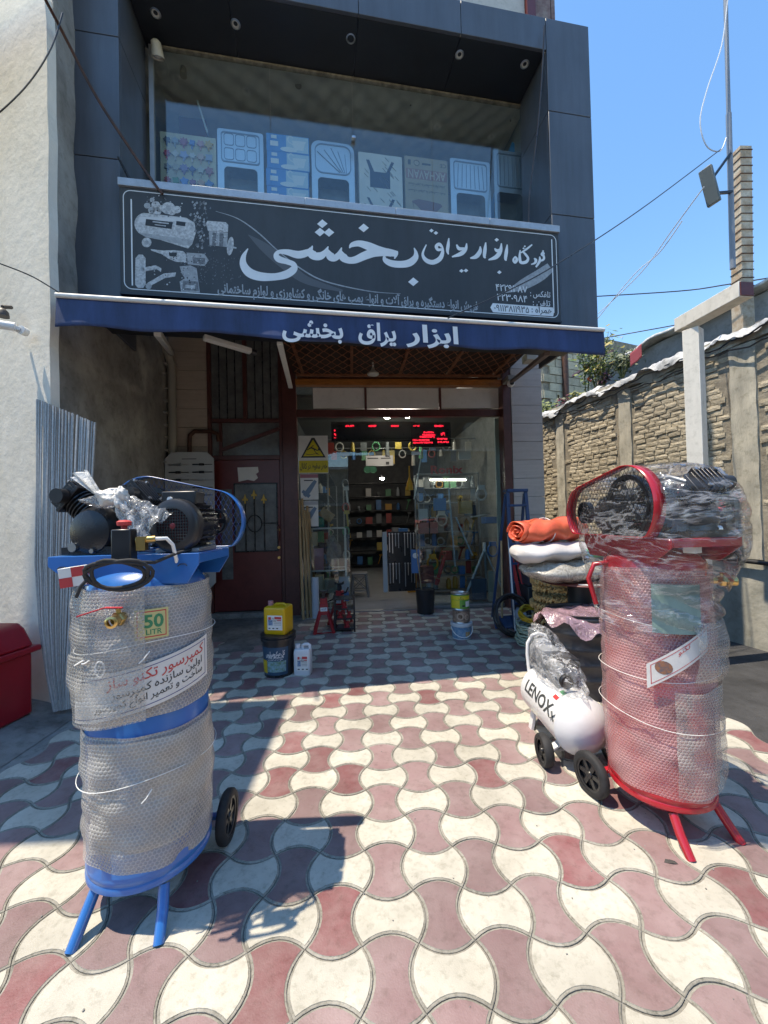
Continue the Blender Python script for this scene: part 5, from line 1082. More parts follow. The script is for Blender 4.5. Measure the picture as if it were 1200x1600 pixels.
def wf(u, v):
    a = 2*PI*u; y = .34*math.cos(a)*(.98-.12*v*v)+.055+.06*v; x = .10*math.sin(a)*(1.05-.15*v); top = .545+.07*max(0, y)/.3+(.02 if y > .2 else 0); q = min(1, v*1.0)
    z = .41+(top+.05-.41)*q**.8; sh = 1 if v < .85 else math.sqrt(max(0, 1-((v-.85)/.15)**2*.98))
    k = 1+.06*math.sin(a*7+z*30)+.04*math.sin(a*13-z*60)
    return Vector((x*sh*k, .08+(y-.08)*sh*k, z))
mb.grid(wf, 80, 26, True); part('wrap_film', mb, fw, wc, WMt, smooth=85)
# ================================================================ helpers for goods
def pbox(mb, fr, x0, y0, x1, y1, v, d):
    a, b = fr.hit(x0, y1, v), fr.hit(x1, y0, v); c = fr.hit(x0, y0, v)
    mb.bx(a.x, b.x, v, v+d, a.z, max(b.z, c.z)); return a, b
def rrect(x0, x1, z0, z1, r, n=5):
    P = []
    for cx, cz, a0 in ((x1-r, z0+r, -90), (x1-r, z1-r, 0), (x0+r, z1-r, 90), (x0+r, z0+r, 180)):
        P += [(cx+r*math.cos(math.radians(a0+90*k/n)), cz+r*math.sin(math.radians(a0+90*k/n))) for k in range(n+1)]
    return P
def holed(mb, outer, inner, fn, d0, d1):      # ring between two same-length outlines, extruded
    n = len(outer); vs = [fn(a, b, d) for P, d in ((outer, d0), (inner, d0), (inner, d1), (outer, d1)) for a, b in P]
    fs = []
    for r in range(4):
        s_ = (r+1) % 4
        for i in range(n): j = (i+1) % n; fs.append((r*n+i, r*n+j, s_*n+j, s_*n+i))
    mb.add(vs, fs)
XZ = lambda a, b, d: Vector((a, d, b))
pal = lambda nm, r, g, b, ro=.5: col(nm, r, g, b, ro)

# ================================================================ UPPER WINDOW DISPLAY
VZ = GV+.10; ZF = FA.hit(450, 316, VZ).z-.03
mb = MB(); mb.bx(uL1+.02, uR0-.05, GV+.03, 1.3, ZF-.06, ZF-.003); part('display_platform', mb, room_grey, bld, FA.M)
sink_steel = mat('sink_steel', (.50, .53, .56), .32, metal=.8, var=.05, vscale=4); sink_in = mat('sink_bowl_shade', (.10, .105, .10), .4, metal=.3, var=.3, vscale=3); groove = mat('groove_shade', (.22, .24, .26), .35, metal=.8)  # bowls and grooves darker than the rim: shade of recess and relief in the colour
def sink(x0, x1, ytop, ybot, label, style):
    t0, t1 = FA.hit(x0, ytop, VZ), FA.hit(x1, ytop, VZ); u0, u1 = t0.x, t1.x; z1 = (t0.z+t1.z)/2; z0 = ZF
    fr = FA.M @ Matrix.Translation(((u0+u1)/2, VZ, z0)); hw = (u1-u0)/2; H = z1-z0
    t = thing('kitchen_sink', label, 'sink', M=fr, group='steel sinks in the upper window'); r = .03 if style != 1 else .10
    zb0, zb1 = H*.04, H*.46
    if style == 2: zb0, zb1 = H*.06, H*.47
    bw0, bw1 = -hw*.72, hw*.72
    if style == 3: bw0, bw1 = -hw*.86, hw*.55
    N = 6; out = rrect(-hw, hw, 0, H, r, N); inn = rrect(bw0, bw1, zb0, zb1, .05, N)
    mb = MB(); holed(mb, out, inn, XZ, 0, .006); part('rim', mb, sink_steel, t, fr, bevel=.002)
    mb = MB(); n = len(inn); vs = [XZ(a, b, .003) for a, b in inn]+[XZ((a-(bw0+bw1)/2)*.9+(bw0+bw1)/2, (b-(zb0+zb1)/2)*.9+(zb0+zb1)/2, .14) for a, b in inn]
    mb.add(vs, [(i, (i+1) % n, n+(i+1) % n, n+i) for i in range(n)]+[tuple(range(n, 2*n))]); part('bowl', mb, sink_in, t, fr, smooth=50)
    mb = MB(); mb.lathe([(.045, 0), (.045, .01), (.03, .012), (.028, 0)], 16, M=Matrix.Translation(((bw0+bw1)/2+(.04 if style == 1 else 0), .135, zb0+.09)) @ Matrix.Rotation(PI/2, 4, 'X'), cap=False); part('drain', mb, steel, t, fr, smooth=40)
    # drainer
    d0, d1 = H*.52, H*.96
    o2, i2 = rrect(-hw*.84, hw*.84, d0, d1, .04 if style != 1 else .09, N), rrect(-hw*.80, hw*.80, d0+.015, d1-.015, .035 if style != 1 else .08, N)
    mb = MB(); holed(mb, o2, i2, XZ, -.006, .001)
    if style == 0:
        for i in range(3):
            for j in range(2):
                a = -hw*.72+i*hw*.49; b = d0+.03+j*(d1-d0)*.47; holed(mb, rrect(a, a+hw*.44, b, b+(d1-d0)*.40, .03, 4), rrect(a+.008, a+hw*.44-.008, b+.008, b+(d1-d0)*.40-.008, .025, 4), XZ, -.003, .001)
    elif style == 1:
        for k in range(5): mb.bar((hw*.62-.02*k, -.002, d0+.03), (hw*(.55-.32*k), -.002, d1-.05-.03*abs(k-2)), .012, .006)
    else:
        for k in range(7): mb.bar((hw*(-.66+.22*k), -.002, d0+.03), (hw*(-.66+.22*k)*(.9 if style == 2 else 1), -.002, d1-.04), .010, .006)
    part('drainer', mb, groove, t, fr, smooth=40)
    return t
sink(339, 411, 204, 304, 'square cornered steel sink with six pressed squares, leftmost of the sinks', 0)
sink(486, 553, 222, 322, 'steel sink with rounded top and fan of drainer ribs', 1)
sink(703, 765, 250, 343, 'steel sink with straight ribs and half round dip, beside the cardboard box', 2)
sink(771, 827, 237, 350, 'tall steel sink with straight ribs and offset bowl, rightmost of the sinks', 3)
# hook board
t0, t1 = FA.hit(250, 205, VZ), FA.hit(337, 205, VZ); fr = FA.M @ Matrix.Translation(((t0.x+t1.x)/2, VZ, ZF)); hw = (t1.x-t0.x)/2; H = t0.z-ZF
hb = thing('hook_board', 'cream display board with rows of small coloured wall hooks', 'display board', M=fr)
mb = MB(); mb.bx(-hw, hw, 0, .01, 0, H); part('board', mb, mat('board_cream', (.44, .42, .30), .6, var=.06), hb, fr)
hc = [(.02, .02, .03), (.25, .3, .35), (.35, .08, .12), (.08, .2, .5), (.5, .25, .25), (.5, .3, .05), (.4, .02, .05), (.45, .45, .42), (.3, .35, .55), (.5, .5, .48), (.5, .35, .28), (.25, .3, .4), (.15, .15, .15), (.35, .33, .25), (.2, .15, .3), (.05, .07, .18), (.4, .4, .35), (.3, .1, .1), (.35, .02, .03), (.03, .2, .05), (.05, .2, .55), (.25, .06, .15), (.45, .25, .15), (.05, .15, .35)]
for k in range(24):
    i, j = k % 6, k//6; x = -hw+.075+i*(2*hw-.15)/5; z = H-.10-j*(H-.2)/3.2; r = .040+.006*((k*7) % 3)
    mb = MB(); nn = (5, 6, 8, 4)[(k*5) % 4]; mb.prism([(x+r*(1 if q % 2 else .62)*math.cos(PI*q/nn+k), z+r*(1 if q % 2 else .62)*math.sin(PI*q/nn+k)) for q in range(2*nn)], XZ, -.022, -.004); mb.tube([(x, -.01, z-.03), (x, -.014, z-.075), (x, -.035, z-.085), (x, -.04, z-.065)], .006, 6)
    part('hook', mb, pal('hook_%d' % k, *hc[k], .35), hb, fr)
# stack of blue cartons, each with a printed tap and bucket
cb = mat('carton_blue', (.03, .22, .55), .45, var=.05); cp = mat('carton_pale', (.35, .50, .62), .45, var=.06)
ys = [187, 220, 252, 283, 314]
for k in range(4):
    a, b = FA.hit(416, ys[k+1], VZ), FA.hit(482, ys[k], VZ); z0 = ZF+(3-k)*.212; u0, u1 = a.x, b.x; fr = FA.M @ Matrix.Translation(((u0+u1)/2+.008*(k % 2), VZ, z0)); hw = (u1-u0)/2
    t = thing('carton', ('top', 'second from top', 'third from top', 'bottom')[k]+' blue and white printed carton of the stack in the upper window', 'box', M=fr, group='blue cartons stacked in the upper window')
    mb = MB(); mb.bx(-hw, hw, 0, .22, 0, .210); part('carton_body', mb, cb, t, fr, bevel=.003)
    mb = MB(); mb.bx(-.02, hw-.01, -.001, -.0002, .01, .20); part('print_panel', mb, cp, t, fr)
    mb = MB(); mb.prism([(hw*.25, .09), (hw*.32, .04), (hw*.72, .04), (hw*.8, .13), (hw*.84, .14), (hw*.84, .155), (hw*.2, .15), (hw*.2, .14)], XZ, -.002, -.0011); mb.prism([(.01+.10*math.cos(q), .035+.03*math.sin(q)) for q in [2*PI*i/16 for i in range(16)]], XZ, -.0022, -.0012); mb.stroke([(hw*.3, .09, .01), (hw*.05, .13, .014), (-.0, .17, .014), (.03, .20, .012), (.06, .18, .01)], lambda x, y, l: Vector((x, -.0016, y)))
    mb.bx(-hw*.78, -hw*.52, -.002, -.0005, .15, .19); mb.bx(-hw*.82, -hw*.45, -.002, -.0005, .06, .12); part('print_picture', mb, pal('carton_white', .55, .62, .68), t, fr)
# white box with printed sinks, and the cardboard box standing on its head
def upbox(nm, label, x0, x1, yt, m_, d=.2):
    t0, t1 = FA.hit(x0, yt, VZ), FA.hit(x1, yt, VZ); fr = FA.M @ Matrix.Translation(((t0.x+t1.x)/2, VZ, ZF)); hw = (t1.x-t0.x)/2; H = (t0.z+t1.z)/2-ZF
    t = thing(nm, label, 'box', M=fr); mb = MB(); mb.bx(-hw, hw, 0, d, 0, H); part('box_body', mb, m_, t, fr, bevel=.004); return t, fr, hw, H
t, fr, hw, H = upbox('white_box', 'white patterned box printed with two dark sink outlines', 560, 628, 241, mat('box_white', (.50, .51, .50), .55, var=.05))
dk = pal('box_navy', .02, .03, .06)
for zc in (H*.62, H*.14):
    mb = MB(); mb.prism([(-hw*.5, zc-.14), (hw*.42, zc-.14), (hw*.42, zc+.08), (hw*.62, zc+.20), (hw*.5, zc+.21), (hw*.25, zc+.06), (-hw*.3, zc+.06), (-hw*.52, zc+.2), (-hw*.66, zc+.2), (-hw*.5, zc+.07)], XZ, -.002, -.0004) if zc > .3 else mb.prism([(-hw*.4, .005), (hw*.36, .005), (hw*.36, .06), (hw*.62, .2), (hw*.5, .21), (hw*.25, .07), (-hw*.3, .07), (-hw*.55, .2), (-hw*.66, .2), (-hw*.4, .06)], XZ, -.002, -.0004); part('print_outline', mb, dk, t, fr)
    mb = MB()
    for q in range(16): a = random.uniform(-hw*.8, hw*.8); z = zc+random.uniform(-.1, .25); mb.bar((a, -.0014, max(.01, z)), (a+.05, -.0014, max(.03, z-.05)), .012, .001)
    part('print_pattern', mb, pal('box_print', .28, .29, .29), t, fr, kind='stuff')
t, fr, hw, H = upbox('cardboard_box', 'brown cardboard box standing upside down with a red printed name band', 632, 699, 247, mat('box_brown', (.30, .25, .18), .7, var=.06))
mb = MB(); mb.bx(-hw*.95, hw*.95, -.0016, -.0004, H*.64, H*.80); part('name_band', mb, pal('band_red', .26, .13, .11), t, fr)
flip = lambda cx, cz: (lambda x, y, l: Vector((cx-x, -.0022-l, cz-y)))
mb = MB(); fit(mb, 'AKHAVAN', flip(0, H*.785), -hw*.88, hw*.88, .155, .012, False); part('name_lettering', mb, pal('box_cream', .38, .33, .25), t, fr, recalc=False)
for tx, zz, sz in (('سینک اخوان با ضمانت و دوام بیشتر', H*.565, .055), ('سینک اخوان با ضمانت نامه', H*.46, .042)):
    mb = MB(); fit(mb, tx, flip(0, zz), -hw*.85, hw*.85, sz, .006); part('small_lettering', mb, print_dark, t, fr, recalc=False)
mb = MB(); mb.text('CE', flip(hw*.78, H*.93), .07, 0, 'C', False); mb.tube([(hw*-.45+.035*math.cos(q), -.001, H*.90+.035*math.sin(q)) for q in [2*PI*i/14 for i in range(14)]], .004, 4, True); mb.bx(-hw*.2, hw*.2, -.0018, -.0005, H*.88, H*.91); mb.bx(-hw*.85, -hw*.72, -.0018, -.0005, H*.86, H*.94); part('print_symbols', mb, print_dark, t, fr, recalc=False)
mb = MB(); mb.prism([(-hw*.6, .10), (-hw*.65, .2), (-hw*.45, .16), (-hw*.2, .08), (hw*.1, .09), (hw*.1, .0), (hw*.35, .0), (hw*.35, .09), (hw*.7, .19), (hw*.62, .22), (hw*.1, .24), (-hw*.4, .25), (-hw*.7, .22)], XZ, -.0018, -.0004); part('print_picture', mb, pal('box_dark_red', .16, .07, .06), t, fr)
# oddments in the window
mb = MB(); a, b = FA.hit(764, 262, VZ+.25), FA.hit(800, 222, VZ+.25); mb.box(((a.x+b.x)/2, VZ+.28, ZF+.5*(b.z-ZF)), (.16, .10, b.z-ZF), Matrix.Rotation(.35, 3, 'Y')); single('carton', mb, pal('bright_blue', .02, .25, .6, .4), 'bright blue carton leaning behind the two right hand sinks', 'box', M=FA.M, bevel=.004)
mb = MB(); mb.bar(FA.hit(309, 160, VZ+.35), FA.hit(325, 210, VZ+.35), .05, .02); single('shelf_strip', mb, pal('pale_blue_strip', .45, .58, .68), 'pale strip leaning behind the hook board', 'strip', M=FA.M)
ls = thing('folded_ladder', 'folded black ladder standing at the right end of the upper window', 'ladder', M=FA.M @ Matrix.Translation((FA.hit(812, 240, VZ+.3).x, VZ+.3, ZF)))
for dx in (-.07, .07):
    mb = MB(); mb.bx(dx-.015, dx+.015, 0, .03, 0, .75); part('rail', mb, black_plastic, ls, wm(ls))
for k in range(5): mb = MB(); mb.bx(-.055, .055, .005, .025, .10+.13*k, .125+.13*k); part('rung', mb, black_plastic if k != 3 else print_red, ls, wm(ls))
# lamps fixed at the window head
def flood(px, py, label):
    p = FA.M @ FA.hit(px, py, GV-.10); t = thing('flood_lamp', label, 'lamp', p, FA.a)
    mb = MB(); mb.lathe([(.028, .07), (.05, .05), (.062, -.05), (.070, -.075), (.060, -.075), (.05, -.04)], 20, cap=False); part('lamp_shade', mb, pal('lamp_ivory', .62, .58, .48, .4), t, wm(t) @ Matrix.Rotation(.5, 4, 'X'), smooth=40)
    mb = MB(); mb.sphere((0, 0, -.03), .048, 14, 8); part('bulb', mb, print_white, t, wm(t) @ Matrix.Rotation(.5, 4, 'X'), smooth=60)
    mb = MB(); mb.bar((0, .09, .10), (0, 0, .05), .02); part('bracket', mb, dull_steel, t, wm(t))
flood(245, 76, 'ivory flood lamp at the top left corner of the upper window'); flood(785, 110, 'white flood lamp at the top right of the upper window')

# ================================================================ GOODS IN FRONT OF THE SHOP
def gp(px, py): return G(px, py)
def bucket(mb, r0, r1, h, n=28, c=(0, 0, 0)): mb.lathe([(.0001, 0), (r0, 0), (r0*1.01, .01), (r1, h), (r1*.95, h), (r1*.94, h-.01)], n, c)
def wrap(mb, r0, r1, h, a0, a1, z0, z1, n=18, l=.0012):
    def fn(u, v): a = a0+(a1-a0)*u; z = z0+(z1-z0)*v; r = r0+(r1-r0)*z/h+l; return Vector((r*math.sin(a), -r*math.cos(a), z))
    mb.grid(fn, n, 1)
def onb(r0, r1, h, l=.002):
    def fn(x, z, k=0): r = r0+(r1-r0)*z/h+l+k; a = x/r; return Vector((r*math.sin(a), -r*math.cos(a), z))
    return fn
# black bucket with printed wrap
p = gp(430, 1062); p.y += .16; bk = thing('bucket', 'large black lidded bucket with blue and yellow printed wrap', 'bucket', p, -.25); Bk = wm(bk); r0, r1, h = .138, .158, .40
mb = MB(); mb.lathe([(.0001, 0), (r0, 0), (r1*.985, h*.86), (r1+.012, h*.86), (r1+.014, h*.93), (r1+.004, h*.94), (r1+.010, h*.95), (r1+.012, h), (r1*.9, h+.004), (.0001, h-.004)], 40); part('bucket_body', mb, black_plastic, bk, Bk, smooth=40)
mb = MB(); wrap(mb, r0, r1, h, -1.1, 1.1, .03, h*.74); part('wrap_print', mb, mat('wrap_navy', (.02, .07, .13), .4, var=.15), bk, Bk)
mb = MB(); wrap(mb, r0, r1, h, -1.1, -.35, .045, .17, l=.0018); part('yellow_print', mb, pal('print_yellow', .60, .40, .02), bk, Bk)
mb = MB(); wrap(mb, r0, r1, h, -.33, .95, .06, .165, l=.0018); part('photo_print', mb, mat('photo_print', (.10, .22, .10), .4, col2=(.25, .42, .52), vscale=40), bk, Bk)
mb = MB(); f = onb(r0, r1, h, .0024); fit(mb, 'کل میکروسیلیس', lambda x, y, l: f(x, .215+y+.2*x*.3, l), -.06, .13, .062, .02); fit(mb, 'SUPER WATERPROOF', lambda x, y, l: f(x, .192+y, l), -.035, .12, .020, .014, False); fit(mb, 'مایع ضد آب کننده بتن', lambda x, y, l: f(x, .176+y, l), -.04, .11, .018, .01); part('lettering', mb, print_white, bk, Bk, recalc=False)
# jerrycans
def jerry(name, label, loc, rz, w_, d, h, m_, yellow):
    t = thing(name, label, 'jerrycan', loc, rz); M = wm(t); mb = MB()
    R = lambda k: rrect(-w_/2*k, w_/2*k, -d/2*k, d/2*k, .022, 5)
    L = [(R(.93), 0), (R(1), .015), (R(1), h*.72), (R(.97), h*.80), (R(.86), h*.86)] if not yellow else [(R(.95), 0), (R(1), .02), (R(1), h*.88), (R(.97), h*.94), (R(.86), h*.97)]
    n = len(L[0][0]); mb.add([(a, b, z) for P, z in L for a, b in P], [(r*n+i, r*n+(i+1) % n, (r+1)*n+(i+1) % n, (r+1)*n+i) for r in range(len(L)-1) for i in range(n)]+[tuple(range(n)), tuple((len(L)-1)*n+i for i in range(n))])
    part('can_body', mb, m_, t, M, smooth=50)
    mb = MB()
    if yellow: mb.tube([(-.03, 0, h*.955), (-.02, 0, h*1.02), (.06, 0, h*1.02), (.09, 0, h*.95)], .014, 8)
    else: mb.tube([(-.0, 0, h*.84), (.0, 0, h*.965), (.015, 0, h*.99), (w_*.32, 0, h*.99), (w_*.42, 0, h*.96), (w_*.42, 0, h*.80)], .016, 8)
    part('handle', mb, m_, t, M, smooth=60)
    mb = MB(); cz = h*.96 if yellow else h*.85; cx = -w_*.36 if yellow else -w_*.30; mb.cyl((cx, 0, cz), (cx, 0, cz+.045), .026, n=18); part('cap', mb, m_ if not yellow else pal('cap_pink', .45, .2, .22), t, M, smooth=40)
    x0, x1 = -w_*.30, w_*.38; z0, z1 = h*.16, h*.68; y = -d/2-.0015
    mb = MB(); mb.bx(x0, x1, y, y+.001, z0, z1); lb = part('label_sheet', mb, paper, t, M)
    W = x1-x0; mb = MB(); mb.bx(x0+.01, x0+.01+W*.18, y-.001, y, z1-.04, z1-.015); mb.bx(x0+W*.48, x1-.008, y-.001, y, z1-.036, z1-.012); mb.bx(x0+W*.66, x1-.01, y-.001, y, z1-.052, z1-.042); part('red_print', mb, print_red, lb, M)
    mb = MB(); mb.bx(x0+.008, x0+W*.36, y-.001, y, z0+.045, z0+.10); part('blue_print', mb, mat('print_sea', (.05, .12, .25), .5, col2=(.3, .4, .5), vscale=60) if 'print_sea' not in bpy.data.materials else bpy.data.materials['print_sea'], lb, M)
    mb = MB(); mb.text('LATEX', lambda a, b, l: Vector((x0+W*.36+a, y-.001-l, z1-.062+b)), .022, .006, 'C', False); mb.text('TS', lambda a, b, l: Vector((x0+W*.36+a, y-.001-l, z1-.038+b)), .022, .006, 'C', False)
    for k in range(5): mb.bx(x0+W*.42, x1-.01, y-.0008, y, z0+.105-k*.014, z0+.108-k*.014)
    for k in range(3): mb.bx(x0+.01+k*.04, x0+.03+k*.04, y-.0008, y, z0+.012, z0+.022)
    part('label_text', mb, print_dark, lb, M, recalc=False); return t
jerry('jerrycan', 'yellow jerrycan with white label, standing on the black bucket', p+Vector((.005, 0, h+.006)), -.22, .225, .20, .27, mat('yellow_plastic', (.62, .36, .008), .35, var=.05), True)
q = gp(472, 1057); q.y += .07; jerry('jerrycan', 'small white jerrycan on the tiles beside the black bucket', q, -.08, .165, .11, .29, mat('white_plastic', (.62, .64, .66), .3, var=.03), False)
# paint cans
def can(loc, r, h, label, kind, rz=0):
    t = thing('paint_can', label, 'paint can', loc, rz, group='paint cans stacked before the right window'); M = wm(t); mb = MB()
    if kind == 0:
        bucket(mb, r*.9, r, h); mb.lathe([(r*1.02, h*.80), (r*1.07, h*.82), (r*1.08, h*.99), (r, h), (.0001, h*.985)], 32, cap=False); part('can_body', mb, pal('tub_white', .62, .64, .66, .35), t, M, smooth=40)
        mb = MB(); wrap(mb, r*.9, r, h, -2.9, 2.9, .015, h*.78, 40); part('wrap_print', mb, mat('wrap_blue', (.08, .22, .38), .4, col2=(.30, .42, .50), vscale=30), t, M)
        mb = MB(); wrap(mb, r*.9, r, h, .2, .75, .03, h*.5, l=.002); part('orange_print', mb, mat('wrap_orange', (.5, .22, .03), .4, col2=(.55, .45, .3), vscale=50), t, M)
        mb = MB(); mb.tube([(-r*1.05*math.cos(a), -r*1.1*math.sin(a)-.01, h*.72-.10*math.sin(a)) for a in [PI*k/12 for k in range(13)]], .006, 6); part('handle', mb, print_white, t, M, smooth=60)
    else:
        mb = MB(); mb.lathe([(.0001, 0), (r, 0), (r+.003, .004), (r, .012), (r, h-.012), (r+.004, h-.005), (r+.002, h), (r*.92, h), (r*.90, h-.012), (.0001, h-.012)], 36); part('can_body', mb, steel, t, M, smooth=40)
        ms = {1: mat('wrap_brown', (.10, .05, .03), .35, col2=(.45, .30, .22), vscale=16), 2: pal('wrap_green', .10, .30, .05, .4)}
        mb = MB(); wrap(mb, r, r, h, -3.1, 3.1, .014, h-.016, 44); part('wrap_print', mb, ms[kind], t, M)
        if kind == 2:
            mb = MB(); wrap(mb, r, r, h, -1.5, 1.5, h*.62, h*.86, 24, .002); wrap(mb, r, r, h, -1.5, -.35, .02, h*.6, 12, .002); part('yellow_print', mb, pal('print_lemon', .62, .50, .03), t, M)
            mb = MB(); wrap(mb, r, r, h, .3, .95, h*.18, h*.52, 8, .0026); part('label_sheet', mb, paper, t, M)
            mb = MB(); f = onb(r, r, h, .003); mb.text('رنگ', lambda x, y, l: f(-.02+x, h*.65+y, l), .04, .01); mb.bx(-.01, .02, -r-.004, -r-.003, h*.2, h*.3); part('print_marks', mb, print_dark, t, M, recalc=False)
        else:
            mb = MB(); f = onb(r, r, h, .0026)
            for cx, cz, rr_ in ((-.035, h*.5, .045), (.05, h*.45, .035)):
                mb.grid(lambda u, v: f(cx+rr_*(.6+.4*v)*math.cos(2*PI*u), cz+rr_*(.6+.4*v)*math.sin(2*PI*u)), 20, 1, True)
            part('ring_print', mb, pal('ring_tan', .48, .33, .24), t, M)
    return t
p = gp(725, 1001); p.y += .12
can(p, .125, .20, 'white tub with blue print, bottom of the paint can stack', 0); can(p+Vector((-.0, 0, .2005)), .105, .165, 'brown printed tin in the middle of the paint can stack', 1); can(p+Vector((-.01, 0, .366)), .112, .195, 'green and yellow tin on top of the paint can stack', 2, .1)
p = gp(667, 961); p.y += .13; bb = thing('waste_bucket', 'plain black bucket standing at the right edge of the doorway', 'bucket', p); mb = MB(); bucket(mb, .13, .155, .38); part('bucket_body', mb, black_plastic, bb, wm(bb), smooth=40)
mb = MB(); mb.tube([(-.05, .0, .30), (-.12, -.06, .9), (-.13, -.07, 1.1)], .009, 6); single('stick', mb, pal('stick_wood', .35, .25, .14), 'thin stick standing in the plain black bucket', 'stick', M=wm(bb), smooth=40)
# jack stands
def jackstand(loc, rz, label, s_=1.0):
    t = thing('jack_stand', label, 'jack stand', loc, rz, group='red jack stands'); M = wm(t) @ Matrix.Scale(s_, 4); redm = mat('jack_red', (.42, .025, .03), .35, var=.1, dirt=.1) if 'jack_red' not in bpy.data.materials else bpy.data.materials['jack_red']
    for a in range(4):
        c, s2 = ((-1, -1), (1, -1), (1, 1), (-1, 1))[a]; mb = MB(); mb.bar((c*.052, s2*.052, .26), (c*.125, s2*.115, 0), .042, .022, up=(c, s2, 0)); part('leg', mb, redm, t, M, bevel=.003)
    mb = MB(); mb.box((0, 0, .30), (.13, .12, .14), taper=.78); mb.box((0, 0, .40), (.09, .08, .08)); part('body', mb, redm, t, M, bevel=.006)
    mb = MB(); 
    for x0, y0, x1, y1 in ((-.12, -.115, .12, -.115), (.12, -.11, .12, .11), (-.12, -.11, -.12, .11)): mb.bar((x0, y0, .015), (x1, y1, .015), .02, .008)
    part('base_strap', mb, redm, t, M)
    mb = MB(); mb.box((0, 0, .47), (.045, .045, .10)); mb.box((0, 0, .53), (.11, .06, .018)); mb.box((-.05, 0, .545), (.012, .06, .02)); mb.box((.05, 0, .545), (.012, .06, .02)); part('post', mb, black_iron, t, M, bevel=.003)
    mb = MB(); mb.tube([(.05, -.05, .40), (.12, -.07, .43), (.15, -.06, .50)], .010, 6); part('lever', mb, black_iron, t, M, smooth=50)
    mb = MB(); mb.bx(-.045, .045, -.063, -.0615, .28, .33); lb = part('label_sheet', mb, paper, t, M); mb = MB(); mb.text('4.5T', lambda x, y, l: Vector((x, -.064-l, .293+y)), .035, .01, 'C', False); part('label_text', mb, pal('label_navy', .03, .08, .25), lb, M, recalc=False)
p = gp(505, 991); jackstand(p+Vector((0, .12, 0)), .12, 'red jack stand standing in front, nearest the tiles edge', 1.02); jackstand(p+Vector((.18, .52, 0)), -.3, 'red jack stand behind the front one, next to the counter', 1.08)
# black rack with small red bottle jacks
p = gp(538, 989); rk = thing('wire_rack', 'low black steel rack on the tiles by the doorway', 'rack', p+Vector((0, .14, 0)), .05); M = wm(rk)
for x in (-.13, .13):
    for y in (-.12, .12): mb = MB(); mb.bx(x-.012, x+.012, y-.012, y+.012, 0, .50); part('post', mb, black_plastic, rk, M)
for z in (.04, .17, .30, .43): mb = MB(); mb.bx(-.118, .118, -.13, .13, z, z+.012); part('shelf', mb, black_plastic, rk, M)
for k in range(4):
    z = (.052, .182, .182, .312)[k]; x = (.03, -.06, .06, 0)[k]; lab_ = ('on the bottom shelf', 'at the left of the second shelf', 'at the right of the second shelf', 'on the third shelf')[k]
    jk = thing('bottle_jack', 'tiny red bottle jack '+lab_+' of the black rack', 'jack', M @ Vector((x, -.05, z)), 0, 'bottle jacks on the black rack'); mb = MB(); mb.box((0, 0, .01), (.07, .06, .02)); mb.cyl((0, 0, .02), (0, 0, .085), .024, n=14); part('jack_body', mb, bpy.data.materials['jack_red'], jk, wm(jk), smooth=40); mb = MB(); mb.cyl((0, 0, .085), (0, 0, .108), .010, n=10); part('ram', mb, steel, jk, wm(jk), smooth=40)
# wooden handles leaning in the corner
wood = mat('pale_wood', (.42, .27, .13), .55, var=.18, vscale=5, vstretch=(8, 8, .6), rand=.18)
for k, (xt, yt, xb, yb) in enumerate(((468, 782, 474, 968), (472, 779, 481, 966), (476, 797, 487, 965), (480, 790, 484, 958), (482, 800, 494, 950))):
    b = G(xb, yb); t_ = atY(xt, yt, 6.37-.02*k); mb = MB(); mb.tube([b, b.lerp(t_, .5)+Vector((.004*(k-2), -.01, 0)), t_], [.021, .020, .019], 10); single('wooden_handle', mb, wood, ('leftmost wooden handle leaning beside the brown post', 'tallest wooden handle leaning beside the brown post', 'middle one of the leaning wooden handles', 'wooden handle leaning behind the others', 'rightmost wooden handle, leaning over the white roll')[k], 'tool handle', group='wooden handles leaning at the shop corner', smooth=40)
p = G(492, 968); mb = MB(); mb.lathe([(.02, 0), (.055, 0), (.055, .62), (.02, .62)], 24, cap=False); mb.lathe([(.02, .0), (.02, .62)], 16, cap=False); single('paper_roll', mb, pal('roll_white', .50, .56, .62), 'white roll standing upright by the wooden handles', 'roll', loc=p+Vector((0, .1, 0)), smooth=40)

# warning sign, posters on the left pane
fr = SH
def pane_poster(nm, label, x0, y0, x1, y1, m_, v=-.012):
    mb = MB(); a, b = pbox(mb, SH, x0, y0, x1, y1, v, .002); t = thing(nm, label, 'sign' if 'warning' in nm else 'poster', M=SH.M @ Matrix.Translation(((a.x+b.x)/2, v, a.z))); part('sheet', mb, m_, t, SH.M); return t, a, b, v
t, a, b, v = pane_poster('warning_sign', 'white sign with yellow warning triangle and yellow text band on the shop glass', 467, 681, 512, 740, paper)
H = b.z-a.z; W = b.x-a.x; cx = (a.x+b.x)/2
mb = MB(); mb.bx(a.x+.004, b.x-.004, v-.002, v-.0004, a.z+.01, a.z+H*.34); ybm = pal('sign_yellow', .62, .50, .02); part('text_band', mb, ybm, t, SH.M)
P = lambda pts, y: [(cx+x*W, a.z+z*H) for x, z in pts]
mb = MB(); mb.prism(P([(-.42, .42), (.42, .42), (.05, .95), (-.05, .95)], 0), XZ, v-.002, v-.0004); part('triangle', mb, print_dark, t, SH.M)
mb = MB(); mb.prism(P([(-.34, .46), (.34, .46), (0, .90)], 0), XZ, v-.003, v-.0021); part('triangle', mb, ybm, t, SH.M)
mb = MB(); 
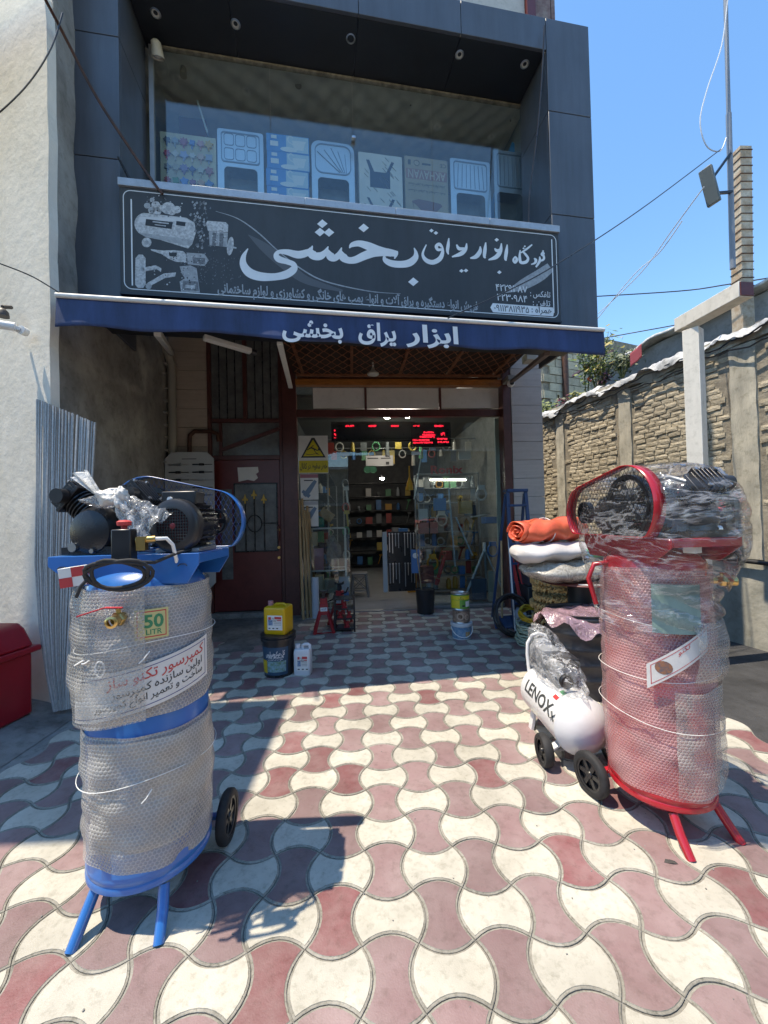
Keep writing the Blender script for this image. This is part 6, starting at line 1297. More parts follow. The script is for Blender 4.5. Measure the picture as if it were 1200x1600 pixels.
for st in ([(-.20, .62, .03), (-.08, .68, .05), (.06, .64, .05), (.16, .60, .03)], [(-.10, .66, .03), (-.02, .73, .03), (.02, .74, .025)], [(.02, .64, .03), (.10, .54, .025), (.16, .53, .02)], [(-.26, .52, .02), (-.1, .50, .02), (.06, .52, .02), (.20, .50, .02)]):
    mb.stroke([(cx+x*W, a.z+z*H, w_*.9*W) for x, z, w_ in st], lambda x, y, l: Vector((x, v-.0034, y)))
mb.lathe([(.0001, 0), (.022, 0)], 10, M=Matrix.Translation((cx+.2*W, v-.0034, a.z+.64*H)) @ Matrix.Rotation(PI/2, 4, 'X'), cap=False); part('pictogram', mb, print_dark, t, SH.M, recalc=False)
mb = MB(); fit(mb, 'خطر سقوط در کانال', lambda x, y, l: Vector((x, v-.003-l, a.z+H*.13+y)), a.x+.02, b.x-.02, .125, .02); part('lettering', mb, print_dark, t, SH.M, recalc=False)
for k, (y0, y1, cc) in enumerate(((741, 781, (.38, .14, .17)), (783, 823, (.42, .42, .44)))):
    t, a, b, v = pane_poster('poster', ('pink topped poster of a grey pump under the warning sign', 'pale poster of a grey pump, lowest on the left shop pane')[k], 470, y0, 497, y1, paper)
    W, H = b.x-a.x, b.z-a.z; mb = MB(); mb.bx(a.x, b.x, v-.002, v-.0004, a.z+H*.86, b.z); part('title_band', mb, pal('poster_band%d' % k, *cc), t, SH.M)
    mb = MB(); mb.stroke([(a.x+W*.2, a.z+H*.15, .06), (a.x+W*.45, a.z+H*.35, .08), (a.x+W*.85, a.z+H*.75, .05)], lambda x, y, l: Vector((x, v-.0024, y))); mb.stroke([(a.x+W*.1, a.z+H*.35, .05), (a.x+W*.5, a.z+H*.12, .06)], lambda x, y, l: Vector((x, v-.0027, y))); part('picture', mb, pal('poster_steel', .14, .22, .32), t, SH.M, recalc=False)
    mb = MB(); mb.text('TOPAZ' if False else 'PUMP', lambda x, y, l: Vector(((a.x+b.x)/2+x, v-.003-l, a.z+H*.74+y)), .07, 0, 'C', False) if False else mb.bx(a.x+W*.2, a.x+W*.7, v-.0022, v-.0005, a.z+H*.74, a.z+H*.78); part('print_line', mb, print_dark, t, SH.M)

# ================================================================ INSIDE THE SHOP
bulb = mat('bulb_lit', (1, 1, 1), .4, emit=(.95, .97, 1), est=110)
red_led = mat('led_red', (.1, 0, 0), .5, emit=(1, .02, .06), est=.9)
def Sin(px, py, v): return SH.hit(px, py, v)
for k, (px, py, v) in enumerate(((605, 652, .7), (637, 651, .8), (597, 748, 3.2), (614, 687, 4.2))):
    p = SH.M @ Sin(px, py, v); t = thing('ceiling_lamp', ('lit white bulb hanging inside above the doorway, left of two', 'lit white bulb hanging inside above the doorway, right of two', 'lit bulb hanging deep inside the shop over the aisle', 'small lit bulb furthest inside the shop')[k], 'lamp', p, 0, 'lit lamps in the shop')
    mb = MB(); mb.sphere((0, 0, 0), .05, 14, 8, (1, 1, .6)); part('bulb', mb, bulb, t, wm(t), smooth=60); mb = MB(); mb.cyl((0, 0, .02), (0, 0, .09), .022, n=10); mb.cyl((0, 0, .09), (0, 0, max(.1, 3.5-p.z)), .005, n=6); part('cord', mb, black_plastic, t, wm(t))
a, b = SH.M @ Sin(672, 750, .9), SH.M @ Sin(728, 750, .9); mb = MB(); mb.cyl(a, b, .014, n=10); tl = thing('tube_lamp', 'lit tube lamp above the goods in the right shop window', 'lamp', (a+b)/2); part('tube', mb, mat('tube_lit', (1, 1, 1), .4, emit=(.95, .97, 1), est=7), tl, smooth=40); mb = MB(); mb.bar(a+Vector((-.03, 0, .03)), b+Vector((.03, 0, .03)), .05, .03); part('lamp_body', mb, print_white, tl)
# red running-text boards
rg = random.Random(11)
def led(label, x0, y0, x1, y1, v, dashes):
    mb = MB(); a, b = pbox(mb, SH, x0, y0, x1, y1, v+.01, .05); t = thing('led_board', label, 'led sign', M=SH.M @ Matrix.Translation(((a.x+b.x)/2, v+.01, a.z))); part('case', mb, black_plastic, t, SH.M)
    mb = MB(); 
    for dx, dy, w_, h_ in dashes:
        x = dx
        while x < dx+w_-.3:
            ww = rg.uniform(.6, 2.0); hh = h_*rg.uniform(.45, 1.0); y0 = dy+rg.uniform(0, h_-hh); p, q = Sin(x, y0, v), Sin(min(x+ww, dx+w_), y0+hh, v); mb.bx(p.x, q.x, v, v+.008, q.z, p.z); x += ww+rg.choice((0.1, .3, .9))
    part('lit_text', mb, red_led, t, SH.M); return t
led('long dark board with red running text above the doorway inside', 518, 659, 648, 690, .35, [(540, 664, 13, 3), (576, 664, 12, 3), (611, 664, 12, 3), (522, 671, 3, 4), (522, 677, 3, 4), (522, 683, 3, 2)])
led('second dark board with large red letters over the right window', 642, 660, 704, 698, .34, [(646, 664, 10, 2.5), (679, 664, 14, 3), (662, 674, 16, 3), (660, 678, 20, 3), (689, 675, 6, 6), (645, 686, 26, 3), (646, 690, 30, 3), (683, 684, 16, 3), (684, 689, 17, 3), (656, 681, 24, 3)])
mb = MB(); a, b = Sin(672, 740, .5), Sin(722, 725, .5); fit(mb, 'Ronix', lambda x, y, l: Vector((x, .5-l, a.z+y)), a.x, b.x, .20, .03, False); single('letter_sign', mb, pal('letter_red', .45, .04, .04), 'red letter sign hung inside the right shop window', 'sign', M=SH.M, recalc=False)
# shelves along both walls with many goods
gcol = [(.08, .10, .14), (.40, .06, .05), (.05, .20, .48), (.55, .52, .45), (.50, .36, .08), (.16, .17, .18), (.42, .46, .50), (.08, .28, .14), (.62, .60, .57), (.60, .30, .04)]
gm = [pal('goods_%d' % k, *c, .45) for k, c in enumerate(gcol)]
def shelf(label, u0, u1, v0, v1, h, rows, cols, side):
    t = thing('shelf_unit', label, 'shelf', M=SH.M @ Matrix.Translation(((u0+u1)/2, (v0+v1)/2, 0)))
    for u in (u0, u1):
        for v in (v0, v1): mb = MB(); mb.bx(u-.015, u+.015, v-.015, v+.015, 0, h); part('post', mb, dull_steel, t, SH.M)
    for r in range(rows+1): mb = MB(); z = .08+(h-.1)*r/rows; mb.bx(u0+.016, u1-.016, v0, v1, z, z+.015); part('board', mb, dull_steel if 'window' in label else black_plastic, t, SH.M)  # boards away from the window are black: the dimness inside is put into their colour
    return [(u0+(u1-u0)*(c+.5)/cols if not side else (u0+u1)/2, v0+(v1-v0)*(c+.5)/cols if side else (v0+v1)/2, .08+(h-.1)*r/rows+.016) for r in range(rows) for c in range(cols)]
gname = ['slate', 'red', 'blue', 'cream', 'mustard', 'charcoal', 'grey', 'green', 'white', 'orange']
used_lab = {}
def goods(u, v, z, grp, where, w_=.16):
    k = rg.randrange(7); mb = MB(); ci = rg.randrange(10); m_ = gm[ci]; s_ = rg.uniform(.8, 1.3)
    if k in (0, 5): mb.box((u, v, z+.09*s_), (w_*rg.uniform(.7, 1.05), .14, .18*s_)); nm, ct = 'goods_box', 'box'
    elif k == 1: mb.lathe([(.0001, 0), (.05, 0), (.05, .16*s_), (.025, .20*s_), (.025, .22*s_), (.0001, .22*s_)], 12, (u, v, z)); nm, ct = 'bottle', 'bottle'
    elif k == 2: mb.tube([(u+.07*math.cos(q), v+.02, z+.085+.07*math.sin(q)+.0*i) for i, q in enumerate([2*PI*j/12 for j in range(12)])], .016, 6, True); nm, ct = 'hose_coil', 'coil'
    elif k == 3: mb.box((u, v, z+.10), (.06, .18, .07)); mb.bar((u, v+.05, z+.07), (u+.02, v+.07, z), .045, .04); mb.cyl((u, v-.09, z+.10), (u, v-.17, z+.10), .018, n=10); nm, ct = 'power_tool', 'tool'
    elif k == 4: mb.bar((u-.05, v, z+.0), (u+.04, v+.03, z+.26*s_), .03, .02); mb.box((u+.04, v+.03, z+.27*s_), (.11, .04, .05)); nm, ct = 'hammer', 'tool'
    else:
        mb.box((u, v-.05, z+.13*s_), (w_*.8, .012, .24*s_)); nm, ct = 'packet', 'packet'
    lb = '%s %s %s' % (gname[ci], {'goods_box': 'box', 'bottle': 'bottle', 'hose_coil': 'ring of hose', 'power_tool': 'power tool', 'hammer': 'hammer', 'packet': 'flat packet'}[nm], where)
    single(nm, mb, m_, lb, ct, M=SH.M, group='goods '+where.split(' shelf ')[-1], smooth=40)
def stock(spots, cols, where, w_):
    rows = len(spots)//cols; rn = ['bottom', 'second', 'third', 'fourth', 'fifth', 'sixth', 'seventh', 'eighth']
    for i, q in enumerate(spots):
        r = i//cols
        if rg.random() < .9: goods(*q, 'x', 'on the %s shelf %s' % ('top' if r == rows-1 else rn[r], where), w_)
stock(shelf('dim steel shelving of small goods along the left wall inside', uC1+.05, uC1+.40, 1.2, 5.4, 2.5, 5, 7, True), 7, 'along the left wall inside', .16)
stock(shelf('dim steel shelving across the back wall of the shop', uC1+.6, uF-.3, 5.6, 6.0, 2.6, 6, 8, False), 8, 'across the back wall inside', .2)
stock(shelf('steel shelving of small goods behind the right shop window', uDo1+.25, uF-.05, 1.05, 1.4, 2.35, 8, 9, False), 9, 'behind the right shop window', .13)
# stock hung from rails under the ceiling
for r_, (v, z) in enumerate(((1.0, 2.75), (2.2, 2.8))):
    mb = MB(); mb.cyl((uC1+.3, v, z+.25), (uF-.1, v, z+.25), .012, n=6); single('hanging_rail', mb, dull_steel, ('front', 'rear')[r_]+' steel rail with stock hanging under the shop ceiling', 'rail', M=SH.M)
    for k in range(13):
        u = uC1+.45+k*(uF-uC1-.7)/12+rg.uniform(-.04, .04); ci = rg.randrange(10); h = rg.uniform(.12, .34); mb = MB(); mb.cyl((u, v, z+.24), (u, v, z+.24-.05), .004, n=5)
        if k % 3 == 0: mb.box((u, v, z+.19-h/2), (.12, .03, h))
        elif k % 3 == 1: mb.tube([(u+.07*math.cos(q), v, z+.11+.08*math.sin(q)) for q in [2*PI*j/14 for j in range(14)]], .014, 6, True)
        else: mb.cyl((u, v, z+.19), (u, v, z+.19-h), .03, .045, n=10)
        single('hanging_goods', mb, gm[ci], '%s %s hanging from the %s rail under the shop ceiling' % (gname[ci], ('packet', 'ring', 'tube')[k % 3], ('front', 'rear')[r_]), 'goods', M=SH.M, group='stock hanging from the ceiling rails', smooth=40)
# stock standing along the aisle, and hung on the doorway edges
for k in range(9):
    v = 1.6+.42*k; u = uDo1+.12+rg.uniform(-.05, .05); h = rg.uniform(.5, 1.3); ci = rg.randrange(10); mb = MB(); mb.box((u+.1, v, h/2), (.28, .30, h)); mb.box((u+.1, v, h+.06), (.20, .24, .12)); single('goods_pile', mb, gm[ci], '%s pile of cartons, number %s along the right of the aisle' % (gname[ci], ('one', 'two', 'three', 'four', 'five', 'six', 'seven', 'eight', 'nine')[k]) if False else '%s pile of cartons at the right of the aisle, %s' % (gname[ci], ('nearest the door', 'second from the door', 'third from the door', 'fourth from the door', 'in the middle of the row', 'fourth from the back', 'third from the back', 'second from the back', 'nearest the back wall')[k]), 'box', M=SH.M, group='piles of cartons along the aisle', bevel=.006)
for k in range(7):
    z = .9+.2*k; ci = (k*7+3) % 10; mb = MB(); u = uDo0-.06+.02*(k % 2)
    if k % 2: mb.bar((u, .25, z+.12), (u+.02, .25, z-.12), .04, .03); mb.box((u, .25, z+.12), (.09, .05, .06))
    else: mb.tube([(u+.05*math.cos(q), .25, z+.07*math.sin(q)) for q in [2*PI*j/14 for j in range(14)]], .014, 6, True)
    single('hanging_goods', mb, gm[ci], '%s tool hung at the left edge of the doorway, %s' % (gname[ci], ('lowest', 'second from below', 'third from below', 'middle', 'third from top', 'second from top', 'topmost')[k]), 'tool', M=SH.M, group='tools hung at the left edge of the doorway', smooth=40)
# hanging tool rack right of the doorway
tr = thing('tool_rack', 'upright rack hung with rows of shiny chrome spanners at the right of the doorway', 'rack', M=SH.M @ Matrix.Translation((uDo1-.24, .75, 0)))
p, q = Sin(608, 925, .75), Sin(648, 830, .75); mb = MB(); mb.bx(p.x, q.x, .78, .80, p.z, q.z); part('back_panel', mb, black_plastic, tr, SH.M)
mb = MB(); mb.bx(p.x-.10, p.x-.02, .74, .80, p.z, q.z); part('side_box', mb, pal('rack_white', .45, .48, .5), tr, SH.M)
for r in range(2):
    for k in range(9):
        u = p.x+.03+(q.x-p.x-.05)*k/8; z1 = q.z-.02-r*(q.z-p.z)*.5; mb = MB(); mb.bx(u-.007, u+.007, .765, .775, z1-rg.uniform(.2, .44)*(q.z-p.z), z1-.03); mb.cyl((u, .765, z1-.02), (u, .778, z1-.02), .016, n=8); part('spanner', mb, rg.choice((dull_steel, steel, black_iron, dull_steel)), tr, SH.M)
# grey plastic stool
st_ = thing('stool', 'grey plastic stool with cross shaped cut outs in the doorway', 'stool', M=SH.M @ Matrix.Translation((Sin(562, 912, 1.3).x, 1.3, 0))); sg_ = pal('stool_grey', .20, .21, .22, .45)
mb = MB(); mb.box((0, 0, .445), (.30, .30, .03)); part('seat', mb, sg_, st_, wm(st_), bevel=.01)
for c in ((-1, -1), (1, -1), (1, 1), (-1, 1)): mb = MB(); mb.bar((c[0]*.125, c[1]*.125, .43), (c[0]*.165, c[1]*.165, 0), .05, .04); part('leg', mb, sg_, st_, wm(st_), bevel=.006)
for s_ in (-1, 1):
    mb = MB(); y = s_*.15; mb.bar((-.13, y, .38), (.13, y, .14), .035, .012); mb.bar((.13, y+.002, .38), (-.13, y+.002, .14), .035, .012); mb.bar((-.14, y, .40), (.14, y, .40), .04, .012); mb.bar((-.14, y, .13), (.14, y, .13), .03, .012); part('side_web', mb, sg_, st_, wm(st_))
# white sign box with green roundels hanging inside
mb = MB(); p, q = pbox(mb, SH, 572, 712, 614, 728, 1.6, .05); hs = thing('hanging_box', 'white printed carton hung inside the top of the doorway', 'box', M=SH.M @ Matrix.Translation(((p.x+q.x)/2, 1.6, p.z))); part('carton_body', mb, pal('dim_white', .45, .45, .45), hs, SH.M)
mb = MB(); mb.bx(p.x+.03, p.x+.25, 1.597, 1.599, q.z-.06, q.z-.04); mb.bx(q.x-.25, q.x-.05, 1.597, 1.599, q.z-.06, q.z-.04); mb.bx(q.x-.15, q.x-.08, 1.597, 1.599, p.z+.02, p.z+.08); part('print_marks', mb, print_dark, hs, SH.M)
for k, px in enumerate((574, 583)):
    p = Sin(px, 734, 1.5); mb = MB(); mb.lathe([(.0001, 0), (.075, 0), (.075, .01), (.0001, .01)], 20, M=Matrix.Translation(p) @ Matrix.Rotation(PI/2, 4, 'X')); mb.lathe([(.055, .0105), (.065, .0135), (.06, .0105)], 20, M=Matrix.Translation(p) @ Matrix.Rotation(PI/2, 4, 'X'), cap=False); single('round_tag', mb, pal('tag_green', .03, .16, .09), ('left', 'right')[k]+' one of two round green tags hanging in the doorway', 'tag', M=SH.M)
# yellow mop head, gauge cards
mb = MB(); p = Sin(640, 755, .35); mb.cyl((p.x, .35, p.z+.30), (p.x, .35, p.z+.08), .012, n=8); mb.lathe([(.015, .10), (.05, 0), (.065, -.12), (.05, -.12), (.0001, -.10)], 14, (p.x, .35, p.z)); single('funnel', mb, pal('mop_yellow', .55, .30, .02), 'yellow funnel shaped tool hanging at the right of the doorway', 'tool', M=SH.M, smooth=40)
mb = MB(); p, q = pbox(mb, SH, 643, 859, 655, 896, -.06, .03); gc = thing('gauge_card', 'blue packaged pressure gauge hanging on the shop glass edge', 'packet', M=SH.M @ Matrix.Translation(((p.x+q.x)/2, -.06, p.z))); part('packet', mb, pal('packet_blue', .05, .16, .35), gc, SH.M, bevel=.004)
mb = MB(); c = Sin(649, 868, -.07); mb.lathe([(.04, 0), (.045, .012), (.03, .014), (.0001, .012)], 20, M=Matrix.Translation(c) @ Matrix.Rotation(PI/2, 4, 'X')); part('dial', mb, paper, gc, SH.M, smooth=40)
# glass counter on the left with goods
p, q = Sin(486, 950, .10), Sin(539, 826, .10); gcn = thing('glass_counter', 'glass display counter with white frame behind the left shop pane', 'counter', M=SH.M @ Matrix.Translation(((p.x+q.x)/2, .3, 0))); zt = q.z
al = pal('counter_frame', .55, .58, .58, .4)
for u in (p.x, q.x):
    for v in (.10, .55): mb = MB(); mb.bx(u-.012, u+.012, v-.012, v+.012, .05, zt); part('post', mb, al, gcn, SH.M)
zm = Sin(500, 893, .1).z
for z in (.05, zm, zt):
    for v in (.10, .55): mb = MB(); mb.bx(p.x, q.x, v-.01, v+.01, z, z+.02); part('rail', mb, al, gcn, SH.M)
    mb = MB(); mb.bx(p.x+.013, q.x-.013, .112, .538, z+.005, z+.012); part('glass_shelf', mb, glass_shop, gcn, SH.M)
def boxat(nm, label, ct, x0, y0, x1, y1, v, d, m_, rot=0, **k):
    a, b = Sin(x0, y1, v), Sin(x1, y0, v); mb = MB(); mb.box(((a.x+b.x)/2, v+d/2, (a.z+b.z)/2), (b.x-a.x, d, b.z-a.z), Matrix.Rotation(rot, 3, 'Y')); return single(nm, mb, m_, label, ct, M=SH.M, bevel=.003, **k)
boxat('packet', 'pink packet with grey picture inside the glass counter', 'packet', 487, 857, 505, 892, .2, .06, pal('pink', .45, .22, .30))
boxat('packet', 'tan packet above the pink packet in the glass counter', 'packet', 487, 831, 496, 853, .2, .06, pal('tan', .36, .28, .16))
boxat('carton', 'small grey green carton at the bottom of the glass counter', 'box', 507, 905, 529, 927, .2, .2, pal('greygreen', .20, .21, .17))
boxat('carton', 'cream carton with print at the bottom left of the glass counter', 'box', 492, 900, 505, 925, .22, .2, pal('creambox', .40, .37, .30))
boxat('carton', 'white paper carton at the right foot of the glass counter', 'box', 530, 901, 546, 924, .02, .06, pal('whitebox', .42, .46, .52))
boxat('carton', 'blue carton under the white paper carton by the counter', 'box', 524, 925, 545, 940, .0, .06, pal('bluebox', .04, .17, .38))
boxat('carton', 'brown carton tilted on top of the glass counter', 'box', 499, 797, 521, 812, .25, .12, card, .62)
boxat('carton', 'green carton standing behind the posters', 'box', 498, 808, 506, 824, .25, .12, pal('greenbox', .02, .20, .12))
dr = lump((0, 0, 0), .5, (.22, .12, .42), 31, .4); c = Sin(521, 858, .06); dr.v = [q+Vector((c.x, .06, c.z)) for q in dr.v]; single('work_gloves', dr, mat('glove_grey', (.16, .15, .14), .8, var=.3, vscale=18, bump=.1), 'bundle of dark work gloves hung in front of the glass counter', 'gloves', M=SH.M, smooth=70)
# goods behind the right pane
tp = thing('tripod', 'pale blue tripod standing behind the right shop window', 'tripod', M=SH.M @ Matrix.Translation((Sin(757, 870, .5).x, .5, 0))); pb = pal('tripod_blue', .30, .42, .52, .4)
c = Sin(757, 858, .5)
for px, py, v in ((735, 912, .35), (776, 900, .4), (760, 905, .9)):
    e = Sin(px, py, v); mb = MB(); d_ = e-c; e2 = c+d_*((c.z-.05)/max(.05, c.z-e.z)); mb.bar(c, e2, .035, .02); part('leg', mb, pb, tp, SH.M)
mb = MB(); mb.cyl(c+Vector((0, 0, -.05)), c+Vector((0, 0, .12)), .03, n=12); part('head', mb, print_white, tp, SH.M)
for k, (x0, y0, x1, y1, nm, label, m_) in enumerate(((701, 762, 711, 885, 'level_staff', 'long pale blue level staff upright behind the right window', pb), (712, 808, 738, 868, 'level_staff', 'pale blue level staff leaning aslant behind the right window', pb), (671, 790, 671, 850, 'rod', 'dark rod hanging behind the right window', black_iron), (647, 780, 660, 700, 'rod', 'thin pale rod leaning inside by the doorway edge', steel), (735, 808, 766, 802, 'rod', 'thin steel rod lying on a shelf behind the right window', steel))):
    a, b = Sin(x0, y0, .4), Sin(x1, y1, .4); mb = MB(); mb.bar(a, b, .05 if 'staff' in nm else .02, .02); single(nm, mb, m_, label, 'staff' if 'staff' in nm else 'rod', M=SH.M)
mb = MB(); a, b = Sin(685, 903, .2), Sin(694, 872, .2); d_ = b-a; mb.cyl(a, b, .03, n=12); mb.cyl(a-d_*.05, a-d_*.35, .042, .03, n=12); mb.tube([b, b+d_*.2], .012, 8); mb.tube([b+d_*.25+Vector((.07*math.cos(t), 0, .03*math.sin(t))) for t in [2*PI*k/12 for k in range(12)]], .012, 6, True); single('hand_pump', mb, pal('pump_red', .42, .05, .05), 'red and white hand pump leaning behind the right window', 'pump', M=SH.M, smooth=40)
boxat('case', 'grey blue suitcase on the floor behind the right window', 'case', 738, 904, 760, 938, .3, .3, pal('case_blue', .05, .08, .12)); boxat('board', 'pale board standing at the right end of the shop window', 'board', 764, 892, 773, 940, .25, .04, pal('board_pale', .33, .33, .28))
boxat('packet', 'blue carton on the top shelf at the right end of the window', 'box', 758, 807, 785, 818, .3, .2, pal('bluecarton', .05, .14, .36)); boxat('packet', 'blue packet hanging in the middle of the right window', 'packet', 678, 778, 697, 798, .35, .05, pal('bluepk', .05, .20, .45)); boxat('packet', 'orange framed tool packet hanging in the right window', 'packet', 717, 782, 738, 803, .35, .05, pal('orangepk', .45, .28, .10))
boxat('packet', 'white packet stuck high in the right window', 'packet', 717, 705, 735, 718, .3, .03, pal('whitepk', .5, .5, .5)); boxat('packet', 'red and white packet on a shelf in the right window', 'packet', 655, 816, 684, 834, .4, .1, pal('redpk', .45, .18, .16)); boxat('packet', 'white sheet hanging by the doorway in the right window', 'sheet', 655, 795, 668, 814, .4, .02, pal('sheetpk', .42, .46, .48)); boxat('bin', 'dark red bin behind the plain black bucket', 'bin', 655, 885, 678, 912, .25, .2, pal('bin_red', .16, .04, .04))
for k, (px, py) in enumerate(((657, 775), (690, 812), (752, 772), (676, 880), (770, 860))):
    c = Sin(px, py, .45); mb = MB(); r_ = .09; mb.tube([(c.x+r_*math.cos(t), .45, c.z+r_*1.2*math.sin(t)) for t in [2*PI*j/16 for j in range(16)]], .018, 6, True); mb.box((c.x, .45, c.z+r_*1.3), (.12, .05, .08)); single('hand_saw', mb, gm[(k*3) % 10], ('dark hand tool hanging at the top left of the right window', 'hand tool hanging in the middle of the right window', 'hand tool hanging at the top right of the right window', 'hand tool hanging low beside the hand pump', 'hand tool hanging low at the right end of the window')[k], 'tool', M=SH.M, smooth=40)
mb = MB(); a, b = Sin(776, 770, .02), Sin(786, 770, .02); mb.bx(a.x, uF-.005, .02, .05, .4, zH0-.02); single('curtain_strip', mb, pal('pale_green', .32, .40, .38), 'pale vertical strip at the right end of the shop window', 'panel', M=SH.M)
# ================================================================ GOODS AT THE RIGHT OF THE SHOP
def wrinkle(fn, amp, seed, f=1.0):
    rr_ = random.Random(seed); ph = [rr_.uniform(0, 6.28) for _ in range(12)]
    def g_(u, v):
        p = fn(u, v); s_ = p*f
        return p+Vector((math.sin(s_.z*31+s_.x*13+ph[0])+.6*math.sin(s_.y*47-s_.z*23+ph[1]), math.sin(s_.x*29+s_.z*17+ph[2])+.6*math.sin(s_.z*53+ph[3]), math.sin(s_.x*21+s_.y*27+ph[4])+.7*math.sin(s_.x*49-s_.y*38+ph[5])))*amp
    return g_
drum = thing('oil_drum', 'dark grey ribbed drum standing behind the small white compressor', 'drum', (1.76, 3.38, 0)); mb = MB(); prof = [(.0001, .0), (.265, 0), (.27, .015)]
for k in range(5):
    z = .06+k*.12; prof += [(.262, z), (.262, z+.075), (.270, z+.085), (.274, z+.0975), (.270, z+.11)]
prof += [(.262, .66), (.27, .665), (.272, .675), (.255, .675), (.25, .655), (.0001, .65)]
mb.lathe(prof, 44); part('drum_body', mb, mat('drum_grey', (.045, .045, .05), .42, var=.25, vscale=5, dirt=.25, rvar=.12), drum, wm(drum), smooth=40)
pf = film_mat('purple_film', (.40, .25, .29), .62, .3, (2, 2, 2), .2, 3.0, .03, .01); mb = MB()
def dish(u, v):
    a = 2*PI*u; r = .34*v; z = .70-.05*v+.06*math.sin(a*2+1)*v*v-.08*max(0, v-.75)/.25*(1+.6*math.sin(a*9)); return Vector((1.74+r*math.cos(a)*1.05, 3.36+r*math.sin(a), z))
mb.grid(wrinkle(dish, .007, 3), 60, 16, True); single('film_sheet', mb, pf, 'crumpled purplish plastic film lying over the top of the dark drum', 'plastic film', smooth=80)
reel = thing('cable_reel', 'cable reel with a flat rusty red disc on top, behind the dark drum', 'reel', (1.98, 3.72, 0)); redd = mat('disc_red', (.14, .035, .03), .55, var=.25, vscale=6, dirt=.2)
for z in (.12, .86): mb = MB(); mb.lathe([(.0001, z), (.38, z), (.388, z+.006), (.38, z+.014), (.0001, z+.014)], 48); part('flange', mb, redd, reel, wm(reel), smooth=40)
mb = MB(); mb.lathe([(.14, .0), (.14, .119)], 24); mb.lathe([(.13, .135), (.13, .859)], 24, cap=False); part('hub', mb, black_plastic, reel, wm(reel), smooth=40)
mb = MB(); mb.box((-.06, -.1, .905), (.20, .16, .06)); mb.box((.12, -.05, .91), (.16, .2, .07)); part('top_block', mb, black_plastic, reel, wm(reel), bevel=.005)
mb = MB(); 
for a in (200, 245, 262, 285): mb.box((.33*math.cos(math.radians(a)), .33*math.sin(math.radians(a)), .877), (.05, .09, .002), Matrix.Rotation(math.radians(a), 3, 'Z'))
part('paint_marks', mb, paper, reel, wm(reel))
wick = mat('wicker', (.60, .43, .20), .7, var=.3, vscale=30, rand=.1)
def wicker():
    mb = MB(); 
    for k in range(5): r = .27-.045*k; mb.tube([(r*math.cos(t), r*math.sin(t), .018+.012*math.sin(t*14+k*2)+.012*(k == 0)) for t in [2*PI*i/84 for i in range(84)]], .017, 6, True)
    for k in range(42): t = 2*PI*k/42; mb.bar((.285*math.cos(t), .285*math.sin(t), .0), (.285*math.cos(t+.1), .285*math.sin(t+.1), .06), .018, .010)
    return mb
w0 = None
for k in range(6):
    M_ = Matrix.Translation((2.05+.02*math.sin(k*2.2), 4.32+.015*math.cos(k*3), .32+.085*k)) @ Matrix.Rotation(k*.7, 4, 'Z') @ Matrix.Rotation(.05*math.sin(k*1.9), 4, 'X')
    lb_ = ('lowest', 'second from below', 'third from below', 'fourth from below', 'second from the top', 'topmost')[k]+' woven straw tray of the stack beside the red disc'
    if w0 is None: w0 = single('straw_tray', wicker(), wick, lb_, 'tray', group='woven straw trays in a stack', loc=Vector((0, 0, 0)), smooth=60); w0.matrix_world = M_
    else: copy_tree(w0, None, M_, lb_)
mb = MB(); mb.box((2.06, 4.35, .15), (.5, .42, .30)); single('crate', mb, pal('crate_dark', .05, .06, .06), 'dark crate carrying the stack of straw trays', 'crate', bevel=.01)
def coil(name, label, c, R, r, n, m_, tilt=0, hgt=.2, seed=0, upright=False, flat=1.0):
    rr_ = random.Random(seed); P = []
    for i in range(n*22):
        t = 2*PI*i/22; q = R*(1+.05*math.sin(t*.37+seed)+.04*math.sin(t*.11)); P.append(Vector((q*math.cos(t), q*math.sin(t)*flat, hgt*i/(n*22)+.012*math.sin(t*1.7+i))))
    M_ = Matrix.Translation(c) @ (Matrix.Rotation(tilt, 4, 'X')); mb = MB(); mb.tube([M_ @ p for p in P], r, 6); return single(name, mb, m_, label, 'coil', smooth=60)
coil('hose_coil', 'coil of pale green garden hose on the ground beside the straw trays', (1.84, 4.55, .02), .19, .011, 11, pal('hose_pale', .40, .47, .36), 0.15, .25, 2); coil('hose_coil', 'coil of yellow hose lying on top of the pale green coil', (1.88, 4.60, .30), .17, .015, 4, pal('hose_yellow', .55, .33, .02), .3, .07, 5)
coil('cable_coil', 'thick coil of black cable propped against the blue ladder', (1.70, 4.95, .24), .20, .014, 14, black_plastic, 1.2, .16, 9, flat=1.15)
sk = lump((1.93, 4.95, .19), .2, (.8, .6, .95), 41, .18); single('sack', sk, pal('sack_pale', .30, .35, .42, .6), 'pale bluish sack standing between the black cable coil and the hose', 'sack', smooth=70)
sk = lump((2.12, 4.75, .55), .22, (.6, .6, .9), 44, .15); single('sack', sk, pal('sack_green', .16, .24, .17, .6), 'greenish sack behind the straw trays', 'sack', smooth=70)
mb = MB(); mb.box((2.2, 5.15, .30), (.55, .5, .6)); single('crate', mb, pal('crate_black', .02, .025, .03), 'black crate on the ground by the stone pier', 'crate', bevel=.01); mb = MB(); mb.box((2.2, 5.17, .80), (.52, .48, .38)); single('crate', mb, pal('crate_black2', .03, .035, .05), 'black crate stacked upon another beside the blue ladder', 'crate', bevel=.01)
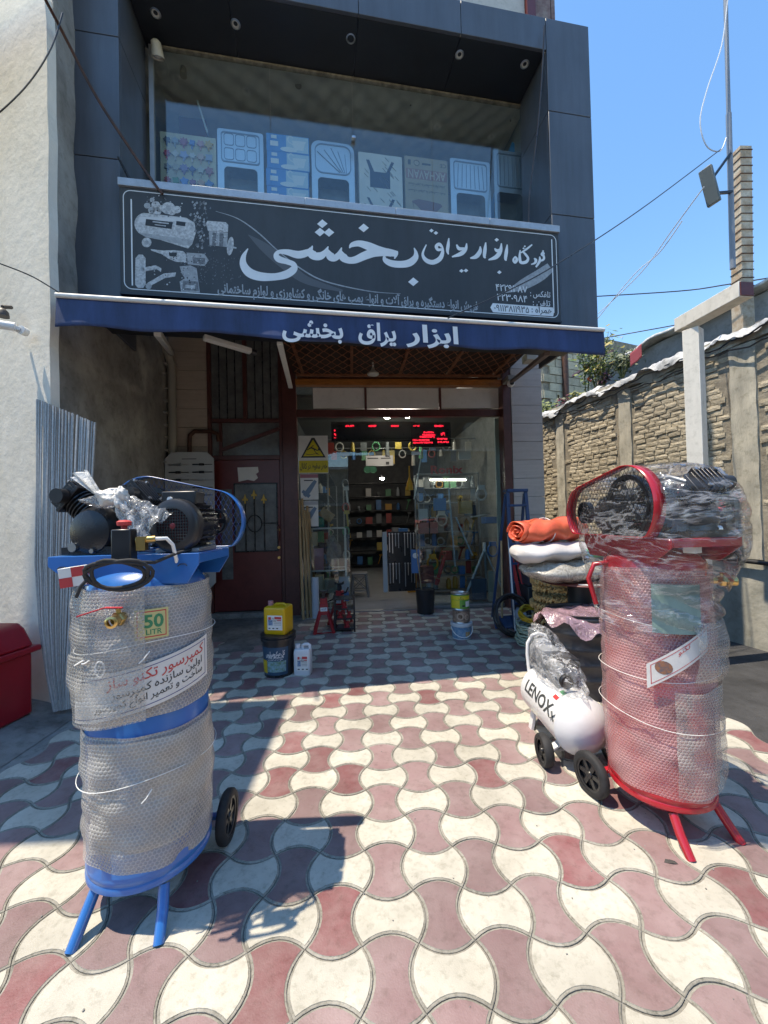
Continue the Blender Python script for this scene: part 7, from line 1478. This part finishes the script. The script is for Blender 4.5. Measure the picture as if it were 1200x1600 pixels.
# rolls and sheets on top
org = mat('tarp_orange', (.78, .125, .055), .42, var=.1, vscale=9, bump=.15, bscale=9); ot = thing('tarpaulin', 'rolled bright orange tarpaulin on top of the pile of sheets', 'tarpaulin', (1.62, 3.72, 1.24))
L0, L1 = Vector((1.36, 3.62, 1.345)), Vector((2.05, 3.86, 1.36)); dx = (L1-L0); dn = dx.normalized(); sidev = Vector((-dn.y, dn.x, 0))
def roll(u, v):
    a = 2*PI*u; r = .115*(1-.25*(abs(v-.5)*2)**6)*(1+.07*math.sin(a*2+v*5)); return L0+dx*v+sidev*(r*1.25*math.cos(a))+Vector((0, 0, r*.95*math.sin(a)))
mb = MB(); mb.grid(wrinkle(roll, .010, 7, .7), 36, 40, True); part('tarp_roll', mb, org, ot, smooth=80)
mb = MB(); P = []
for i in range(60):
    t = i/60*2*PI*2.6; r = .115-.095*i/60; P.append((t, r))
vs = []
for t, r in P:
    for k in (0, 1): vs.append(L0+dn*(-.05+.10*k+.012*math.sin(t*3))+sidev*(r*1.2*math.cos(t))+Vector((0, 0, r*.95*math.sin(t))))
mb.add(vs, [(2*i, 2*i+1, 2*i+3, 2*i+2) for i in range(len(P)-1)]); o_ = part('rolled_end', mb, org, ot, smooth=80); s__ = o_.modifiers.new('t', 'SOLIDIFY'); s__.thickness = .008
mb = MB(); mb.tube([L0+dx*.38+sidev*(.15*math.cos(t))+Vector((0, 0, .118*math.sin(t))) for t in [2*PI*i/20 for i in range(20)]], .005, 5, True); part('cord', mb, twine, ot)
wt = mat('tarp_white', (.60, .57, .55), .4, var=.06, vscale=4, bump=.2, bscale=7); A0, A1 = Vector((1.28, 3.52, 1.15)), Vector((2.12, 3.86, 1.17))
def fold(u, v):
    a = 2*PI*u; d_ = A1-A0; e_ = math.sqrt(max(.0004, 1-(abs(v-.5)*2)**7)); ry, rz_ = .20*e_, .085*e_*(1+.12*math.sin(v*17)); return A0+d_*v+Vector((-.3*ry*math.cos(a), ry*math.cos(a), rz_*math.sin(a)-.02*v))
mb = MB(); mb.grid(wrinkle(fold, .007, 12, .6), 40, 44, True); single('folded_sheet', mb, wt, 'folded milky white plastic sheet under the orange tarpaulin', 'plastic sheet', smooth=80)
fs = film_mat('cream_film', (.60, .56, .48), .62, .3, (3, 3, 3), .2, 2.4, .03, .012); B0, B1 = Vector((1.36, 3.50, 1.00)), Vector((2.2, 3.80, 1.01))
def sagb(u, v):
    a = 2*PI*u; d_ = B1-B0; e_ = math.sqrt(max(.0004, 1-(abs(v-.5)*2)**6)); ry, rz_ = .22*e_, .095*e_*(1-.6*max(0, (.35-v)/.35)**2); return B0+d_*v+Vector((-.3*ry*math.cos(a), ry*math.cos(a), rz_*math.sin(a)-.04*math.sin(PI*v)))
mb = MB(); mb.grid(wrinkle(sagb, .009, 15, .6), 44, 44, True); single('plastic_sheet', mb, fs, 'sagging bundle of cream translucent plastic sheet under the white folded one', 'plastic sheet', smooth=80)
mb = lump((2.04, 3.56, 1.14), .09, (1.0, .4, .5), 51, .35); single('cloth', mb, pal('cloth_green', .08, .32, .14, .6), 'scrap of green cloth tucked beside the white folded sheet', 'cloth', smooth=70)
mb = lump((2.06, 3.53, 1.16), .035, (1.3, .6, .8), 52, .4); single('ribbon', mb, pal('ribbon_pink', .45, .10, .30, .5), 'pink ribbon knot on the green cloth', 'ribbon', smooth=70)
# blue step ladder
ld = thing('step_ladder', 'blue steel step ladder leaning by the stone pier', 'ladder', (1.98, 5.35, 0), .1); lb_ = mat('ladder_blue', (.025, .07, .17), .4, var=.1, dirt=.1); M = wm(ld)
for x in (-.13, .13): 
    mb = MB(); mb.bar((x*1.25, -.16, 0), (x, 0, 1.83), .045, .03, up=(0, 1, 0)); part('rail', mb, lb_, ld, M, bevel=.003); mb = MB(); mb.bar((x*1.4, .52, 0), (x*1.05, .05, 1.80), .035, .025, up=(0, 1, 0)); part('rear_rail', mb, lb_, ld, M, bevel=.003)
mb = MB(); mb.bx(-.15, .15, -.04, .10, 1.82, 1.86); part('top_step', mb, lb_, ld, M, bevel=.004)
for k in range(6): z = .32+.26*k; mb = MB(); mb.bx(-.125-.02*(1-z/1.83), .125+.02*(1-z/1.83), -.16+.16*z/1.83-.03, -.16+.16*z/1.83+.05, z, z+.03); part('step', mb, lb_, ld, M, bevel=.003)
for k, (x, xt) in enumerate(((1.93, 1.86), (1.98, 1.93))): mb = MB(); mb.bar((x, 5.0-.1*k, .02), (xt, 5.3, 1.0), .035, .025); single('red_bar', mb, print_red, ('left', 'right')[k]+' one of two red bars leaning on the blue ladder', 'bar', group='red bars leaning on the ladder')
mb = MB(); mb.bar((1.80, 5.05, .02), (1.83, 5.30, 1.25), .018); single('white_rod', mb, print_white, 'thin white rod leaning left of the blue ladder', 'rod')
sp_ = thing('shovel', 'blue shovel with its blade on the ground left of the ladder', 'shovel', (1.70, 5.25, 0)); mb = MB(); mb.tube([(.0, 0, .14), (.06, .14, .8), (.08, .2, 1.15)], .014, 8); part('shaft', mb, wood, sp_, wm(sp_), smooth=40); mb = MB(); mb.grid(lambda u, v: Vector((-.13+.26*u+.0, -.12+.03*math.sin(PI*u)+.12*v, .012+.14*v+.04*abs(u-.5))), 8, 4); ob = part('blade', mb, lb_, sp_, wm(sp_), smooth=60); s__ = ob.modifiers.new('t', 'SOLIDIFY'); s__.thickness = .004
# lamp and cameras under the awning
p = SH.M @ SH.hit(583, 584, -.55); t = thing('hanging_lamp', 'white bulb lamp hanging from the rusty lattice over the entrance', 'lamp', p); mb = MB(); mb.lathe([(.012, .10), (.02, .09), (.03, .05), (.085, .005), (.088, -.012), (.06, -.022), (.0001, -.026)], 26); part('bulb', mb, pal('lamp_milk', .68, .66, .58, .3), t, wm(t), smooth=50); mb = MB(); mb.cyl((0, 0, .10), (0, 0, .22), .014, n=8); part('socket', mb, print_white, t, wm(t))
p = SH.M @ SH.hit(798, 599, -.40); t = thing('dome_camera', 'small white ball camera under the awning arm at the pier', 'camera', p); mb = MB(); mb.sphere((0, 0, 0), .06, 18, 12); part('camera_body', mb, print_white, t, wm(t), smooth=60); mb = MB(); mb.cyl((0, -.045, -.01), (0, -.068, -.014), .032, n=16); part('lens', mb, black_plastic, t, wm(t), smooth=40); mb = MB(); mb.bx(-.06, .06, -.04, .3, .05, .12); part('mount', mb, pal('mount_grey', .30, .29, .27), t, wm(t), bevel=.005)
mb = MB(); p = SH.M @ SH.hit(827, 560, -.5); mb.box(p, (.16, .2, .12)); single('junction_box', mb, pal('ivory', .5, .47, .40), 'ivory junction box under the right end of the awning', 'box', bevel=.01)

# ================================================================ LEFT SIDE: BIN, STRIPS, PIPES, BOARD
bn = thing('litter_bin', 'red plastic litter bin with white line emblem at the left edge', 'bin', (-3.02, 3.02, .055), -.12); M = wm(bn); br = mat('bin_plastic', (.33, .008, .018), .32, var=.08, dirt=.06)
mb = MB(); mb.box((0, 0, .24), (.66, .40, .48)); 
part('bin_body', mb, br, bn, M, bevel=.02); mb = MB(); mb.box((0, 0, .50), (.74, .48, .045)); part('rim', mb, br, bn, M, bevel=.012)
mb = MB(); mb.prism([(-.34, .523), (.35, .523), (.27, .66), (.22, .70), (-.22, .70), (-.30, .64)], XZ, -.2, .2); part('lid', mb, br, bn, M, bevel=.02)
mb = MB(); F_ = lambda x, z: Vector((x, -.2015, z))
mb.tube([F_(.20+.12*math.cos(t)+.02*math.cos(3*t), .24+.10*math.sin(t)+.02*math.sin(2*t)) for t in [2*PI*i/30 for i in range(30)]], .004, 4, True); mb.tube([F_(.16+.16*math.cos(t), .23+.15*math.sin(t)) for t in [2*PI*i/30 for i in range(22)]], .004, 4); part('emblem', mb, print_white, bn, M)
mb = MB(); mb.text('بانو', lambda x, y, l: Vector((.20+x, -.2022-l, .21+y)), .10, .0, 'C', True); part('lettering', mb, print_white, bn, M, recalc=False)
mst = mat('galvanised', (.40, .40, .39), .5, metal=.15, var=.15, vscale=40, rand=.25)
NSt = 26
for i in range(NSt):
    f = i/(NSt-1); jx = random.uniform(-1.5, 1.5); j2 = random.uniform(-1, 1)
    pts = []
    for yy, x0, x1, Y in ((624+36*f, 59, 148, 3.33+.10*f), (760, 58, 143, 3.31+.08*f), (880, 57, 136, 3.29+.06*f), (980, 62, 128, 3.27+.05*f), (1050, 72, 118, 3.25+.04*f), (1112, 85, 113, 3.22+.05*f)):
        pts.append(atY(x0+(x1-x0)*f+jx*(1 if yy < 700 else .6)+j2*math.sin(yy*.02+i), yy, Y-.03-.004*(i % 3)))
    pts[-1].z = .055; mb = MB(); a = pts; P = []
    for q in range(len(a)-1): P += [a[q].lerp(a[q+1], s_/3) for s_ in range(3)]
    P.append(a[-1]); mb.tube(P, .0075+.002*(i % 2), 4)
    single('metal_strip', mb, mst, 'thin grey metal strip in the bundle leaning on the corner of the white house', 'metal strip', group='grey metal strips leaning on the white house corner')
mb = MB(); P = [w2(SH, 236, 520, -.32), w2(SH, 262, 552, -.20), w2(SH, 268, 570, -.13), w2(SH, 269, 640, -.13), w2(SH, 271, 960, -.13)]; mb.tube(P, .062, 12); single('drain_pipe', mb, pal('pipe_cream', .36, .33, .27, .5), 'cream drain pipe running down beside the grey cement wall', 'pipe', smooth=50)
mb = MB(); mb.tube([w2(SH, 178, 668, -1.5), w2(SH, 215, 677, -.9), w2(SH, 250, 689, -.22), w2(SH, 253, 696, -.18), w2(SH, 253, 800, -.18), w2(SH, 253, 950, -.18)], .033, 10); single('gas_pipe', mb, rust_steel, 'rusty brown pipe running along the grey cement wall', 'pipe', smooth=50)
mb = MB(); mb.tube([w2(SH, 296, 960, -.10), w2(SH, 296, 690, -.10), w2(SH, 297, 680, -.10), w2(SH, 304, 674, -.10), w2(SH, 330, 674, -.10), w2(SH, 340, 678, -.10), w2(SH, 342, 690, -.08)], .033, 10); single('gas_pipe', mb, rust_steel, 'rusty brown pipe with two bends on the tiled strip by the door', 'pipe', smooth=50)
# tool board
a, b = SH.hit(259, 808, -.3), SH.hit(334, 706, -.3); tb = thing('tool_board', 'pale clipped corner board with rows of dark drill bits beside the brown door', 'display board', M=SH.M @ Matrix.Translation(((a.x+b.x)/2, -.3, .5))); x0, x1, z0, z1 = a.x, b.x, a.z-1.1, b.z; c_ = .10
mb = MB(); mb.prism([(x0+c_, z0), (x1-c_, z0), (x1, z0+c_), (x1, z1-c_), (x1-c_, z1), (x0+c_, z1), (x0, z1-c_), (x0, z0+c_)], XZ, -.31, -.29); part('board', mb, pal('board_grey', .46, .47, .46, .5), tb, SH.M, bevel=.003)
for r in range(9):
    for k in (0, 1):
        z = z1-.20-r*.115; xa = x0+.06+k*(x1-x0)*.48; mb = MB(); mb.bx(xa, xa+.10, -.325, -.311, z, z+.018); mb.bx(xa+.101, xa+.17, -.328, -.311, z-.008, z+.026); mb.bx(xa+.171, xa+.29, -.322, -.311, z+.004, z+.014); part('drill_bit', mb, black_iron if (r+k) % 3 else steel, tb, SH.M)
mb = MB(); mb.bx(x0+.25, x1-.25, -.3125, -.3105, z1-.11, z1-.10); part('print_line', mb, print_dark, tb, SH.M)
# camera and lamp on the white house
p = atY(22, 513, 3.30); t = thing('bullet_camera', 'white bullet camera on the white house wall at the left edge', 'camera', p); mb = MB(); mb.cyl((-.09, -.08, .0), (.03, -.02, .0), .032, .034, n=16); part('camera_body', mb, print_white, t, wm(t), smooth=40); mb = MB(); mb.cyl((-.092, -.081, 0), (-.10, -.085, 0), .026, n=14); part('lens', mb, black_plastic, t, wm(t)); mb = MB(); mb.cyl((.05, .05, -.01), (.05, .0, -.01), .035, n=14); mb.bar((.05, 0, -.01), (.0, -.04, .0), .025); part('bracket', mb, print_white, t, wm(t), smooth=40)
p = atY(4, 489, 3.32); mb = MB(); mb.lathe([(.045, -.03), (.04, .01), (.02, .035), (.0001, .04)], 18, p); mb.cyl(p+Vector((0, 0, .05)), p+Vector((0, .08, .09)), .015, n=8); single('wall_lamp', mb, pal('lamp_dark', .06, .05, .045), 'dark old wall lamp just above the bullet camera', 'lamp', smooth=40)

# ================================================================ RIGHT SIDE: TARPS, POST, MAST, SHED, PLANTS
tw = mat('tarp_weathered', (.66, .66, .65), .55, col2=(.30, .30, .29), vscale=5, bump=.3, bscale=9, dirt=.2); rr2 = random.Random(5); ph = [rr2.uniform(0, 6) for _ in range(9)]
x0 = -1.5; idx = 0
for xa, xb in ((-1.5, 1.6), (1.5, 3.9), (3.8, 5.6), (5.5, 8.2)):
    def tarp(u, v, xa=xa, xb=xb, s_=idx):
        x = xa+(xb-xa)*u; q = v*2-1; y = -.10+.17*q if abs(q) < 1 else 0
        y = -.13+.21*math.sin(q*PI/2); z = ZTk+.22+.06*math.sin(x*3.1+s_)*.5-(.13+.05*math.sin(x*4+ph[s_])+.03*math.sin(x*11+ph[s_+1]))*max(0, q)**1.5-.12*max(0, -q)**2
        return Vector((x, y+.02*math.sin(x*9+q*4)+.012*math.sin(x*23+ph[2]), z+.022*math.sin(x*7+q*9+ph[3])+.012*math.sin(x*19-q*13+ph[4])+.010*math.sin(x*37+q*21)))
    mb = MB(); mb.grid(tarp, 90, 16); single('wall_tarp', mb, tw, ('crumpled white sheet along the wall top at the right edge', 'crumpled white sheet on the wall top beside the white post', 'crumpled white sheet on the wall top below the flowers', 'crumpled white sheet on the far end of the wall top')[idx], 'tarpaulin', M=WMx, group='weathered sheets along the brick wall top', smooth=80); idx += 1
for k, (dz, am, lab_) in enumerate(((-.02, .05, 'upper black cable sagging below the sheets on the brick wall'), (-.12, .08, 'lower black cable looping along the brick wall'))):
    mb = MB(); mb.tube([(-1.4+.12*i, .075+.02*math.sin(i*.9), ZTk+.12+dz-am*abs(math.sin(i*.27+k*1.3))-.02*math.sin(i*1.9)) for i in range(78)], .011, 5); single('wall_cable', mb, black_plastic, lab_, 'cable', M=WMx, smooth=60)
# shed behind
pA = Wl(1060, 512, -1.3); sh = thing('shed', 'grey concrete shed with white sheeted roof edge behind the brick wall', 'shed', M=WMx @ Matrix.Translation((2, -1.8, 0))); zsh = pA.z; xs = Wl(935, 560, -1.3).x
mb = MB(); mb.bx(-3, xs, -3.5, -1.3, -.3, zsh-.10); part('wall', mb, mat('shed_concrete', (.26, .25, .235), .9, var=.25, vscale=2, bump=.1, dirt=.3), sh, WMx)
mb = MB(); mb.grid(lambda u, v: Vector((-3+(xs+3.15)*u, -1.15-1.2*v, zsh-.02+.04*math.sin(u*40)*(1-v)+.02*math.sin(u*91)+.35*v*0)), 60, 3); ob = part('roof_sheet', mb, tw, sh, WMx, smooth=80); s__ = ob.modifiers.new('t', 'SOLIDIFY'); s__.thickness = .05
mb = MB(); mb.bar((xs-.6, -1.1, zsh+.10), (xs+.7, -1.2, zsh+.04), .05); part('roof_bar', mb, brown_steel, sh, WMx)
# white T post
PY = 4.25; c0 = atY(1087, 640, PY); tpz = atY(1087, 503, PY).z; wp = mat('post_white', (.78, .74, .66), .5, var=.08, vscale=3, dirt=.2, vstretch=(3, 3, .6)); pt = thing('gantry_post', 'white painted steel post carrying a short white beam beside the brick wall', 'post', (c0.x, PY, -.3)); M_ = Matrix.Translation((c0.x, PY, 0)) @ Matrix.Rotation(.55, 4, 'Z')
mb = MB(); mb.bx(-.075, .075, -.075, .075, -.3, tpz-.09); part('post', mb, wp, pt, M_, bevel=.004)
mb = MB(); mb.bx(.076, .079, -.03, -.02, .3, tpz-.2); part('rust_seam', mb, rust_steel, pt, M_)
e0, e1 = atY(1063, 504, PY+.15), atY(1166, 458, PY*.865); e1.z = e0.z = (e0.z+e1.z)/2; mb = MB(); mb.bar(e0, e1, .16, .15); part('beam', mb, wp, pt, bevel=.004); d_ = (e1-e0).normalized(); mb = MB(); mb.bar(e1+d_*.002, e1+d_*.012, .14, .13); part('beam_end', mb, maroon_paint, pt)
# ribbed mast and aerial
MY = 5.4; rpm = mat('rusty_cream', (.60, .54, .43), .7, col2=(.36, .24, .14), vscale=6, dirt=.3); q0, q1 = atY(1160, 470, MY), atY(1157, 236, MY); rm = thing('ribbed_mast', 'cream and rust banded square mast standing above the brick wall', 'mast', (q0.x, MY, 0)); mb = MB(); mb.bar(Vector((q0.x, MY, -.3)), q0, .17, .17); mb.bar(q0+Vector((0, 0, .001)), q1, .165, .165); part('mast_column', mb, rpm, rm)
n = 19
for k in range(n): c = q0.lerp(q1, (k+.5)/n); mb = MB(); mb.box(c, (.182, .182, .009)); part('band', mb, rust_steel if k not in (3,) else black_plastic, rm)
mb = MB(); m0, m1 = atY(1145, 420, MY-.16), atY(1132, -60, MY-.16); mb.cyl(m0, m0.lerp(m1, .5), .034, n=10); mb.cyl(m0.lerp(m1, .5), m1, .026, n=10); single('aerial_pole', mb, pal('aerial_grey', .20, .23, .27, .4), 'thin grey aerial pole strapped beside the banded mast', 'pole', smooth=40)
ac = atY(1109, 291, MY-.2); an = thing('aerial', 'flat grey aerial panel tilted on a bracket beside the banded mast', 'aerial', ac); R_ = Matrix.Rotation(-.22, 4, 'Y') @ Matrix.Rotation(.5, 4, 'Z'); M_ = Matrix.Translation(ac) @ R_; ga = pal('aerial_body', .11, .13, .13, .5)
mb = MB(); mb.box((0, 0, 0), (.06, .15, .50)); part('panel', mb, ga, an, M_, bevel=.01)
for k in range(4): mb = MB(); mb.box((.055, 0, -.18+.12*k), (.05, .12, .09)); part('module', mb, ga, an, M_, bevel=.006)
mb = MB(); mb.bar(ac+Vector((.05, 0, .12)), atY(1141, 240, MY-.18), .03); mb.bar(ac+Vector((.05, 0, -.1)), atY(1144, 300, MY-.18), .03); part('bracket', mb, black_iron, an)
def wire(label, pts, r, m_=black_plastic, n=5, seg=6, nm='cable'):
    P = []; V = [atY(x, y, Y) for x, y, Y in pts]; k = len(V)
    for i in range(k-1):
        p0, p1, p2, p3 = V[max(i-1, 0)], V[i], V[i+1], V[min(i+2, k-1)]
        for s_ in range(seg): t = s_/seg; P.append(.5*(2*p1+(p2-p0)*t+(2*p0-5*p1+4*p2-p3)*t*t+(3*p1-p0-3*p2+p3)*t**3))
    P.append(V[-1]); mb = MB(); mb.tube(P, r, n); return single(nm, mb, m_, label, 'cable', smooth=60)
wcab = pal('cable_white', .55, .58, .62)
wire('white cable looping down beside the thin aerial pole', [(1137, 0, 5.2), (1128, 70, 5.2), (1105, 140, 5.18), (1094, 190, 5.16), (1104, 228, 5.16), (1125, 236, 5.18), (1135, 215, 5.2)], .008, wcab)
wire('long dark cable from the aerial across the sign to the awning', [(1128, 232, 5.2), (1000, 328, 4.6), (870, 413, 4.05), (790, 456, 3.75), (700, 497, 3.50)], .007)
wire('pale cable running down left from the aerial panel', [(1100, 292, 5.2), (1050, 360, 5.8), (1000, 428, 6.6), (935, 490, 8.0)], .008, wcab); wire('second pale cable hanging just below the first from the aerial', [(1066, 345, 5.7), (1030, 395, 6.1), (990, 430, 6.8), (932, 500, 8.0)], .008, wcab)
wire('dark wire stretched level behind the white beam', [(900, 465, 9.0), (1060, 455, 8), (1140, 444, 7.2), (1260, 425, 6)], .012); wire('dark wire stretched low above the shed roof', [(900, 536, 10), (1000, 518, 9), (1070, 505, 8.2), (1240, 470, 7)], .012)
wire('thick brown cable running down from the top left corner to the sign', [(50, -40, 3.0), (95, 45, 3.35), (150, 150, 3.55), (205, 235, 3.68), (240, 285, 3.72), (254, 303, 3.74)], .013, rust_steel); wire('thin dark cable looping on the white house wall at the top left', [(98, 20, 3.32), (80, 75, 3.28), (45, 130, 3.25), (0, 175, 3.2), (-30, 195, 3.2)], .006); wire('black wire running to the left end of the awning', [(-30, 402, 3.0), (0, 412, 3.05), (50, 432, 3.12), (92, 457, 3.2)], .005); wire('short black cable end hanging at the left end of the sign', [(184, 245, 3.74), (195, 268, 3.74), (206, 290, 3.72)], .008)
wire('black cable hanging down the right side of the upper window', [(851, 40, 4.33), (846, 130, 4.33), (838, 220, 4.33), (828, 300, 4.33), (826, 345, 4.32), (822, 360, 4.30)], .010)
# building of pale blocks far behind
hd = Vector((1, .38, 0)).normalized(); hn = Vector((hd.y, -hd.x, 0)); ho = atY(849, 600, 11.0); HM = Matrix(((hd.x, -hn.x, 0, ho.x), (hd.y, -hn.y, 0, ho.y), (0, 0, 1, 0), (0, 0, 0, 1)))
fb = thing('block_building', 'unplastered building of pale blocks behind the end of the alley', 'building', M=HM); bm_ = mat('pale_block', (.62, .54, .39), .9, col2=(.50, .43, .30), vscale=4, bump=.1, bscale=25, dirt=.3, rand=.16); mb = MB(); mb.bx(.02, 7.5, .02, 6, -.3, 6.9); part('wall_core', mb, mortar, fb, HM)
bme = MB(); bme.box((0, 0, 0), (.44, .06, .215)); bme = mesh_of('block', bme, bm_); bms = MB(); bms.box((0, 0, 0), (.06, .44, .215)); bms = mesh_of('block', bms, bm_)
for r in range(13):
    for k in range(13):
        x = .22+.46*k+(.23 if r % 2 else 0); z = 3.5+.235*r
        if 2.05 < x < 2.35: continue
        o = bpy.data.objects.new('block', bme); C.objects.link(o); o.parent = fb; o.matrix_local = Matrix.Translation((x, random.uniform(-.012, .012), z))
    for k in range(4): o = bpy.data.objects.new('block', bms); C.objects.link(o); o.parent = fb; o.matrix_local = Matrix.Translation((-.03, .22+.46*k+(.23 if r % 2 else 0), z))
for x, w_ in ((.75, .09), (4.2, .07)): mb = MB(); mb.cyl((x, -.09, 2.8), (x, -.09, 6.85), w_, n=10); part('down_pipe', mb, rust_steel, fb, HM, smooth=40)
# plants on the wall top
def plant(name, label, px, py, Y, h, w_, n, cols, flower=None, stems=5):
    b = atY(px, py, Y); t = thing(name, label, 'plant', b); rr_ = random.Random(int(px)); mats = []
    for q, c in enumerate(cols): mats.append(pal('%s_leaf_%d_%d' % (name, px, q), *c, .55))
    mb = MB(); tips = []
    for k in range(stems): a = rr_.uniform(0, 6.28); e = Vector((w_*.42*math.cos(a), w_*.3*math.sin(a), h*rr_.uniform(.65, 1))); mb.tube([Vector((e.x*.1, e.y*.1, 0)), e*.5+Vector((0, 0, .03)), e], [.012, .008, .004], 5); tips.append(e)
    part('stem', mb, pal('stem_green', .10, .12, .04), t, wm(t)); mb = MB()
    for k in range(n):
        e = rr_.choice(tips)*rr_.uniform(.35, 1.05)+Vector((rr_.gauss(0, w_*.13), rr_.gauss(0, w_*.1), rr_.gauss(0, h*.08))); e.z = max(.02, e.z); s_ = rr_.uniform(.5, 1.1)*.055; d = Vector((rr_.uniform(-1, 1), rr_.uniform(-1, 1), rr_.uniform(-.5, .8))).normalized(); sd = d.orthogonal().normalized(); mb.cur = rr_.randrange(len(mats)); mb.add([e-d*s_, e+sd*s_*.55, e+d*s_*1.2, e-sd*s_*.55], [(0, 1, 2, 3)])
    part('foliage', mb, mats, t, wm(t), recalc=False)
    if flower:
        for dx, dz in flower[1]: part('flower', lump((dx, -.05, dz), .055, (1, .6, .9), int(px+dz*100), .4, 10, 7), pal('petal_%d' % px, *flower[0], .5), t, wm(t))
PYw = 8.3
plant('flowering_shrub', 'leafy green and yellow shrub rising above the far wall top', 936, 612, PYw-.8, 1.05, .95, 700, [(.10, .16, .02), (.16, .22, .03), (.30, .24, .03), (.07, .11, .02)], stems=14)
plant('geranium', 'tall thin geranium with two orange flowers left of the shrub', 917, 622, PYw-.4, 1.2, .35, 160, [(.07, .13, .03), (.10, .16, .04)], ((.75, .14, .03), [(-.02, .62), (.05, .38)]))
plant('purple_plant', 'small purple leaved pot plant between geranium and shrub', 941, 612, PYw-.9, .35, .35, 90, [(.13, .04, .08), (.20, .10, .13), (.10, .10, .05)]); plant('red_plant', 'low dark red plant near the far end of the wall top', 886, 640, PYw, .28, .6, 160, [(.16, .015, .03), (.10, .02, .03), (.06, .08, .03)]); plant('green_plant', 'low pale green plant behind the end of the wall, beside the pier', 846, 652, PYw+.8, .42, .8, 240, [(.16, .20, .04), (.10, .15, .04), (.22, .24, .06)]); plant('yellow_plant', 'small yellow green plant between the red plant and the geranium', 903, 628, PYw-.2, .25, .45, 130, [(.25, .25, .05), (.14, .18, .04)]); plant('green_plant', 'grey green bush right of the yellow shrub by the red cloth', 972, 590, PYw-1.3, .5, .5, 240, [(.07, .10, .04), (.10, .13, .06)], stems=8)
a, b = atY(985, 575, 6.6), atY(1003, 548, 6.3); mb = MB(); mb.grid(lambda u, v: Vector((a.x+(b.x-a.x)*u, a.y+(b.y-a.y)*u+.03*math.sin(u*9), a.z+.02+(b.z-a.z)*(.3*u)+.22*v)), 12, 8); ob = single('red_cloth', mb, pal('cloth_red', .35, .06, .07, .7), 'red cloth hanging above the wall top near the shed', 'cloth', smooth=70); s__ = ob.modifiers.new('t', 'SOLIDIFY'); s__.thickness = .006
